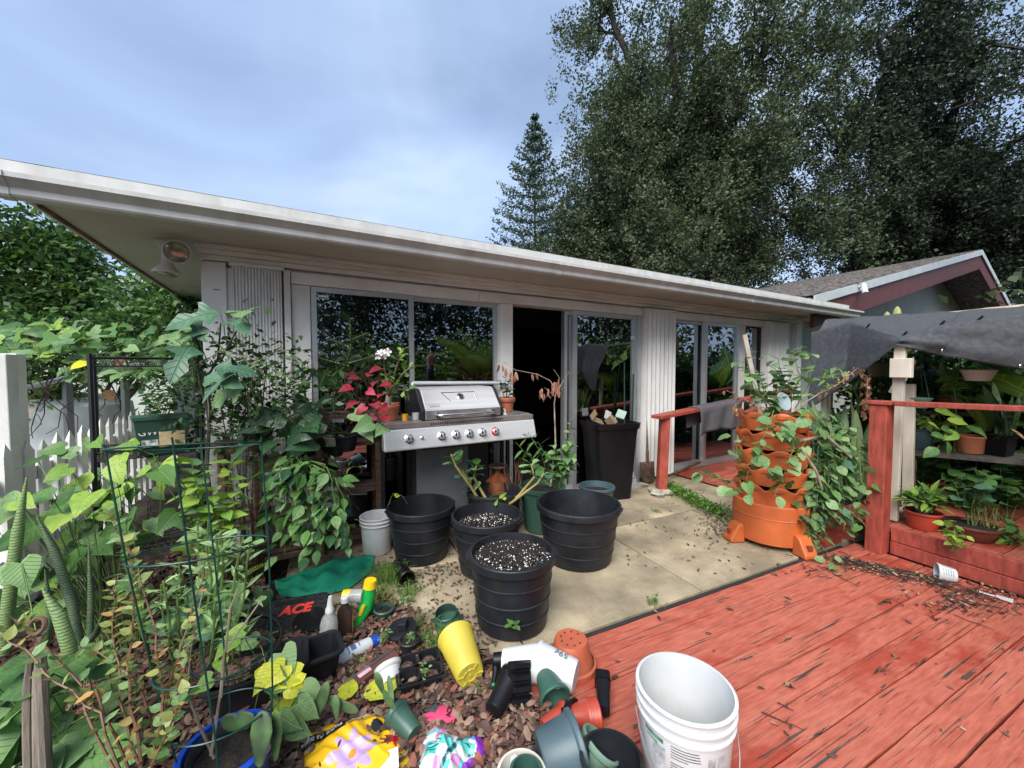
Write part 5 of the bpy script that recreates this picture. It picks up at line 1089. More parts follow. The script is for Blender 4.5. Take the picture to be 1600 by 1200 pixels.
stack('nested stack of orange red plastic pots', (935, 1118), (892, 1122), .06, .06, .058, .044, M_TERRAR, 5)
lie('blue grey plastic bowl pot tipped on its side', (905, 1165), (845, 1188), .10, .08, .105, .085, M_BLUEG, rim=.008)
lie('pale green pot wedged behind the black pot', (940, 1160), (918, 1195), .11, .04, .07, .05, M_GRNL)
pot('open black pot at the bottom edge of the photo between deck and bucket', (gz(955, 1185, .16).x, gz(955, 1185, .16).y, .01), .098, .075, .16, M_BLK, .006, .02, group='loose plastic pots on the ground')
cw = pot('cream white pot holding a green pot and plant label', (*gz(815, 1205, .13)[:2], 0), .078, .06, .13, M_CREAM, .005, .015, group='loose plastic pots on the ground')
pot('small dark green pot nested in the cream white pot', (gz(822, 1205, .13).x + .0, gz(822, 1205, .13).y - .005, .03), .05, .038, .115, M_GRN, .004, .015, group='loose plastic pots on the ground')
p = gz(800, 1190, .15); t = thing('plant_label', 'white plastic plant label stuck in the cream pot', 'plant label', p - U3 * .05, rot=(R(-15), R(18), .4)); MB().add([(-.012, 0, -.03), (.012, 0, -.03), (.014, 0, .05), (0, 0, .06), (-.014, 0, .05), (-.012, .0015, -.03), (.012, .0015, -.03), (.014, .0015, .05), (0, .0015, .06), (-.014, .0015, .05)], [(0, 1, 2, 3, 4), (9, 8, 7, 6, 5), (0, 5, 6, 1), (1, 6, 7, 2), (2, 7, 8, 3), (3, 8, 9, 4), (4, 9, 5, 0)]).build('tag', M_WPL, t); MB().box(-.009, .009, -.0012, -.0002, .0, .03).build('print', P('tag_green', (.1, .35, .25), .5), t)
gpot('white and black pot rim half buried under the yellow leaf', 612, 1062, .055, .042, .07, M_WPL, 2.2, 55)
lie('small black pot lying by the grass tuft', (637, 905), (620, 880), .05, .045, .048, .036, M_BLKS)
lid_ = gz(628, 985, .06); t = thing('round_cover', 'black round lid with a square handle among the seedlings', 'lid', lid_, rot=(R(8), R(-6), 0)); MB().lathe([(0, .0), (.075, .0), (.078, .004), (.078, .012), (.06, .016), (.055, .01), (0, .01)], 28).build('disc', M_BLK, t, True); B('handle', M_BLK, t, -.012, .03, -.02, .035, .012, .05, .004)
pot('green rimmed pot of mulch under the weeds', (*gz(600, 968)[:2], 0), .055, .045, .07, M_GRN, .004, .012, soil=.055, group='loose plastic pots on the ground')
pot('black pot with seedlings behind the cell tray', (*gz(640, 1022)[:2], 0), .05, .04, .08, M_BLK, .004, .012, soil=.065, group='loose plastic pots on the ground')
# pink glove
p = gz(692, 1122, .012); gv = thing('garden_glove', 'pink and grey garden glove with black lettering on the mulch', 'glove', p, R(-12)); PK = P('glove_pink', (.72, .05, .14), .7, .12, 12, bump=.2); GY = P('glove_grey', (.05, .05, .055), .7, .2)
def gl_tube(pts, r, m, name): MB().tube(pts, r, 10, flat=.5).build(name, m, gv, True)
gl_tube([(.055, 0, .008), (.03, 0, .012), (-.0, 0, .016), (-.025, 0, .014)], [.03, .036, .04, .034], PK, 'palm')
for k, (y, L_) in enumerate(((.026, .05), (.009, .062), (-.009, .058), (-.026, .045))): gl_tube([(-.02, y, .013), (-.02 - L_ * .5, y * 1.25, .018), (-.02 - L_, y * 1.3, .008)], [.0115, .0105, .008], (GY if k < 2 else PK), 'finger')
gl_tube([(.015, -.03, .012), (-.005, -.055, .014), (-.03, -.062, .008)], [.014, .012, .009], GY, 'thumb'); text('lettering', 'ACE', .027, M_BLKM, gv, Matrix.Translation((.028, 0, .0345)) @ Matrix.Rotation(R(100), 4, 'Z'), .0005, 0, .0008)
# black irrigation line, cup, spatula
t = thing('drip_line', 'thin black irrigation tube lying across the mulch', 'tube', gz(625, 1097, .02)); o = Vector(t.location); MB().tube([gz(625, 1097, .03) - o, gz(690, 1097, .03) - o, gz(760, 1096, .03) - o], .004, 6).build('tube', M_BLKM, t, True); MB().tube([gz(758, 1096, .03) - o, gz(762, 1096, .03) - o], .006, 6).build('end_plug', M_BLKM, t)
wc = lie('small white printed plastic pot lying on the deck by the low red board', (1463, 893), (1493, 900), .05, .045, .058, .045, M_WPL, rim=.003, rimh=.01)
pk = P('cup_print', (.35, .37, .37), .6)
for k in range(5):
    for a0 in (0.2, 1.3, 2.4, 3.5, 4.6): MB().grid(lambda u, v: ((.0475 + .013 * (.02 + k * .012) / .1 + .001) * math.cos(a0 + .8 * u), (.0475 + .013 * (.02 + k * .012) / .1 + .001) * math.sin(a0 + .8 * u), .02 + k * .012 + .004 * v), 5, 1).build('print', pk, wc)
t = thing('plastic_trowel', 'flat white plastic spatula lying near the low red board', 'spatula', gz(1550, 932, .012)); o = Vector(t.location); e = (gz(1583, 940, .012) - gz(1522, 922, .012)); f_ = e.normalized(); n_ = Vector((-f_.y, f_.x, 0)); MB().bar(gz(1522, 922, .012) - o, gz(1556, 932, .012) - o, .014, .004).build('handle', M_WPL, t); a = gz(1556, 932, .012) - o; b = gz(1583, 940, .012) - o
MB().add([a - n_ * .02, b - n_ * .03, b + n_ * .03, a + n_ * .02, a - n_ * .02 + U3 * .004, b - n_ * .03 + U3 * .004, b + n_ * .03 + U3 * .004, a + n_ * .02 + U3 * .004], [(3, 2, 1, 0), (4, 5, 6, 7), (0, 1, 5, 4), (1, 2, 6, 5), (2, 3, 7, 6), (3, 0, 4, 7)]).build('blade', M_WPL, t)
# teal cloth
c = gz(500, 905, .02); tc_ = thing('teal_cloth', 'crumpled teal green mesh bag on the concrete', 'cloth', c)
edge = [(424, 905), (440, 930), (500, 932), (560, 915), (582, 890), (575, 872), (530, 872), (480, 890), (440, 905)]
E0 = [(424, 912), (470, 896), (525, 874), (585, 870)]; E1 = [(438, 934), (490, 936), (545, 922), (582, 893)]
def tl(L_, u): k = u * 3; i = min(int(k), 2); return gz(*L_[i]).lerp(gz(*L_[i + 1]), k - i)
def tcl(u, v):
    p = tl(E0, u).lerp(tl(E1, u), v); h = .05 * math.sin(math.pi * v) ** .7 * (.4 + .6 * math.sin(math.pi * u) ** .5) + .018 * math.sin(u * 22 + v * 5) * math.sin(math.pi * v) + .012 * math.sin(u * 9 - v * 14) * math.sin(math.pi * v); return p - c + U3 * (max(.004, h) + .004)
MB().grid(tcl, 60, 24).build('sheet', M_TEAL, tc_, True, sharp=180)
MB().grid(lambda u, v: tcl(u, v * .05) + U3 * .006, 60, 1).build('hem', P('teal_dark', (.0, .12, .08), .8), tc_, True)
# bags
def bag(name, label, cx, cy, rx, ry, h, rz_, mats, fn, seed):
    o = thing(name, label, 'bag', gz(cx, cy, .03) * Vector((1, 1, 0)), rz_); rs = random.Random(seed); ph = [rs.uniform(0, 6) for _ in range(8)]
    def f(u, v):
        x = (u - .5) * 2; y = (v - .5) * 2; e = max(0, 1 - abs(x) ** 3.2) * max(0, 1 - abs(y) ** 2.6); z = h * e ** .55
        z += .017 * e ** .4 * (.35 * math.sin(x * 11 + 4 * math.sin(y * 3)) * math.sin(y * 9 + 3 * math.sin(x * 4)) + math.sin(x * 3 + y * 2 + ph[0]) + .6 * math.sin(x * 4.5 - y * 4 + ph[1]) - .55 * abs(math.sin(x * 5 + y * 3.5 + ph[2])) ** .6 - .4 * abs(math.sin(-x * 3 + y * 6.5 + ph[3])) ** .6)
        return (x * rx * (1 + .05 * math.sin(y * 4 + ph[4])), y * ry * (1 + .06 * math.sin(x * 5 + ph[5])), max(.003, z))
    n, m = 110, 80; v = [f(i / n, j / m) for j in range(m + 1) for i in range(n + 1)]; fs = [(j * (n + 1) + i, j * (n + 1) + i + 1, (j + 1) * (n + 1) + i + 1, (j + 1) * (n + 1) + i) for j in range(m) for i in range(n)]
    mi = [fn(((i + .5) / n - .5) * 2, ((j + .5) / m - .5) * 2) for j in range(m) for i in range(n)]
    link('sack', fastmesh('sack', v, fs, mats, True, mi), o); return o, f
M_BY = P('bag_yellow', (.78, .45, .01), .3, .06, 5); M_BW = P('bag_white', (.7, .7, .7), .3, .06); M_BLIL = P('bag_lilac', (.52, .36, .66), .3, .15, 9); M_BBK = P('bag_black', (.015, .015, .015), .35); M_BRD = P('bag_red', (.5, .01, .02), .35, .3, 14); M_BOR = P('bag_orange', (.75, .25, .02), .35); M_BGR = P('bag_green', (.05, .2, .03), .35)
def yfn(x, y):
    if y > .80 and x > -.2: return 1
    r_, a = math.hypot((x - .05) * 1.25, y + .28), math.atan2(y + .28, (x - .05) * 1.25)
    if r_ < .08: return 6
    if r_ < .40 + .12 * math.cos(8 * a): return 2
    r_, a = math.hypot((x - .72) * 1.25, y + .1), math.atan2(y + .1, x - .72)
    if r_ < .23 + .05 * math.cos(12 * a): return 4
    if math.hypot((x - .45) * 1.3, y - .42) < .16: return 3
    if x < -.55 and y < -.45: return 5
    return 0
yb, yf = bag('soil_bag', 'crumpled yellow potting soil bag with flower print at the bottom edge', 548, 1170, .215, .155, .062, R(16), [M_BY, M_BW, M_BLIL, M_BBK, M_BRD, M_BGR, M_BOR], yfn, 3)
def yq(x, y): return Vector(yf(x / 2 + .5, y / 2 + .5))
def strip(fn, x0, x1, y0, y1, off, n=20): return MB().grid(lambda u, v: fn(x0 + (x1 - x0) * u, y0 + (y1 - y0) * v) + U3 * off, n, 4)
strip(yq, -.92, -.12, .30, .58, .004).build('print_band', M_BBK, yb, True)
c = bpy.data.curves.new('t', 'FONT'); c.body = 'Twice As Big!*'; c.size = .034; c.align_x = 'CENTER'; c.align_y = 'CENTER'; c.offset = .0006; ot = bpy.data.objects.new('t', c); COL.objects.link(ot); dg = bpy.context.evaluated_depsgraph_get(); me = bpy.data.meshes.new_from_object(ot.evaluated_get(dg)); bpy.data.objects.remove(ot)
wl = max(abs(v.co.x) for v in me.vertices)
for v in me.vertices:
    q = yq(-.52 - v.co.x / wl * .36, .44 - v.co.y / .034 * .22); v.co = q + U3 * .0075
me.materials.clear(); me.materials.append(M_BW); link('lettering', me, yb)
M_AQ = P('bag_aqua', (.10, .55, .50), .3, .1); M_PU = P('bag_purple', (.28, .04, .50), .3, .1); M_CY = P('bag_cyan', (.03, .3, .55), .3); M_PKB = P('bag_pink', (.6, .25, .5), .3); M_TLD = P('bag_teal', (.01, .12, .13), .35)
def pfn(x, y):
    if x > .62 + .1 * math.sin(y * 5): return 1
    if y > .62: return 2 if x > -.1 else 4
    if abs(x - .12 - .25 * y) < .05: return 5
    k = int((x + 1) * 4.2) * 3 + int((y + 1.3) * 3.4); return (0, 3, 0, 3, 4, 3, 0)[k % 7]
pbg, pf_ = bag('fertiliser_bag', 'crumpled aqua, white and purple plastic bag at the bottom edge', 702, 1185, .12, .11, .085, R(-12), [M_AQ, M_PU, M_CY, M_BW, M_PKB, M_TLD], pfn, 9)
pq = lambda x, y: Vector(pf_(x / 2 + .5, y / 2 + .5))
for k in range(5): strip(pq, -.7, -.35 + .1 * (k % 2), .05 - k * .09, .08 - k * .09, .003, 8).build('printed_line', M_TLD, pbg)
t = thing('white_card', 'blank white card under the yellow bag at the bottom edge', 'card', gz(600, 1192, .05), rot=(.1, -.12, .3)); MB().box(-.05, .05, -.035, .035, 0, .002).build('sheet', M_BW, t); MB().box(-.05, .05, .03, .035, .002, .004).build('fold', M_BW, t)
# wire baskets and blue pot
bl = pot('bright blue plastic pot at the bottom left holding the wire cage', (-.91, 1.21, 0), .122, .10, .25, M_BLUE, .012, .03, soil=.2)
MB().lathe([(.107, .243), (.1, .237), (.092, .215)], 32, close=False).build('inner_rim', M_BLK, bl, True)
wbk = thing('wire_basket', 'black wire hanging basket lying beside the kneeling pad', 'basket', Vector((gz(370, 1000, .2).x, gz(370, 1000, .2).y, .01)), rot=(R(10), R(8), 0)); 
for z, r_ in ((.20, .17), (.185, .172), (.10, .14), (.02, .09)): MB().ring((0, 0, z), r_, .0045 if z > .18 else .003, 36, 5).build('hoop', M_BLKM, wbk, True)
for k in range(18): a = k * 2 * math.pi / 18; MB().tube([(.17 * math.cos(a), .17 * math.sin(a), .2), (.15 * math.cos(a + .1), .15 * math.sin(a + .1), .11), (.09 * math.cos(a + .2), .09 * math.sin(a + .2), .02), (0, 0, .005)], .0022, 4).build('wire', M_BLKM, wbk)
MB().lathe([(0, .03), (.08, .03), (.13, .10), (.15, .14), (.12, .15), (0, .155)], 24).build('mulch_fill', P('bark_soil', (0, 0, 0)), wbk, True)
# tomato cage
tg = thing('tomato_cage', 'green wire tomato cage rising from the blue pot at the left', 'plant cage', (-.91, 1.21, .23)); CR = [(.98, .185), (.66, .175), (.30, .15), (.12, .135)]; tilt = Matrix.Rotation(R(-11), 3, 'X') @ Matrix.Rotation(R(-4), 3, 'Y')
def cgc(z): return Vector((-.075 * z, -.02 * z, z))
for z, r_ in CR: MB().ring(cgc(z), r_, .0028, 44, 6, M=tilt).build('hoop', M_WIREG, tg, True)
for k in range(4): a = .5 + k * math.pi / 2; dv = Vector((math.cos(a), math.sin(a), 0)); MB().tube([dv * .09 - U3 * .2] + [cgc(z) + tilt @ (dv * r_) for z, r_ in CR[::-1]] + [cgc(1.0) + tilt @ (dv * .188)], .0027, 6).build('leg', M_WIREG, tg, True)
# pots on the grill
def gH(x, y, z): return H(gx0 + x, -.62 + y, z)
SZ = 1.041
gpot1 = pot('round terracotta bowl pot on the grill left shelf', gH(.075, .22, SZ), .085, .07, .12, M_TERRA, .003, .02, soil=.1)
pot('second terracotta pot behind the bowl pot on the grill shelf', gH(.14, .44, SZ), .07, .055, .12, M_TERRA, .006, .03, soil=.1)
pot('terracotta pot with thick rim on the grill right shelf', gH(1.17, .30, SZ), .075, .055, .135, M_TERRA, .008, .04, soil=.11)
def cup(name, label, p, r, h, m): o = thing(name, label, 'cup', p); MB().lathe([(0, 0), (r * .9, 0), (r, h * .1), (r, h), (r - .003, h), (r - .004, .006), (0, .006)], 20).build('cup_body', m, o, True, sharp=40); MB().ring((r + .001, 0, h * .5), .012, .003, 12, 5, M=Matrix.Rotation(R(90), 3, 'X')).build('cup_handle', m, o, True) if 'mug' in name else MB().ring((0, 0, h), r, .0018, 20, 5).build('cup_rim', m, o, True); return o
cup('candle_cup', 'small yellow cup on the grill shelf', gH(.185, .14, SZ), .022, .05, P('cup_yellow', (.8, .4, .01), .35)); cup('lid_cup', 'small white cap like cup on the grill shelf', gH(.275, .16, SZ), .028, .052, M_WPL)
t = thing('spark_clip', 'small white hook on the right edge of the grill lid', 'hook', gH(1.04, .12, SZ)); MB().ring((0, 0, .03), .018, .006, 14, 6, M=Matrix.Rotation(R(90), 3, 'X')).build('loop', M_WPL, t, True); B('foot', M_WPL, t, -.012, .03, -.01, .01, 0, .01)
# hanging baskets on the ladder shelf
p = H(*(lambda q: (q[0],))(fac(522, 640, -.55)), -.55); x_, z_ = fac(522, 700, -.30)
hb_ = thing('hanging_pot', 'white and black nested hanging pots on wires from the ladder shelf', 'hanging pot', H(x_, -.30, z_ - .06))
MB().lathe([(p_[0], p_[1]) for p_ in pot_profile(.075, .06, .085, .003, .004, .012)], 26).build('lower_pot', M_BLK, hb_, True, sharp=40); MB().lathe([(p_[0], p_[1] + .075) for p_ in pot_profile(.07, .055, .075, .003, .004, .014)], 26).build('upper_pot', M_CREAM, hb_, True, sharp=40)
for k in range(4): a = k * 1.57 + .3; MB().tube([(.07 * math.cos(a), .07 * math.sin(a), .15), (.004, 0, .36), (0, 0, .46)], .0022, 4).build('wire', M_GALV, hb_)
MB().ring((0, .0, .47), .012, .002, 12, 4, M=Matrix.Rotation(R(90), 3, 'X')).build('hook', M_GALV, hb_); MB().box(.0, .09, -.03, -.027, .26, .285).build('plant_tag', M_WPL, hb_)
# ================================================================== PLANTS
G1 = leafmat('leaf_mid', (.085, .19, .045), (.04, .10, .025), vein=.7); G2 = leafmat('leaf_dark', (.035, .095, .035), (.016, .05, .02), .3, vein=.7); G3 = leafmat('leaf_yellow_green', (.25, .37, .055), (.12, .23, .035), vein=.7); G4 = leafmat('leaf_pale', (.20, .31, .13), (.10, .19, .07), vein=.7); G5 = leafmat('leaf_yellow', (.68, .62, .04), (.42, .47, .04), vein=.7); G6 = leafmat('leaf_bluegreen', (.09, .19, .11), (.045, .115, .065), .35, vein=.7)
OLV = leafmat('leaf_olive', (.27, .30, .09), (.15, .20, .06)); CRL = leafmat('caladium_red', (.36, .025, .055), (.10, .018, .022), .4, vein=.7); DEAD = leafmat('dead_leaf', (.30, .16, .08), (.13, .06, .035), .8, .1); DPK = leafmat('dead_pink_leaf', (.36, .19, .14), (.2, .09, .06), .8, .1); PUR = leafmat('orange_leaf', (.5, .27, .1), (.33, .3, .1)); SUC = leafmat('succulent', (.22, .34, .14), (.11, .20, .07), .5, .12); VAR = leafmat('variegated_blade', (.30, .38, .2), (.08, .16, .07)); WFL = P('white_petal', (.8, .76, .74), .6, .05, trans=.2)
def banded(name, c1, c2, sc):
    m, n, l = nodes(name); o = n.nodes.new('ShaderNodeOutputMaterial'); b = n.nodes.new('ShaderNodeBsdfPrincipled'); b.inputs['Roughness'].default_value = .5; l(b.outputs[0], o.inputs[0])
    t = n.nodes.new('ShaderNodeTexCoord'); w_ = n.nodes.new('ShaderNodeTexWave'); w_.bands_direction = 'Z'; w_.inputs['Scale'].default_value = sc; w_.inputs['Distortion'].default_value = 3.5; w_.inputs['Detail'].default_value = 3; w_.inputs['Detail Scale'].default_value = 3
    r = n.nodes.new('ShaderNodeValToRGB'); r.color_ramp.elements[0].color = (*c1, 1); r.color_ramp.elements[1].color = (*c2, 1); r.color_ramp.elements[0].position = .25; r.color_ramp.elements[1].position = .55; l(t.outputs['Object'], w_.inputs['Vector']); l(w_.outputs[0], r.inputs[0]); l(r.outputs[0], b.inputs['Base Color']); return m
SPEAR = banded('banded_spear', (.09, .15, .06), (.24, .34, .13), 26.); SPEARD = banded('banded_spear_dark', (.03, .06, .03), (.12, .17, .09), 30.)
def lm(kind, mat, curl=.25, fold=.12): return leafmesh(kind, mat, curl, fold)
def plant(name, label, base, group=None, cat='plant'): return thing(name, label, cat, base, group=group)
def rel(t, p): return Vector(p) - Vector(t.location)

# --- left foreground
b = gz(60, 1190, 0); b = Vector((-1.55, 1.35, 0)); t = plant('heart_leaf_vine', 'broad heart shaped leaves at the lower left corner around the driftwood stump', b, 'trailing heart leaf plants')
H1 = [lm('heart', G1), lm('heart', G4, .35), lm('heart', G1, .1)]
def spray(t, spots, lmx, size, smat=M_GSTEM, root=None, face=None, r=.003, short=False):
    """leaves set at given places, each on its own petiole from the plant's base"""
    for i, (px, py, y) in enumerate(spots):
        p = rel(t, gd(px, py, y)); a = (root if root else Vector((random.uniform(-.1, .1), random.uniform(-.1, .1), 0)))
        if short: a = p + Vector((random.uniform(-.1, .1), random.uniform(.02, .12), -random.uniform(.1, .25)))
        stem(t, curve_pts(a, p, -.03, 5, .01), r, r * .6, smat, 4); d = Vector((random.uniform(-1, 1), random.uniform(-1, .1), random.uniform(-.45, .1))).normalized()
        link('leaf', random.choice(lmx) if isinstance(lmx, list) else lmx, t, lmat(p, d, (Vector((0, -.8, .8)) + rv(.4)).normalized(), size * random.uniform(.75, 1.15), random.uniform(-.3, .3)))
def cloud(n, x0, x1, y0, y1, d0, d1): return [(random.uniform(x0, x1), random.uniform(y0, y1), random.uniform(d0, d1)) for _ in range(n)]
spray(t, [(35, 880, 1.6), (70, 1080, 1.35), (110, 1060, 1.4), (40, 1150, 1.25), (90, 1160, 1.25), (140, 1130, 1.3), (20, 1060, 1.35), (120, 1185, 1.2), (60, 1190, 1.15), (160, 1090, 1.4), (30, 1110, 1.25), (150, 1180, 1.15), (100, 1110, 1.3), (10, 1180, 1.15)], H1, .15)
spray(t, cloud(26, -30, 190, 1020, 1210, 1.15, 1.5), H1, .13)
b = Vector((-2.0, 1.95, 0)); t = plant('heart_leaf_vine', 'lush sweet potato like leaves climbing the white pickets at the left', b, 'trailing heart leaf plants')
spray(t, [(30, 880, 1.75), (80, 860, 1.8), (150, 850, 1.9), (120, 880, 1.8), (55, 820, 1.9), (20, 790, 1.9), (110, 800, 2.0)], H1, .17); spray(t, cloud(46, -10, 230, 760, 960, 1.75, 2.2), H1 + [lm('heart', G3)], .115); spray(t, [(100, 700, 2.3), (60, 720, 2.2), (140, 690, 2.4), (155, 740, 2.3), (90, 745, 2.2), (185, 745, 2.3), (210, 760, 2.3), (75, 770, 2.1), (170, 775, 2.2)], [lm('heart', G4), lm('heart', G1)], .13)
b = Vector((-2.2, 2.25, 0)); t = plant('heart_leaf_vine', 'bright yellow green leaves between the tomato cage and the white fence', b, 'trailing heart leaf plants')
spray(t, cloud(44, 90, 300, 680, 850, 1.9, 2.4), [lm('heart', G3, .2), lm('heart', G4, .3), lm('heart', G1, .3), lm('ovate', G3, .3)], .11, short=True); spray(t, cloud(8, 90, 260, 700, 830, 1.9, 2.3), [lm('heart', G3)], .12)
# banded spear sansevieria
b = Vector((-1.62, 1.62, 0)); t = plant('spear_plant', 'banded cylindrical spear plant with thick upright spears at the left', b)
def spear(pts, r, mat): 
    P_ = [rel(t, gd(*q)) for q in pts]; MB().tube(P_, [r * (1 - .25 * i / (len(P_) - 1)) for i in range(len(P_) - 1)] + [r * .12], 12).build('spear', mat, t, True)
spear([(5, 1020, 1.6), (15, 930, 1.6), (28, 830, 1.62), (42, 745, 1.65)], .023, SPEAR); spear([(112, 1060, 1.45), (108, 1010, 1.45), (92, 960, 1.45), (66, 919, 1.45)], .024, SPEAR)
spear([(125, 1020, 1.7), (112, 940, 1.72), (85, 860, 1.75), (58, 808, 1.75)], .02, SPEARD); spear([(140, 1030, 1.7), (142, 940, 1.7), (138, 840, 1.75)], .013, SPEARD); spear([(100, 1040, 1.6), (150, 990, 1.55), (165, 950, 1.5)], .014, SPEARD); spear([(60, 1050, 1.6), (80, 960, 1.6), (70, 890, 1.6)], .016, SPEARD)
# driftwood stump
p = gd(58, 1200, 1.12); t = plant('driftwood_stump', 'grey split driftwood post standing among the heart leaves', Vector((p.x, p.y, 0)), cat='stump'); mb = MB()
for k in range(5): a = rel(t, gd(44 + k * 7, 1195, 1.12 + .012 * (k % 2))); c = rel(t, gd(50 + k * 3.5, random.uniform(988, 1060), 1.12 + .012 * (k % 2))); MB().tube([a * Vector((1, 1, 0)), a.lerp(c, .3) + rv(.006), a.lerp(c, .7) + rv(.006), c], [.017, .014, .015, .008], 7).build('splinter', M_GREYW, t, True, sharp=30)
MB().ring(rel(t, gd(58, 978, 1.12)), .022, .006, 18, 6, M=Matrix.Rotation(R(70), 3, 'X')).build('iron_ring', M_RUST, t, True)
# red stemmed small leaved shrub
b = Vector((-1.02, 1.02, 0)); t = plant('red_stem_shrub', 'straggly shrub with red stems and tiny olive leaves arching over the left foreground', b); OL = [lm('ovate', OLV, .1), lm('ovate', OLV, .1), lm('ovate', G4, .1), lm('ovate', G4, .1), lm('ovate', OLV, .1), lm('ovate', G1, .1), lm('ovate', PUR, .1)]
for pts, n in (([(215, 1195, 1.0), (150, 1120, 1.02), (70, 1050, 1.05), (0, 985, 1.08)], 22), ([(235, 1190, 1.05), (255, 1090, 1.1), (245, 990, 1.15), (215, 880, 1.2), (165, 795, 1.25)], 40), ([(235, 1190, 1.05), (255, 1100, 1.12), (285, 1010, 1.15), (310, 920, 1.2), (325, 870, 1.2)], 24), ([(225, 1190, 1.02), (190, 1090, 1.1), (175, 990, 1.15), (185, 900, 1.2)], 34), ([(190, 1150, 1.03), (120, 1070, 1.1), (60, 990, 1.12), (20, 965, 1.12)], 22), ([(245, 1100, 1.1), (210, 1050, 1.12), (130, 1010, 1.15)], 24), ([(250, 1080, 1.1), (290, 1030, 1.1), (310, 960, 1.15)], 20), ([(200, 1110, 1.05), (150, 1080, 1.05), (110, 1090, 1.05)], 16), ([(230, 1150, 1.05), (270, 1120, 1.05), (290, 1080, 1.05)], 14), ([(220, 1180, 1.02), (200, 1060, 1.1), (210, 960, 1.15), (200, 850, 1.2)], 30)):
    P_ = [rel(t, gd(*q)) for q in pts]; P_[0].z = max(.0, min(P_[0].z, .3)); Q_ = []
    for a, c in zip(P_[:-1], P_[1:]):
        for k in range(4): Q_.append(a.lerp(c, k / 4) + rv(.008))
    Q_.append(P_[-1]); 
    if pts[0][1] > 1180: Q_ = [Vector((random.uniform(-.03, .03), random.uniform(-.03, .03), 0))] + Q_
    stem(t, Q_, .0042, .0015, M_RSTEM); foliate(t, Q_, OL, int(n * 1.5), .036, .12, 0, 1)
# bare pale twigs rising from the blue pot
t = plant('bare_seedling', 'leafless pale twigs growing from the bright blue pot', Vector((-.90, 1.20, .22)))
for pts in ([(330, 1180, 1.2), (345, 1080, 1.2), (360, 950, 1.22), (372, 920, 1.22)], [(335, 1185, 1.2), (310, 1130, 1.22), (292, 1080, 1.22), (300, 1000, 1.25), (318, 920, 1.25)], [(345, 1090, 1.2), (350, 1020, 1.2), (410, 935, 1.3)]): stem(t, curve_pts(rel(t, gd(*pts[0])), rel(t, gd(*pts[-1])), 0, 3, .0)[:1] + [rel(t, gd(*q)) for q in pts[1:]], .005, .002, M_TWIG)
foliate(t, [rel(t, gd(292, 1100, 1.22)), rel(t, gd(295, 1080, 1.22))], lm('ovate', G1), 6, .03)
# fleshy succulent mass
b = gz(270, 985, 0); b = Vector((-1.45, 1.75, 0)); t = plant('succulent_clump', 'dense clump of upright fleshy green stems inside the wire cage', b); SU = [lm('lance', SUC, .2, .4), lm('lance', SUC, .1, .4), lm('obov', SUC, .2, .3)]
for i in range(26): p = rel(t, gd(random.uniform(190, 400), random.uniform(800, 940), random.uniform(1.6, 1.95))); a = Vector((p.x * .6, p.y * .6, 0)); Q_ = curve_pts(a, p, -.02, 5, .015); stem(t, Q_, .006, .004, M_GSTEM); foliate(t, Q_, SU, 11, .085, .35, -.2, 1)
# big pale leaves, deep cut
t = plant('philodendron', 'two large grey green arrow leaves beside the wire basket', gz(345, 985, 0)); spray(t, [(330, 905, 1.9), (350, 935, 1.8), (305, 960, 1.75), (340, 975, 1.7), (270, 925, 1.8)], [lm('heart', G4, .15), lm('heart', G6, .15)], .2)
# golden shrub on the wire stand
t = plant('golden_shrub', 'bright yellow green leafy shrub in front of the wire stand', Vector((gd(330, 850, 2.1).x, 2.1, 0))); bushy(t, (0, 0, 0), 1.12, .2, 8, 18, [lm('ovate', G3), lm('ovate', G3, .4), lm('ovate', G4)], .095, M_GSTEM, .005, Vector((0, 0, .0)), .15, .45)
# dark tangle behind the lobed leaves
t = plant('tangled_shrub', 'dark tangle of small leaves among the black pots left of the shutter', H(-4.78, -.45, .0)); n = 1500
pos = np.array([tuple(rel(t, gd(random.gauss(375, 55), random.gauss(620, 48), random.uniform(2.3, 2.6)))) for _ in range(n)]); crown('foliage', pos, .05, [LF_BUSH[1], LF_BUSH[0], LF_BUSH[1]], t)
for k in range(6): stem(t, curve_pts((0, 0, 0), rel(t, gd(random.uniform(310, 450), random.uniform(560, 640), 2.45)), 0, 5, .03), .006, .003, M_DTWIG)
# window box plant
t = plant('box_plant', 'small leaved green plant spilling over the faded planter box', Vector((gd(245, 600, 2.37).x, 2.37, 1.12))); bushy(t, (0, 0, 0), .28, .17, 10, 14, [lm('ovate', G2), lm('ovate', G1)], .045, M_GSTEM, .003)
# vine over the pipe rail
t = plant('pipe_vine', 'yellow green vine heaped over the galvanised pipe behind the fence', Vector((gd(110, 600, 3.6).x, 3.6, 0))); VL = [lm('heart', G3), lm('heart', G1), lm('heart', G4), lm('heart', G3, .4)]
spray(t, cloud(60, -20, 130, 505, 560, 2.9, 3.7), VL, .15, short=True, r=.002); spray(t, cloud(55, 110, 260, 505, 590, 3.0, 3.9), [lm('heart', G1), lm('heart', G4), lm('heart', G1)], .13, short=True, r=.002)
spray(t, [(145, 565, 3.0)], lm('ovate', G5), .17, short=True); spray(t, [(138, 580, 2.98), (190, 560, 3.2), (55, 640, 3.1), (165, 610, 3.4)], lm('ovate', DEAD), .13, short=True)
for k in range(9): stem(t, curve_pts(rel(t, gd(random.uniform(30, 190), 590, 3.5)), rel(t, gd(random.uniform(40, 180), random.uniform(640, 700), 3.6)), 0, 5, .05), .006, .003, M_DTWIG)
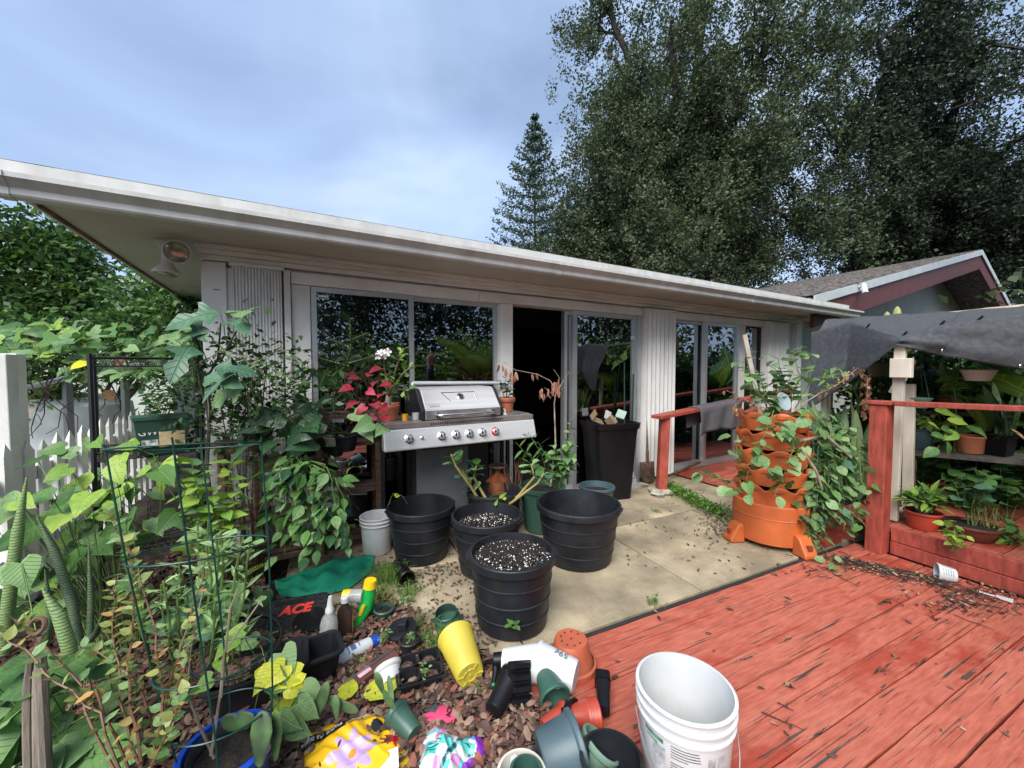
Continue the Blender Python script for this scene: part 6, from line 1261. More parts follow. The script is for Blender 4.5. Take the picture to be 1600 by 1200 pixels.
# lobed-leaf plant on the stand
t = plant('lobed_leaf_plant', 'plant with big pale lobed leaves left of the folded shutter', H(-4.95, -.62, .0)); LB = [lm('lobed', G4, .35), lm('lobed', G6, .5), lm('lobed', G4, .2)]
spray(t, [(345, 490, 2.25), (385, 485, 2.25), (300, 500, 2.25), (325, 520, 2.2), (280, 515, 2.3), (335, 575, 2.1), (320, 590, 2.1), (375, 580, 2.15), (385, 600, 2.15), (270, 530, 2.3), (365, 500, 2.2), (250, 525, 2.35), (300, 540, 2.2)], LB, .22, short=True, r=.004); stem(t, curve_pts((0, 0, 0), (0, 0, 1.3), 0, 6, .03), .016, .009, M_BARK); [stem(t, curve_pts((0, 0, z), rel(t, gd(px, py, 2.22)), -.03, 4, .02), .008, .004, M_BARK) for px, py, z in ((345, 505, 1.25), (300, 515, 1.2), (380, 500, 1.25), (330, 585, 1.1), (380, 595, 1.1))]
# trailing jade vine twigs
t = plant('trailing_vine', 'tangle of bare pale twigs with tiny green leaves over the plant stand', H(-4.72, -.52, .93)); tiny = [lm('round', G4), lm('round', G1)]
for pts in ([(300, 575, 2.2), (345, 548, 2.2), (400, 560, 2.25), (470, 600, 2.3)], [(330, 600, 2.2), (370, 580, 2.2), (440, 545, 2.3), (480, 575, 2.3)], [(340, 590, 2.2), (400, 630, 2.25), (405, 650, 2.25)], [(400, 560, 2.3), (395, 600, 2.3), (385, 630, 2.25)], [(430, 570, 2.3), (435, 620, 2.3), (445, 640, 2.3)], [(455, 570, 2.3), (450, 610, 2.3)], [(380, 560, 2.25), (420, 590, 2.3), (460, 610, 2.3)]): vine(t, [rel(t, gd(*q)) for q in pts], tiny, .016, .026, M_TWIG, .003, .2, .012)
pot('black pot high on the plant stand under the lobed leaves', H(-4.72, -.32, .951), .11, .085, .16, M_BLK, .006, .02, soil=.13); pot('dark pot on the plant stand under the spiky plant', H(-4.42, -.32, .821), .10, .08, .15, M_BLK, .006, .02, soil=.12); pot('black pot on the low plant stand with glossy leaves', H(-4.16, -.32, .821), .09, .07, .12, M_BLK, .006, .02, soil=.1)
t = plant('spiky_plant', 'dark spiky leaved plant in front of the folded shutter', H(-4.44, -.32, .94)); stem(t, curve_pts((0, 0, 0), (.02, 0, .52), 0, 5, .01), .012, .006, M_GSTEM)
for k in range(44): a = k * 2.4; z = .16 + .4 * k / 44; e = .15 + .7 * k / 44; link('leaf', lm('lance', G2, .25), t, lmat(Vector((0, 0, z)), Vector((math.cos(a), math.sin(a), e)), U3, .16 * (1 - .35 * k / 44), 0))
rosette(t, (.1, -.08, .2), 12, .2, lm('obov', G6), (5, 60))
# conifer seedling
t = plant('conifer_seedling', 'young conifer with feathery drooping branches before the window', H(-4.05, -.11, 1.10)); M_NDL = leafmat('needle', (.035, .085, .03), (.015, .045, .018), .4, .1)
def needles(pts, n, L_): 
    stem(t, pts, .006, .003, M_GSTEM); v = []; f = []
    for i in range(n):
        p, d = along(pts, (i + .5) / n); x = d.orthogonal().normalized(); y = d.cross(x); a = i * 2.4; q = (x * math.cos(a) + y * math.sin(a)) + d * .7; q.normalize(); s = q.cross(d).normalized() * .005; tip = p + q * L_ * (1 - .4 * i / n) + U3 * -.01; b0 = len(v); v += [p - s, p + s, tip]; f.append((b0, b0 + 1, b0 + 2))
    MB().add(v, f).build('needle_spray', M_NDL, t)
q = lambda px, py, y=2.62: rel(t, gd(px, py, y))
needles([Vector((0, 0, 0)), q(522, 585), q(540, 572), q(548, 545), q(547, 500), q(535, 490)], 240, .085)
for tip in ((450, 600), (470, 605), (440, 585), (500, 605), (470, 575)): needles([Vector((0, 0, .05)), q((tip[0] + 520) / 2, 578, 2.55), q(tip[0], tip[1], 2.5)], 120, .05)
for tip in ((500, 560), (590, 555), (575, 520), (515, 530)): needles([q(545, tip[1] + 12), q(tip[0], tip[1])], 70, .05)
pot('black pot on top of the ladder shelf holding the young conifer', H(-4.05, -.11, 1.101), .085, .065, .07, M_BLK, .006, .018, soil=.06)
# glossy heart-leaf pot
t = plant('glossy_philodendron', 'deep green glossy leaves on the low plant stand', H(-4.16, -.32, .92)); spray(t, [(415, 660, 2.35), (440, 650, 2.35), (425, 690, 2.35), (455, 680, 2.35), (480, 665, 2.4), (470, 690, 2.4), (400, 690, 2.35), (490, 690, 2.4), (445, 665, 2.5), (420, 640, 2.4), (460, 645, 2.5), (500, 660, 2.5)], [lm('heart', G2, .4), lm('heart', G2, .2)], .17)
# cascade
t = plant('cascading_hoya', 'mass of glossy green leaves cascading from a white pot to the ground', H(-4.28, -.50, .42)); HV_ = [lm('ovate', G1), lm('ovate', G2), lm('ovate', G1, .4), lm('ovate', G4)]
for k in range(17):
    sx_ = random.uniform(410, 545); vine(t, [rel(t, gd(455 + (sx_ - 470) * .3, random.uniform(705, 730), 2.45)), rel(t, gd(sx_, random.uniform(715, 760), 2.3)), rel(t, gd(sx_ + random.uniform(-25, 30), random.uniform(800, 870), 2.28))], HV_, .03, .085, M_GSTEM, .003, .45, .03)
pot('white pot half hidden in the cascading leaves', H(-4.30, -.44, .44) + Vector((0, 0, .0)), .085, .06, .2, M_CREAM, .006, .02, soil=.17)
pot('small terracotta pot on the ladder shelf', H(*(fac(522, 750, -.11)[0], -.11), .50), .055, .042, .11, M_TERRA, .005, .025, soil=.09); pk5 = pot('black pot on the right end of the ladder shelf', H(-3.80, -.11, .50), .08, .075, .19, M_BLK, .006, .02, soil=.17)
t = plant('ladder_shelf_plant', 'leafy green plant in the black pot beneath the caladium', H(-3.80, -.11, .68)); bushy(t, (0, 0, 0), .27, .15, 8, 8, [lm('ovate', G1), lm('ovate', G2)], .10, M_GSTEM, .004)
# caladium
t = plant('caladium', 'caladium with red pink heart leaves left of the grill', H(-3.98, -.12, .95)); spray(t, [(560, 590, 2.6), (575, 610, 2.55), (548, 605, 2.6), (590, 595, 2.6), (600, 615, 2.6), (585, 630, 2.5), (570, 635, 2.5), (555, 628, 2.6), (605, 635, 2.6), (545, 585, 2.7), (595, 575, 2.7), (578, 585, 2.6), (610, 600, 2.7), (565, 650, 2.5), (600, 650, 2.6), (585, 650, 2.55)], [lm('heart', CRL, .3), lm('heart', CRL, .5)], .085, M_RSTEM); spray(t, [(553, 645, 2.5), (580, 660, 2.45), (600, 668, 2.45), (570, 665, 2.5)], [lm('heart', DEAD, .5), lm('heart', G4, .5)], .13)
pot('black pot of the red caladium on the ladder shelf', H(-3.98, -.11, .88), .07, .06, .12, M_BLK, .006, .02, soil=.1)
# desert rose
t = plant('desert_rose', 'desert rose with white blossoms in the terracotta bowl on the grill', gH(.075, .22, SZ + .1)); stem(t, curve_pts((0, 0, 0), (0, 0, .1), 0, 3, .005), .03, .016, M_TWIG, 8, 'trunk'); LO = [lm('obov', G3, .2), lm('obov', G1, .2), lm('obov', G1, .1)]
for tip in ((600, 560), (630, 545), (640, 575), (618, 600), (605, 585), (638, 610)): P_ = curve_pts((0, 0, .09), rel(t, gd(tip[0], tip[1], 2.85)), -.02, 5, .008); stem(t, P_, .009, .005, M_TWIG); foliate(t, P_[3:], LO, 9, .075, .2, -.1, 1)
c = rel(t, gd(599, 553, 2.82))
for k in range(7):
    o = c + rv(.035) * Vector((1, .5, .6)); n_ = (Vector((0, -1, .5)) + rv(.5)).normalized(); fl_ = thing('blossom', None, None, o); fl_.parent = t
    for j in range(5): a = j * 1.257; x = n_.orthogonal().normalized(); y = n_.cross(x); link('petal', lm('obov', WFL, .1), fl_, lmat(Vector((0, 0, 0)), x * math.cos(a) + y * math.sin(a) + n_ * .25, n_, .032, 0, 1.3))
t = plant('small_shelf_plant', 'dark leaved little plant in the thick rimmed pot on the grill', gH(1.17, .30, SZ + .12)); bushy(t, (0, 0, 0), .24, .08, 4, 8, lm('ovate', G2), .05, M_DTWIG, .004)
t = plant('shelf_back_plant', 'yellow green leaves behind the bowl pot on the grill', gH(.14, .44, SZ + .1)); bushy(t, (0, 0, 0), .30, .06, 4, 7, lm('obov', G1), .07, M_GSTEM, .004)
# cut plumeria stems in the pot under the grill
t = plant('plumeria', 'leafy cut branches leaning out of the pot under the grill', Vector((-.16, 3.36, .30))); PL = [lm('obov', G6, .2), lm('obov', G4, .2), lm('ovate', G1)]
for pts, n in (([(760, 800, 3.3), (735, 760, 3.2), (712, 728, 3.1), (705, 710, 3.1)], 12), ([(755, 800, 3.3), (742, 770, 3.25), (722, 735, 3.2)], 12), ([(770, 800, 3.3), (800, 785, 3.15), (840, 755, 3.1), (850, 740, 3.1)], 9), ([(775, 800, 3.3), (810, 775, 3.2), (835, 745, 3.2), (830, 725, 3.2)], 10), ([(765, 790, 3.3), (740, 745, 3.3), (745, 725, 3.3)], 12)): P_ = [rel(t, gd(*q)) for q in pts]; stem(t, P_, .013, .007, P('plumeria_stem', (.35, .28, .1), .6), 7); foliate(t, P_[len(P_) - 2:], PL, n, .11, .0, -.1, 1)
spray(t, [(785, 775, 3.1), (778, 780, 3.05), (792, 770, 3.1)], lm('obov', G3), .07)
t = plant('yellow_weed', 'tiny yellow flower on the rim of the left black pot', Vector((gd(622, 775, 3.0).x, 3.0, .40))); spray(t, [(621, 771, 2.95), (624, 774, 2.95)], lm('round', G5), .035)
# basil and dead twig tree
t = plant('basil', 'leafy pale green basil behind the largest black pot', Vector((.86, 3.95, .2)) - Vector((.42, .35, 0))); b = Vector((0, 0, 0)); BL = [lm('ovate', G4, .3), lm('ovate', G1, .3), lm('heart', G4, .3)]
for k in range(7): tip = rel(t, gd(random.uniform(855, 905), random.uniform(655, 720), 3.45)); P_ = curve_pts(Vector((0, 0, .1)), tip, -.03, 5, .015); stem(t, P_, .005, .003, M_GSTEM); foliate(t, P_, BL, 13, .085, .3, .25, 1)
for tip in ((805, 690), (825, 675), (840, 690), (815, 715)): P_ = curve_pts(Vector((-.02, 0, .1)), rel(t, gd(*tip, 3.4)), -.03, 5, .01); stem(t, P_, .004, .002, M_GSTEM); foliate(t, P_[2:], lm('lance', G1, .3), 7, .11, .2, .2, 1)
t = plant('dead_sapling', 'dead pale sapling with shrivelled pink brown leaves before the dark doorway', Vector((.42, 3.52, .34))); 
def Q(*l): return [rel(t, gd(*q)) for q in l]
for pts, r0_ in ((Q((860, 760, 3.5), (868, 690, 3.5), (866, 630, 3.5), (869, 612, 3.5)), .010), (Q((869, 612, 3.5), (860, 595, 3.5), (840, 585, 3.5), (805, 578, 3.5), (788, 566, 3.5)), .005), (Q((869, 615, 3.5), (880, 595, 3.5), (890, 580, 3.5)), .005), (Q((869, 612, 3.5), (874, 590, 3.5), (865, 577, 3.5)), .004), (Q((868, 620, 3.5), (850, 605, 3.5)), .003), (Q((870, 612, 3.5), (885, 603, 3.5)), .003)): stem(t, pts, r0_, r0_ * .4, M_TWIG, 6, 'branch')
for px, py, n in ((803, 585, 9), (868, 605, 12), (850, 612, 7), (785, 572, 4), (872, 598, 7), (835, 586, 2)):
    for k in range(n): p = rel(t, gd(px + random.uniform(-6, 6), py + random.uniform(-6, 4), 3.5)); link('leaf', lm('lance', DPK, .3, .5), t, lmat(p, Vector((random.uniform(-.3, .3), random.uniform(-.3, .3), -1)), Vector((0, -1, 0)), random.uniform(.05, .09), random.uniform(-1, 1), 1.7))
# dried palm fibre and weeds
t = plant('dried_bundle', 'bundle of dried brown stalks between the grill and the pots', Vector((gd(808, 800, 3.55).x, 3.55, 0)))
for k in range(20): stem(t, curve_pts(Vector((random.uniform(-.06, .06), random.uniform(-.05, .05), 0)), rel(t, gd(805 + random.uniform(-18, 14), random.uniform(710, 740), 3.55)), 0, 4, .015), .005, .002, P('dried_stalk', (.18, .08, .045), .8, .3), 4, 'stalk')
def grass(t, base, n, L_, mat, spread=.06):
    v = []; f = []
    for i in range(n):
        a = random.uniform(0, 6.28); o = Vector(base) + Vector((random.gauss(0, spread), random.gauss(0, spread), 0)); d = Vector((math.cos(a), math.sin(a), 0)); l_ = L_ * random.uniform(.4, 1.1); w_ = d.cross(U3) * random.uniform(.0015, .003); k = random.uniform(.3, .9); b0 = len(v)
        m1_ = o + d * l_ * k * .35 + U3 * l_ * .6; m2_ = o + d * l_ * k + U3 * l_ * (.75 - .3 * k); v += [o - w_, o + w_, m1_ + w_, m1_ - w_, m2_]; f += [(b0, b0 + 1, b0 + 2, b0 + 3), (b0 + 3, b0 + 2, b0 + 4)]
    MB().add(v, f).build('blades', mat, t)['kind'] = 'stuff'
GR = leafmat('grass', (.24, .32, .07), (.10, .18, .04), .5, .3)
for (px, py, n, L_, lab) in ((605, 905, 420, .14, 'bright green grassy weed beside the teal cloth'), (590, 940, 160, .10, 'small grassy weed behind the feeder'), (690, 1010, 240, .11, 'grassy weed left of the yellow pot'), (672, 1040, 80, .07, 'thin weed in the cell tray'), (640, 930, 120, .09, 'weed between the small black pot and the round lid'), (560, 1040, 60, .06, 'sparse weed under the spray can'), (650, 985, 150, .08, 'weed behind the seedling pot'), (745, 1075, 30, .06, 'thin weed below the yellow pot'), (1020, 945, 18, .09, 'single weed growing at the deck edge'), (1025, 800, 30, .05, 'small weed in the paving joint')): t = plant('weed', lab, gz(px, py), 'weeds in the paving'); grass(t, (0, 0, 0), n, L_, GR, .055 if n > 100 else .02); bushy(t, (0, 0, 0), L_ * .8, .05, 3, 5, lm('ovate', G1), .02, M_GSTEM, .0015)
t = plant('creeping_weed', 'carpet of fresh green weeds along the door platform edge', gz(1085, 785), cat='weed'); CW = leafmat('weed_leaf', (.11, .22, .03), (.05, .12, .02)); n = 1500; pos = []
for i in range(n): u = random.random(); p = gz(1040, 762).lerp(gz(1130, 808), u) + Vector((random.gauss(0, .06), random.gauss(0, .10), random.uniform(.005, .07))); pos.append(tuple(rel(t, p)))
crown('foliage', np.array(pos), .035, [CW], t, np.zeros(n, int))
t = plant('pot_seedling', 'tiny seedling sprouting low on the front black pot', Vector((.005, 1.985, .12))); rosette(t, (0, 0, 0), 6, .035, lm('round', G1), (0, 50)); t2 = t
for px, py, lab in ((640, 1005, 'in the black pot behind the tray'), (660, 1060, 'in the right cell of the tray'), (600, 1002, 'beside the spray can cap'), (630, 945, 'beside the round lid')): t = plant('seedling', 'small green seedling ' + lab, gz(px, py, .06), 'seedlings'); bushy(t, (0, 0, 0), .06, .03, 4, 6, lm('ovate', G4), .022, M_GSTEM, .0015)
# yellow leaves
for px, py, s, rz_, lab in ((590, 1080, .17, .5, 'big fallen yellow leaf lying under the brown bar'), (450, 1120, .17, .9, 'fallen yellow leaf touching the yellow bag'), (560, 1085, .11, 1.6, 'second yellow leaf beside the white pot rim')): t = thing('fallen_leaf', lab, 'leaf', gz(px, py, .04)); link('blade', lm('ovate', G5, .1), t, lmat(Vector((-.05, -.03, 0)), Vector((math.cos(rz_), math.sin(rz_), .15)), U3, s, 0, 1.2)); stem(t, [Vector((-.05, -.03, 0)), Vector((-.09, -.06, -.01))], .002, .002, M_GSTEM)
# pothos with yellow leaves
t = plant('golden_pothos', 'pothos with bright yellow leaves trailing by the black planters', gz(430, 1095, 0)); spray(t, [(425, 1045, 1.5), (445, 1040, 1.5), (470, 1050, 1.5), (450, 1075, 1.45), (415, 1045, 1.55)], [lm('heart', G5), lm('heart', G5, .4)], .085); spray(t, [(440, 1020, 1.55), (425, 1055, 1.5), (400, 1000, 1.7)], lm('heart', G4, .2), .12); spray(t, [(365, 1000, 1.5), (330, 1060, 1.4), (345, 1030, 1.45), (380, 985, 1.6)], lm('heart', G3), .07)
t = plant('arrowhead_vine', 'pale arrowhead leaves among the cactus pads', gz(455, 1150, 0)); spray(t, [(475, 1075, 1.45), (465, 1100, 1.4), (440, 1120, 1.35), (490, 1090, 1.45), (455, 1135, 1.35)], lm('heart', G4, .3), .10)
# prickly pears
CAC = P('cactus_skin', (.07, .14, .045), .6, .3, 14, dirt=.3, dcol=(.14, .15, .06)); 
def pads(label, base, lst, grp='prickly pear pads'):
    t = plant('prickly_pear', label, base, grp, 'cactus'); sp = MB()
    for (a, c, w_) in lst:
        a, c = rel(t, gd(*a)), rel(t, gd(*c)); ax = c - a; L_ = ax.length; x, y, z = frame(a, c, Vector((0, -1, .2))); M3 = Matrix((x, y, z)).transposed()
        MB().lathe([(.0, 0), (w_ * .35, L_ * .05), (w_ * .62, L_ * .25), (w_, L_ * .6), (w_ * .85, L_ * .83), (w_ * .4, L_ * .97), (0, L_)], 14, a, M=M3 @ Matrix.Diagonal((1, .22, 1))).build('pad', CAC, t, True)
    return t
pads('prickly pear with upright pads near the bottom left of the yellow bag', gz(420, 1190, 0), [((405, 1200, 1.15), (410, 1110, 1.2), .035), ((398, 1120, 1.25), (368, 1128, 1.25), .03), ((430, 1190, 1.2), (432, 1110, 1.22), .022), ((390, 1135, 1.25), (345, 1125, 1.25), .028)])
pads('tall narrow cactus pads between pothos and yellow bag', gz(470, 1125, 0), [((478, 1140, 1.4), (470, 1080, 1.42), .028), ((490, 1130, 1.42), (512, 1065, 1.45), .022), ((500, 1090, 1.46), (560, 1112, 1.46), .02), ((526, 1125, 1.42), (524, 1085, 1.45), .016)])
gpc = lie('small green pot with cactus tipped behind the yellow bag', (618, 1112), (648, 1148), .06, .04, .048, .036, M_GRN)
pads('thin cactus stems growing out of the small tipped green pot', gz(612, 1105, .06), [((618, 1110, 1.42), (598, 1080, 1.5), .018), ((600, 1085, 1.5), (587, 1050, 1.52), .016), ((615, 1108, 1.44), (607, 1055, 1.5), .012)])
pads('cactus pads in the small black pot left of the kneeling pad', gz(408, 945, .1), [((412, 950, 1.95), (422, 920, 1.95), .03), ((405, 940, 1.95), (402, 915, 1.97), .028)]); pot('small black pot with cactus pads left of the kneeling pad', (*gz(406, 958, 0)[:2], 0), .075, .06, .11, M_BLK, .005, .016, soil=.09, group='loose plastic pots on the ground')
pot('dark green pot behind the cage under the fern', (*gz(372, 895, 0)[:2], 0), .075, .06, .11, M_GRN, .005, .016, soil=.09, group='loose plastic pots on the ground')
# ferns
FR = [frondmesh(leafmat('fern', (.14, .26, .04), (.08, .16, .03))), frondmesh(leafmat('fern2', (.24, .34, .07), (.14, .22, .04)), curl=.6)]
for px, py, y, n, s, lab in ((340, 870, 2.0, 7, .26, 'fern fronds under the tomato cage'), (438, 1062, 1.45, 4, .13, 'small fern frond over the black planter'), (395, 935, 1.85, 3, .16, 'little fern by the small cactus pot')): p = gd(px, py, y); t = plant('fern', lab, Vector((p.x, p.y, 0)), 'ferns'); rosette(t, (0, 0, .1 if n < 7 else .25), n, s, FR, (5, 55), name='frond'); stem(t, [Vector((0, 0, 0)), Vector((0, 0, .1 if n < 7 else .25))], .008, .006, M_BARK)

# --- planter tower plants
TW = Vector((2.2, 3.3, 0)); HL = [lm('heart', G4, .3), lm('round', G4, .2), lm('heart', G1, .3), lm('round', G4, .4)]
t = plant('tower_vine', 'round leaved green vines tumbling down the orange planter tower', TW + U3 * (TZ - .05))
for pts in ([(1210, 640, 3.0), (1200, 670, 2.9), (1185, 700, 2.88), (1170, 740, 2.9), (1160, 770, 2.9)], [(1200, 665, 2.95), (1225, 675, 2.87), (1260, 690, 2.85), (1240, 715, 2.85)], [(1180, 690, 2.9), (1195, 720, 2.88), (1215, 745, 2.86), (1245, 760, 2.86)], [(1165, 740, 2.95), (1150, 705, 2.98), (1150, 680, 3.0)], [(1235, 670, 2.88), (1240, 700, 2.86), (1225, 740, 2.86), (1210, 775, 2.86)], [(1160, 770, 2.9), (1130, 750, 3.1), (1090, 735, 3.4)], [(1260, 640, 3.0), (1275, 655, 2.95), (1290, 645, 3.0)]): vine(t, [rel(t, gd(*q)) for q in pts], HL, .035, .085, M_GSTEM, .0035, .3, .012)
t = plant('tower_top_plant', 'leafy plants and heart leaves sprouting from the top of the planter tower', TW + U3 * (TZ - .04))
for pts in ([(1200, 640, 3.2), (1180, 600, 3.15), (1160, 580, 3.15), (1165, 555, 3.15)], [(1215, 640, 3.2), (1225, 590, 3.2), (1215, 560, 3.2), (1190, 550, 3.2)], [(1230, 640, 3.2), (1250, 590, 3.2), (1240, 545, 3.2), (1255, 540, 3.2)], [(1225, 640, 3.25), (1235, 600, 3.25), (1200, 570, 3.2)], [(1240, 640, 3.2), (1265, 600, 3.2), (1270, 570, 3.2), (1258, 545, 3.2)], [(1210, 640, 3.2), (1190, 620, 3.1), (1170, 600, 3.1)]): vine(t, [rel(t, gd(*q)) for q in pts], HL, .045, .095, M_GSTEM, .004, .1, .02)
bushy(t, (0, 0, 0), .42, .24, 9, 12, [lm('ovate', G1), lm('ovate', G6), lm('ovate', G4)], .075, M_GSTEM, .004); spray(t, [(1240, 660, 2.95), (1265, 655, 2.95), (1205, 660, 2.9), (1290, 655, 3.0), (1300, 665, 3.0), (1280, 670, 2.95)], HL, .10)
p = rel(t, gd(1225, 630, 3.1)); t3 = thing('plant_saucer', 'pale blue saucer and cloth tucked in the tower top', 'saucer', gd(1222, 628, 3.12), rot=(R(70), .2, .3)); MB().lathe([(0, 0), (.06, 0), (.075, .015), (.07, .018), (0, .005)], 22).build('dish', P('pale_blue', (.3, .4, .42), .5), t3, True); MB().ring((0, 0, .016), .072, .003, 22, 5).build('lip', P('pale_blue', (0, 0, 0)), t3, True)
t = plant('dried_basil', 'dry brown seed stalks leaning out of the planter tower', TW + U3 * (TZ - .05))
for pts in ([(1200, 640, 3.1), (1165, 625, 3.1), (1135, 610, 3.1)], [(1240, 640, 3.1), (1280, 615, 3.1), (1310, 600, 3.1), (1340, 575, 3.15), (1355, 590, 3.15), (1355, 640, 3.15)], [(1150, 650, 3.1), (1150, 630, 3.1)]):
    P_ = [rel(t, gd(*q)) for q in pts]; stem(t, P_, .004, .002, M_TWIG)
    for k in range(60 if len(pts) > 3 else 22): p, d = along(P_, random.uniform(.2, 1)); link('leaf', lm('ovate', DEAD, .4, .6), t, lmat(p + rv(.015), rv(1.) + Vector((0, 0, -.5)), U3, random.uniform(.02, .045), 0))
# heap of vines to the right of the tower
t = plant('vine_heap', 'heap of round leaved vines spilling onto the deck right of the tower', D(.33, .22)); 
for k in range(22):
    sx_ = random.uniform(1255, 1345); vine(t, [rel(t, gd(sx_ + random.uniform(-15, 20), random.uniform(655, 700), 3.25)), rel(t, gd(sx_, random.uniform(720, 770), 3.1)), rel(t, gd(sx_ - 10 + random.uniform(-20, 15), random.uniform(790, 850), 3.0)) ], HL + [lm('heart', G6)], .035, .08, M_GSTEM, .003, .4, .03)
for pts in ([(1245, 690, 3.0), (1290, 680, 3.0), (1330, 715, 3.0)], [(1250, 700, 3.0), (1275, 735, 2.98), (1285, 765, 2.98)]): stem(t, [rel(t, gd(*q)) for q in pts], .012, .008, M_TWIG, 7)
vine(t, [rel(t, gd(1285, 850, 2.95)), rel(t, gz(1300, 880, .02)), rel(t, gz(1330, 900, .02))], HL, .05, .07)
t = plant('snake_plant', 'striped snake plant blades rising behind the planter tower', D(.75, .55)); VB = [lm('blade', VAR, .05, .5), lm('blade', VAR, .25, .5), lm('blade', leafmat('blade_dark', (.07, .14, .06), (.03, .07, .03)), .1, .5)]
for k in range(26): a = rel(t, gd(1310 + random.uniform(-25, 25), 800, 3.7)); a.z = max(.2, 0); e = Vector((random.uniform(-.35, .35), random.uniform(-.3, .1), 1)); link('blade', random.choice(VB), t, lmat(a, e, Vector((random.uniform(-.4, .4), -1, .1)), random.uniform(.6, .98), 0))
pot('dark pot of the snake plant behind the planter tower', D(.80, .55, .186), .17, .13, .22, M_BLK, .008, .03, soil=.19)
t = plant('cloth_edge_shrub', 'light green sprigs and brown leaves beneath the hanging corner of shade cloth', D(1.3, .55)); 
for pts in ([(1330, 620, 3.7), (1310, 590, 3.6), (1285, 578, 3.5)], [(1340, 620, 3.7), (1320, 580, 3.6), (1300, 572, 3.55)], [(1345, 600, 3.7), (1340, 585, 3.6)], [(1290, 610, 3.6), (1290, 590, 3.5)]): P_ = [rel(t, Vector((gd(1335, 700, 3.8).x, 3.8, .2)))] + [rel(t, gd(*q)) for q in pts]; stem(t, P_, .006, .003, M_GSTEM); foliate(t, P_[1:], [lm('lance', G3, .3), lm('lance', G4, .3), lm('ovate', G4)], 12, .085, .1, .1, 1)
for k in range(26): p = rel(t, gd(1352 + random.uniform(-8, 6), random.uniform(585, 650), 3.55)); link('leaf', lm('ovate', DEAD, .4, .6), t, lmat(p, Vector((random.uniform(-.4, .4), -.3, -1)), Vector((0, -1, 0)), random.uniform(.04, .075), 0))

# --- under the shade cloth
SH_ = 'crowded plants under the shade cloth'
def upshelf(px, off=.12):
    d = ray(px, 640); A = sb_ + sbn * off; k = (A.x * d.y - A.y * d.x) / (sbe.y * d.x - sbe.x * d.y); p = A + sbe * k; p.z = sb_.z + .003; return p
for i, (px, kind, lab) in enumerate(((1440, 0, 'dark leafy plant at the left of the rear shelf'), (1480, 1, 'striped blades on the rear shelf'), (1520, 2, 'light green bush on the rear shelf'), (1560, 1, 'tall blades at the right of the rear shelf'), (1600, 0, 'glossy leaves at the right end of the rear shelf'))):
    p = upshelf(px); pot('pot of the ' + lab, p, .10, .075, .15, (M_BLK, M_TERRA, M_GRN, M_BLK, M_CREAM)[i], .006, .02, group='pots under the shade cloth', soil=.12); t = plant('shelter_plant', lab, p + U3 * .12, SH_)
    if kind == 0: bushy(t, (0, 0, 0), .38, .2, 8, 10, [lm('ovate', G2), lm('ovate', G1)], .11, M_GSTEM, .004)
    elif kind == 1:
        for k in range(14): link('blade', lm('blade', VAR if k % 3 else G1, .1, .5), t, lmat(Vector((random.uniform(-.05, .05), random.uniform(-.05, .05), 0)), Vector((random.uniform(-.6, .6), random.uniform(-.4, .2), 1)), Vector((random.uniform(-.3, .3), -1, 0)), random.uniform(.3, .5), 0, 1.4))
    else: bushy(t, (0, 0, 0), .34, .18, 9, 10, [lm('lance', G3), lm('ovate', G4)], .09, M_GSTEM, .004)
for i, (px, py, y, h, lab) in enumerate(((1500, 790, 3.5, .5, 'leafy plant under the shelf behind the red pot'), (1570, 800, 3.2, .45, 'broad leaves under the shelf at the right'), (1440, 760, 3.9, .5, 'dim green plant under the shelf behind the dracaena'), (1600, 760, 3.5, .5, 'plant in the shade at the right edge under the shelf'))):
    p = gd(px, py, y); t = plant('shelter_plant', lab, Vector((p.x, p.y, .186)), SH_); bushy(t, (0, 0, 0), h, .2, 7, 9, [lm('ovate', G1, .3), lm('ovate', G2), lm('heart', G1)][i % 3:] or lm('ovate', G1), .12, M_GSTEM, .005)
SP = 'pots under the shade cloth'
def onshelf(px, off=.15): 
    d = ray(px, 700); A, Bv = sa + sn * off, se; k = (A.x * d.y - A.y * d.x) / (Bv.y * d.x - Bv.x * d.y) ; p = A + se * k; p.z = sa.z + .003; return p
def spt(label, p, r1, r0, h, m, **k): return pot(label, p, r1, r0, h, m, .006, .02, group=SP, soil=h * .85, **k)
p = onshelf(1433); spt('dark green grey pot at the left end of the plant shelf', p, .115, .085, .19, M_BLUEG); t = plant('shelf_plant', 'small leaved plant in the left pot of the plant shelf', p + U3 * .16); bushy(t, (0, 0, 0), .2, .1, 8, 9, [lm('lance', G1), lm('ovate', G4)], .06, M_GSTEM, .003); bushy(t, (.05, -.05, 0), .12, .22, 5, 8, lm('ovate', G3), .08, M_GSTEM, .003, droop=.4)
p = onshelf(1475, .12); t = plant('broad_leaf_plant', 'broad yellow green leaves between the shelf pots', p); spray(t, [(1460, 640, 3.3), (1480, 655, 3.25), (1470, 670, 3.2), (1490, 635, 3.3), (1455, 680, 3.2), (1480, 690, 3.15), (1500, 650, 3.3), (1465, 700, 3.1), (1450, 660, 3.3), (1495, 675, 3.2), (1510, 665, 3.2)], [lm('ovate', G3, .3), lm('ovate', G1, .3), lm('ovate', G1, .2)], .13)
p = onshelf(1515, .15); spt('square sided terracotta coloured pot in the middle of the plant shelf', p, .095, .085, .15, M_TERRA); p2 = onshelf(1560, .13); spt('black square looking pot on the plant shelf', p2, .115, .09, .19, M_BLKS, n=4, rot=(0, 0, 1.1))
t = plant('shelf_snake_plant', 'mottled snake plant in the black pot on the plant shelf', p2 + U3 * .16)
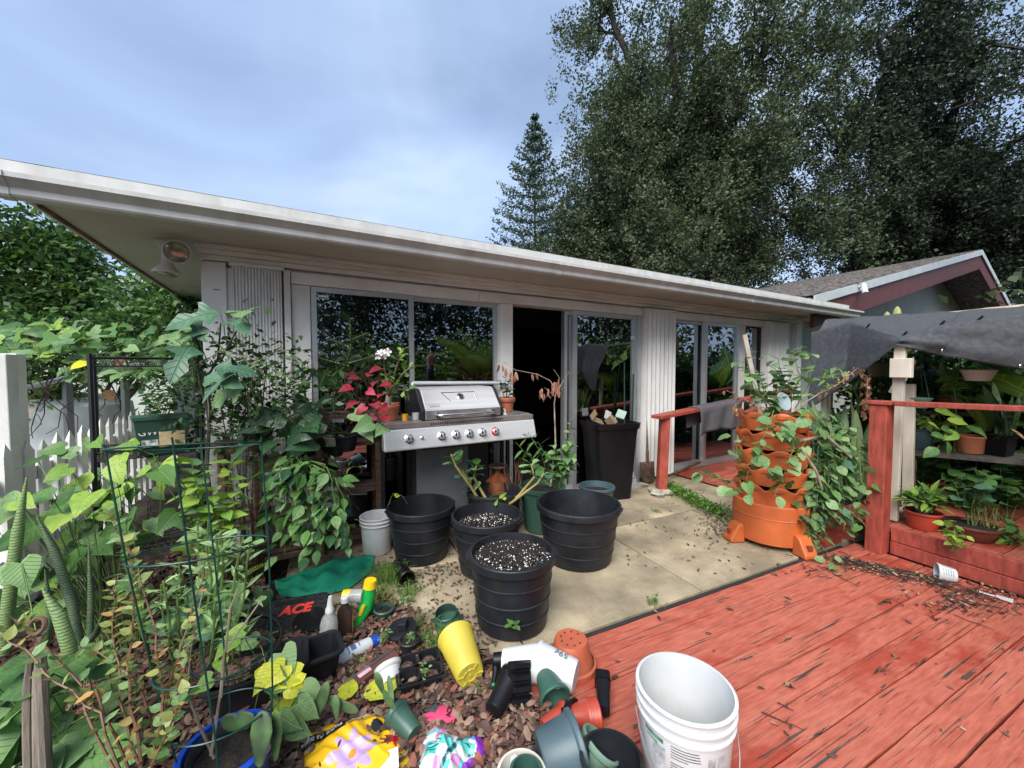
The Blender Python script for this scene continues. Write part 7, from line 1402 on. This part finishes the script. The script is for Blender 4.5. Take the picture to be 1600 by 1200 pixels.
for k in range(16): link('blade', lm('blade', VAR if k % 2 else G2, .08, .5), t, lmat(Vector((random.uniform(-.05, .05), random.uniform(-.05, .05), 0)), Vector((random.uniform(-.5, .5), random.uniform(-.35, .25), 1)), Vector((random.uniform(-.3, .3), -1, 0)), random.uniform(.25, .48), 0, 1.4))
t = plant('shelf_fern', 'upright ladder fern rising behind the black shelf pot', p2 + Vector((.03, .12, .0))); rosette(t, (0, 0, .16), 8, .42, FR, (55, 88), name='frond'); stem(t, [Vector((0, 0, 0)), Vector((0, 0, .18))], .02, .02, M_BARK); spray(t, [(1590, 660, 3.0), (1598, 640, 3.0), (1580, 670, 2.95)], lm('lance', DEAD), .14)
t = plant('slender_sapling', 'slender sapling with yellow green top leaves under the cloth', onshelf(1492, .25)); P_ = [Vector((0, 0, 0)), rel(t, gd(1494, 640, 3.5)), rel(t, gd(1490, 590, 3.5))]; stem(t, P_, .007, .004, M_GSTEM); foliate(t, P_[1:], lm('ovate', G3, .4), 12, .11, .55, .2, 1)
def hang(label, px, py, y, r, h, m, L_):
    t = thing('hanging_pot', label, 'hanging pot', gd(px, py, y), group=SP); MB().lathe([(p_[0], p_[1]) for p_ in pot_profile(r, r * .72, h, .003, .004, .014)], 26).build('pot_body', m, t, True, sharp=40); MB().lathe([(0, h * .85 + .01), (r * .9, h * .85)][::-1], 20, close=False).build('soil', M_SOIL, t)
    for k in range(3): a = k * 2.1 + .5; MB().tube([(r * math.cos(a), r * math.sin(a), h), (0, 0, h + L_)], .0022, 4).build('hanger', M_GRN, t)
    return t
t = hang('small pale green hanging pot behind the cream post', 1435, 637, 3.4, .085, .09, M_GRNL, .36); t = hang('white hanging pot up under the shade cloth', 1528, 595, 3.2, .10, .09, M_CREAM, .2); hang('dark green hanging pot left of the cream post', 1382, 588, 3.9, .15, .14, M_GRN, .22)
p = gz(1448, 832, .186); spt('red plastic pot on the raised deck with striped leaves', p + Vector((.05, .08, 0)), .11, .085, .14, M_TERRAR); t = plant('striped_dracaena', 'bushy striped yellow green plant in the red pot', p + Vector((.05, .08, .12))); 
for k in range(9): a = k * 2.4; b = Vector((.07 * math.cos(a), .06 * math.sin(a), random.uniform(.06, .15))); stem(t, [Vector((b.x * .4, b.y * .4, 0)), b], .006, .005, M_TWIG); rosette(t, b, 13, .13, [lm('lance', G3, .3), lm('lance', G1, .3)], (-5, 75), 1.5)
p = gz(1525, 850, .186); spt('brown low bowl pot on the raised deck', p + Vector((.08, .1, 0)), .15, .11, .11, P('brown_glaze', (.11, .035, .025), .35, .2)); t = plant('bowl_plant', 'round leaved green plant rising from the brown bowl', p + Vector((.08, .1, .1))); bushy(t, (0, 0, 0), .40, .12, 7, 9, [lm('round', G6), lm('round', G1), lm('ovate', G1)], .085, M_GSTEM, .004); grass(t, (.08, -.02, 0), 40, .26, leafmat('dry_grass', (.35, .33, .12), (.2, .18, .06)), .03)
t = plant('pale_weed', 'pale yellow green sprig in front of the brown bowl', gz(1490, 862, .186)); bushy(t, (0, 0, 0), .2, .08, 5, 8, lm('ovate', G3), .06, M_GSTEM, .003); t = plant('deck_fern', 'low green leaves at the right edge on the raised deck', gz(1585, 850, .186)); rosette(t, (0, 0, .02), 10, .2, FR, (5, 45), name='frond'); bushy(t, (0, 0, 0), .14, .14, 5, 7, lm('ovate', G1), .07, M_GSTEM, .003)
t = plant('big_blade_plant', 'broad dark blades under the plant shelf', gz(1540, 800, .186) + Vector((.2, .3, 0))); 
for k in range(9): link('blade', lm('ovate', G2, .3), t, lmat(Vector((0, 0, .05)), Vector((random.uniform(-1, 1), random.uniform(-.8, .2), random.uniform(.4, 1))), U3, random.uniform(.3, .42), 0, .55))
t = plant('cactus_column', 'yellow green columnar cactus showing above the shade cloth', gd(1400, 520, 5.0) * Vector((1, 1, 0)), cat='cactus'); CY_ = P('cactus_yellow', (.3, .32, .1), .6, .2)
for px, top in ((1386, 487), (1402, 479), (1420, 492)): a = rel(t, gd(px, top, 5.0)); MB().tube([Vector((a.x, a.y, 0)), Vector((a.x, a.y, a.z - .1)), Vector((a.x, a.y, a.z - .03)), a], [.04, .045, .03, .008], 8).build('column', CY_, t, True)
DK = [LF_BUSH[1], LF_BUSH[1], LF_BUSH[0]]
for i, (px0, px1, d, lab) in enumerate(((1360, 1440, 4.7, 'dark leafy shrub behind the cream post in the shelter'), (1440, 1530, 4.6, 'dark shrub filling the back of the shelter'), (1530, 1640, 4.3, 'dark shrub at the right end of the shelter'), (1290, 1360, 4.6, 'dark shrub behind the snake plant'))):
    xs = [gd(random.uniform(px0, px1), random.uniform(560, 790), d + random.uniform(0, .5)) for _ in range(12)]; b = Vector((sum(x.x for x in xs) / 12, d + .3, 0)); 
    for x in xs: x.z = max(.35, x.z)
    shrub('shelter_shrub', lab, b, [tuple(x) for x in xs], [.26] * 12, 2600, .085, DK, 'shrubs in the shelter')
# ================================================================== MULCH, LITTER
bed = [(-500, 1300), (-260, 790), (120, 840), (330, 850), (392, 880), (430, 935), (470, 950), (500, 990), (560, 950), (600, 935), (650, 960), (690, 1000), (740, 1015), (790, 1050), (800, 1075), (845, 1105), (905, 1160), (930, 1300)]
W2 = [gz(x, y) for x, y in bed]
def inside(x, y):
    c = False; j = len(W2) - 1
    for i in range(len(W2)):
        a, b = W2[i], W2[j]
        if (a.y > y) != (b.y > y) and x < (b.x - a.x) * (y - a.y) / (b.y - a.y) + a.x: c = not c
        j = i
    return c
mb_ = MB(); n = len(W2); mb_.add([(p.x, p.y, .008) for p in W2] + [(p.x, p.y, -.05) for p in W2], [tuple(range(n - 1, -1, -1))] + [(i, (i + 1) % n, n + (i + 1) % n, n + i) for i in range(n)])
mu = mb_.build('mulch_bed', P('mulch_base', (.06, .035, .028), .95, .4, 20, bump=1., bscale=60)); mu['kind'] = 'structure'
def chips(name, pts, smin, smax, mats, zt=.35, kind='stuff', label=None, asp=.5):
    n = len(pts); tv = [(-.3, -.55, .08), (.2, -.6, .0), (.55, -.15, .07), (.4, .45, .12), (-.1, .62, .02), (-.5, .2, .05), (.03, .02, .17)]; tf = [(0, 1, 6), (1, 2, 6), (2, 3, 6), (3, 4, 6), (4, 5, 6), (5, 0, 6)]
    nr = rng.normal(size=(n, 3)) * zt; nr[:, 2] = 1; V, Q = scatter(tv, tf, np.array(pts), nr, rng.uniform(smin, smax, n), aspect=asp); o = link(name, bigmesh(name, V, Q, mats, np.repeat(rng.integers(0, len(mats), n), 6))); o['kind'] = kind; return o
BK = [P('chip_brown', (.15, .082, .058), .85, .25, 20), P('chip_tan', (.25, .165, .115), .85, .2, 20), P('chip_dark', (.085, .045, .035), .85, .25, 20), P('chip_tan', (0, 0, 0)), P('chip_brown', (0, 0, 0)), P('chip_red', (.22, .07, .048), .8, .2, 20), P('chip_dark', (0, 0, 0))]
pts = []
while len(pts) < 16000:
    x, y = random.uniform(-2.6, .45), random.uniform(.85, 3.1)
    if inside(x, y): pts.append((x, y, .012 + abs(random.gauss(0, .014))))
chips('bark_mulch', pts, .014, .046, BK, .45, asp=.62)
pts = []
while len(pts) < 700:
    px, py = random.uniform(400, 780), random.uniform(860, 1010); p = gz(px, py)
    if not inside(p.x, p.y) and random.random() < .3 + .7 * (py - 860) / 150: pts.append((p.x, p.y, .006 + random.random() * .004))
for k in range(260): p = gz(random.gauss(650, 60), random.gauss(895, 12)); pts.append((p.x, p.y, .006))
for k in range(120): p = gz(random.uniform(980, 1240), random.uniform(780, 900)); pts.append((p.x, p.y, .005))
for k in range(260): p = gz(random.gauss(1130, 22), random.gauss(820, 14)); pts.append((p.x, p.y, .006))
chips('leaf_litter', pts, .006, .03, [BK[2], BK[0], P('litter_black', (.03, .022, .018), .9)], .2)
# twigs and dead leaves on the deck along the low board
v = MB(); TWG = []
for k in range(230):
    u = random.random(); 
    if random.random() < .55: p = gz(1290 + 190 * u, 868 + 42 * u + abs(random.gauss(0, 7)))
    elif random.random() < .7: p = gz(random.gauss(1520, 42), random.gauss(938, 13))
    else: p = gz(random.gauss(1290, 35), random.gauss(885, 12))
    a = random.uniform(0, 6.28); l_ = random.uniform(.02, .10); d = Vector((math.cos(a), math.sin(a), 0)); p.z = .012 + random.random() * .012; v.tube([p - d * l_ / 2, p + d.cross(U3) * random.uniform(-.01, .01), p + d * l_ / 2], random.uniform(.0015, .004), 4, caps=False)
o = v.build('twig_litter', P('litter_twig', (.035, .022, .018), .9)); o['kind'] = 'stuff'
pts = [(*gz(1290 + 190 * u, 866 + 42 * u + abs(random.gauss(0, 8)))[:2], .011 + random.random() * .01) for u in rng.random(420)] + [(*gz(random.gauss(1525, 50), random.gauss(935, 14))[:2], .011) for _ in range(200)] + [(*gz(random.uniform(960, 1580), random.uniform(930, 1190))[:2], .009) for _ in range(26)]
chips('deck_litter', pts, .008, .034, [BK[2], P('litter_black', (0, 0, 0)), BK[0], P('litter_tan', (.4, .26, .16), .85)], .3)
for px, py, lab in ((1140, 950, 'crumpled brown leaf on the deck boards right of the bucket'), (1234, 1071, 'curled orange brown leaf in the middle of the deck'), (1405, 1028, 'small tan leaf beside a bare patch of deck'), (1230, 932, 'dark leaf fallen on the deck near the tower'), (1446, 943, 'pale leaf by the dark litter on the deck')): t = thing('fallen_leaf', lab, 'leaf', gz(px, py, .01)); link('blade', lm('ovate', DEAD, .5, .6), t, lmat(Vector((-.02, 0, 0)), Vector((1, random.uniform(-1, 1), .1)), U3, .05, 0)); stem(t, [Vector((-.02, 0, 0)), Vector((-.035, 0, .002))], .001, .001, M_TWIG)
for (a, b, lab) in (((1190, 1112), (1255, 1140), 'thin dark twig on the deck beyond the bucket'), ((1300, 895), (1340, 915), 'forked twig at the foot of the red post'), ((1490, 960), (1555, 985), 'dark twig below the pile of litter'), ((1215, 1098), (1240, 1110), 'short twig among peeling paint')): t = thing('twig', lab, 'twig', gz(*a, .012)); e = gz(*b, .012) - gz(*a, .012); stem(t, curve_pts((0, 0, 0), e, 0, 5, .004), .003, .0015, M_DTWIG); stem(t, [e * .6, e * .75 + Vector((.01, .03, .006))], .002, .001, M_DTWIG, 4, 'side_twig')
# paint flakes and bare wood scars are in the plank material

# ================================================================== WHAT THE GLASS MIRRORS
def mirror(px, py, yl, total):
    d = ray(px, py).normalized(); c = Vector((0, 0, CH)); k = (yl - (c - P0).dot(HV)) / d.dot(HV); h = c + d * k; r = d - HV * 2 * d.dot(HV); return h + r * (total - k)
p = mirror(672, 565, .07, 8.6); p.z = 0; print('PERSON', p, 800 + p.x / max(.01, p.y) * F)
t = thing('person', 'man in a dark shirt seen mirrored in the right window pane', 'person', p, 0)
def human():
    J = dict(pel=(0, 0, .95), sp=(0, .0, 1.12), ch=(0, .01, 1.30), nk=(0, .0, 1.47), hd0=(0, -.005, 1.55), hd1=(0, -.015, 1.66), hd2=(0, 0, 1.76)); V_ = []; E_ = []; Rd = []
    def add(q, r): V_.append(q); Rd.append(r); return len(V_) - 1
    pel = add((0, 0, .95), (.16, .11)); sp = add((0, 0, 1.12), (.15, .11)); ch = add((0, .01, 1.32), (.18, .12)); nk = add((0, 0, 1.48), (.06, .06)); h0 = add((0, -.005, 1.57), (.07, .08)); h1 = add((0, -.012, 1.66), (.078, .098)); h2 = add((0, 0, 1.755), (.045, .055)); E_ += [(pel, sp), (sp, ch), (ch, nk), (nk, h0), (h0, h1), (h1, h2)]
    for s in (-1, 1):
        a = add((s * .19, .01, 1.40), (.06, .06)); b = add((s * .25, .03, 1.13), (.045, .045)); c = add((s * .24, -.05, .90), (.034, .03)); d = add((s * .235, -.07, .82), (.03, .018)); E_ += [(ch, a), (a, b), (b, c), (c, d)]
        for k in range(4): f0 = add((s * .235 - .0, -.095 + k * .018, .80), (.009, .009)); f1 = add((s * .23, -.095 + k * .018, .735 + .012 * abs(k - 1.5)), (.007, .007)); E_ += [(d, f0), (f0, f1)]
        th_ = add((s * .21, -.11, .80), (.01, .01)); E_ += [(d, th_)]
        a = add((s * .10, 0, .86), (.095, .095)); b = add((s * .11, -.01, .49), (.06, .06)); c = add((s * .12, .02, .09), (.045, .045)); d = add((s * .13, -.13, .04), (.04, .03)); E_ += [(pel, a), (a, b), (b, c), (c, d)]
    me = bpy.data.meshes.new('body'); me.from_pydata(V_, E_, []); o = link('body', me, t); sk = o.modifiers.new('skin', 'SKIN'); sk.use_smooth_shade = True
    for v, r in zip(me.skin_vertices[0].data, Rd): v.radius = r
    me.skin_vertices[0].data[0].use_root = True; o.modifiers.new('sub', 'SUBSURF').levels = 1
    m, n, l = nodes('clothed_skin'); out_ = n.nodes.new('ShaderNodeOutputMaterial'); b = n.nodes.new('ShaderNodeBsdfPrincipled'); l(b.outputs[0], out_.inputs[0]); tc2 = n.nodes.new('ShaderNodeTexCoord'); sx = n.nodes.new('ShaderNodeSeparateXYZ'); l(tc2.outputs['Object'], sx.inputs[0]); cr_ = n.nodes.new('ShaderNodeValToRGB'); cr_.color_ramp.interpolation = 'CONSTANT'; mr = n.nodes.new('ShaderNodeMath'); mr.operation = 'DIVIDE'; mr.inputs[1].default_value = 1.8; l(sx.outputs[2], mr.inputs[0]); l(mr.outputs[0], cr_.inputs[0]); e = cr_.color_ramp.elements; e[0].color = (.02, .02, .025, 1); e[1].position = .835; e[1].color = (.30, .16, .11, 1)
    for pz, c in ((.05, (.05, .06, .09)), (.52, (.018, .02, .028))): q = e.new(pz); q.color = (*c, 1)
    l(cr_.outputs[0], b.inputs['Base Color']); b.inputs['Roughness'].default_value = .7; me.materials.append(m)
    SKN = P('skin', (.30, .16, .11), .6, .08)
    MB().lathe([(.0, -.012), (.012, -.008), (.014, .0), (.006, .022), (0, .03)], 8, (0, -.105, 1.645)).build('nose', SKN, o, True)
    for s in (-1, 1): MB().lathe([(0, -.028), (.014, -.02), (.018, .005), (.01, .028), (0, .03)], 8, (s * .082, .005, 1.655)).build('ear', SKN, o, True); MB().lathe([(0, -.008), (.009, 0), (0, .008)], 8, (s * .032, -.094, 1.675)).build('eye', M_BLKM, o, True)
    MB().box(-.026, .026, -.102, -.094, 1.600, 1.607).build('mouth', P('lip', (.22, .09, .07), .6), o)
human(); t.rotation_euler = (0, 0, math.atan2(HV.y, HV.x) + R(90) - R(68))
# palm and banana plants mirrored in the glass
pb = mirror(755, 560, .07, 9.5); pb.z = 0; t = thing('palm', 'arching palm beyond the deck, mirrored in the window', 'palm', pb); PF = frondmesh(leafmat('palm_leaf', (.16, .24, .05), (.07, .13, .03)), 34, .34, .75, .02); stem(t, [Vector((0, 0, -.04)), Vector((0, 0, .9))], .09, .07, M_BARK, 8, 'trunk')
for k in range(20): a = k * 2.4; e = R(75 - 55 * k / 20); link('frond', PF, t, lmat(Vector((0, 0, .9)), Vector((math.cos(a) * math.cos(e), math.sin(a) * math.cos(e), math.sin(e))), U3, random.uniform(1.4, 1.9), 0))
for i, (px, py, tot) in enumerate(((1070, 560, 9.5), (1110, 590, 9.), (1140, 560, 9.8), (960, 560, 9.0))):
    pb = mirror(px, py, .03, tot); pb.z = 0; t = thing('banana_plant', ('yellow green banana plant', 'broad banana plant', 'dark banana plant', 'tall banana plant')[i] + ' beyond the deck, mirrored in the sliding door', 'banana plant', pb, group='banana plants of the yard'); stem(t, [Vector((0, 0, -.04)), Vector((.03, 0, .9))], .07, .05, M_GSTEM, 8, 'trunk'); rosette(t, (.03, 0, .9), 10, 1.1, [lm('ovate', G3, .5), lm('ovate', G1, .5)], (5, 80), .62)
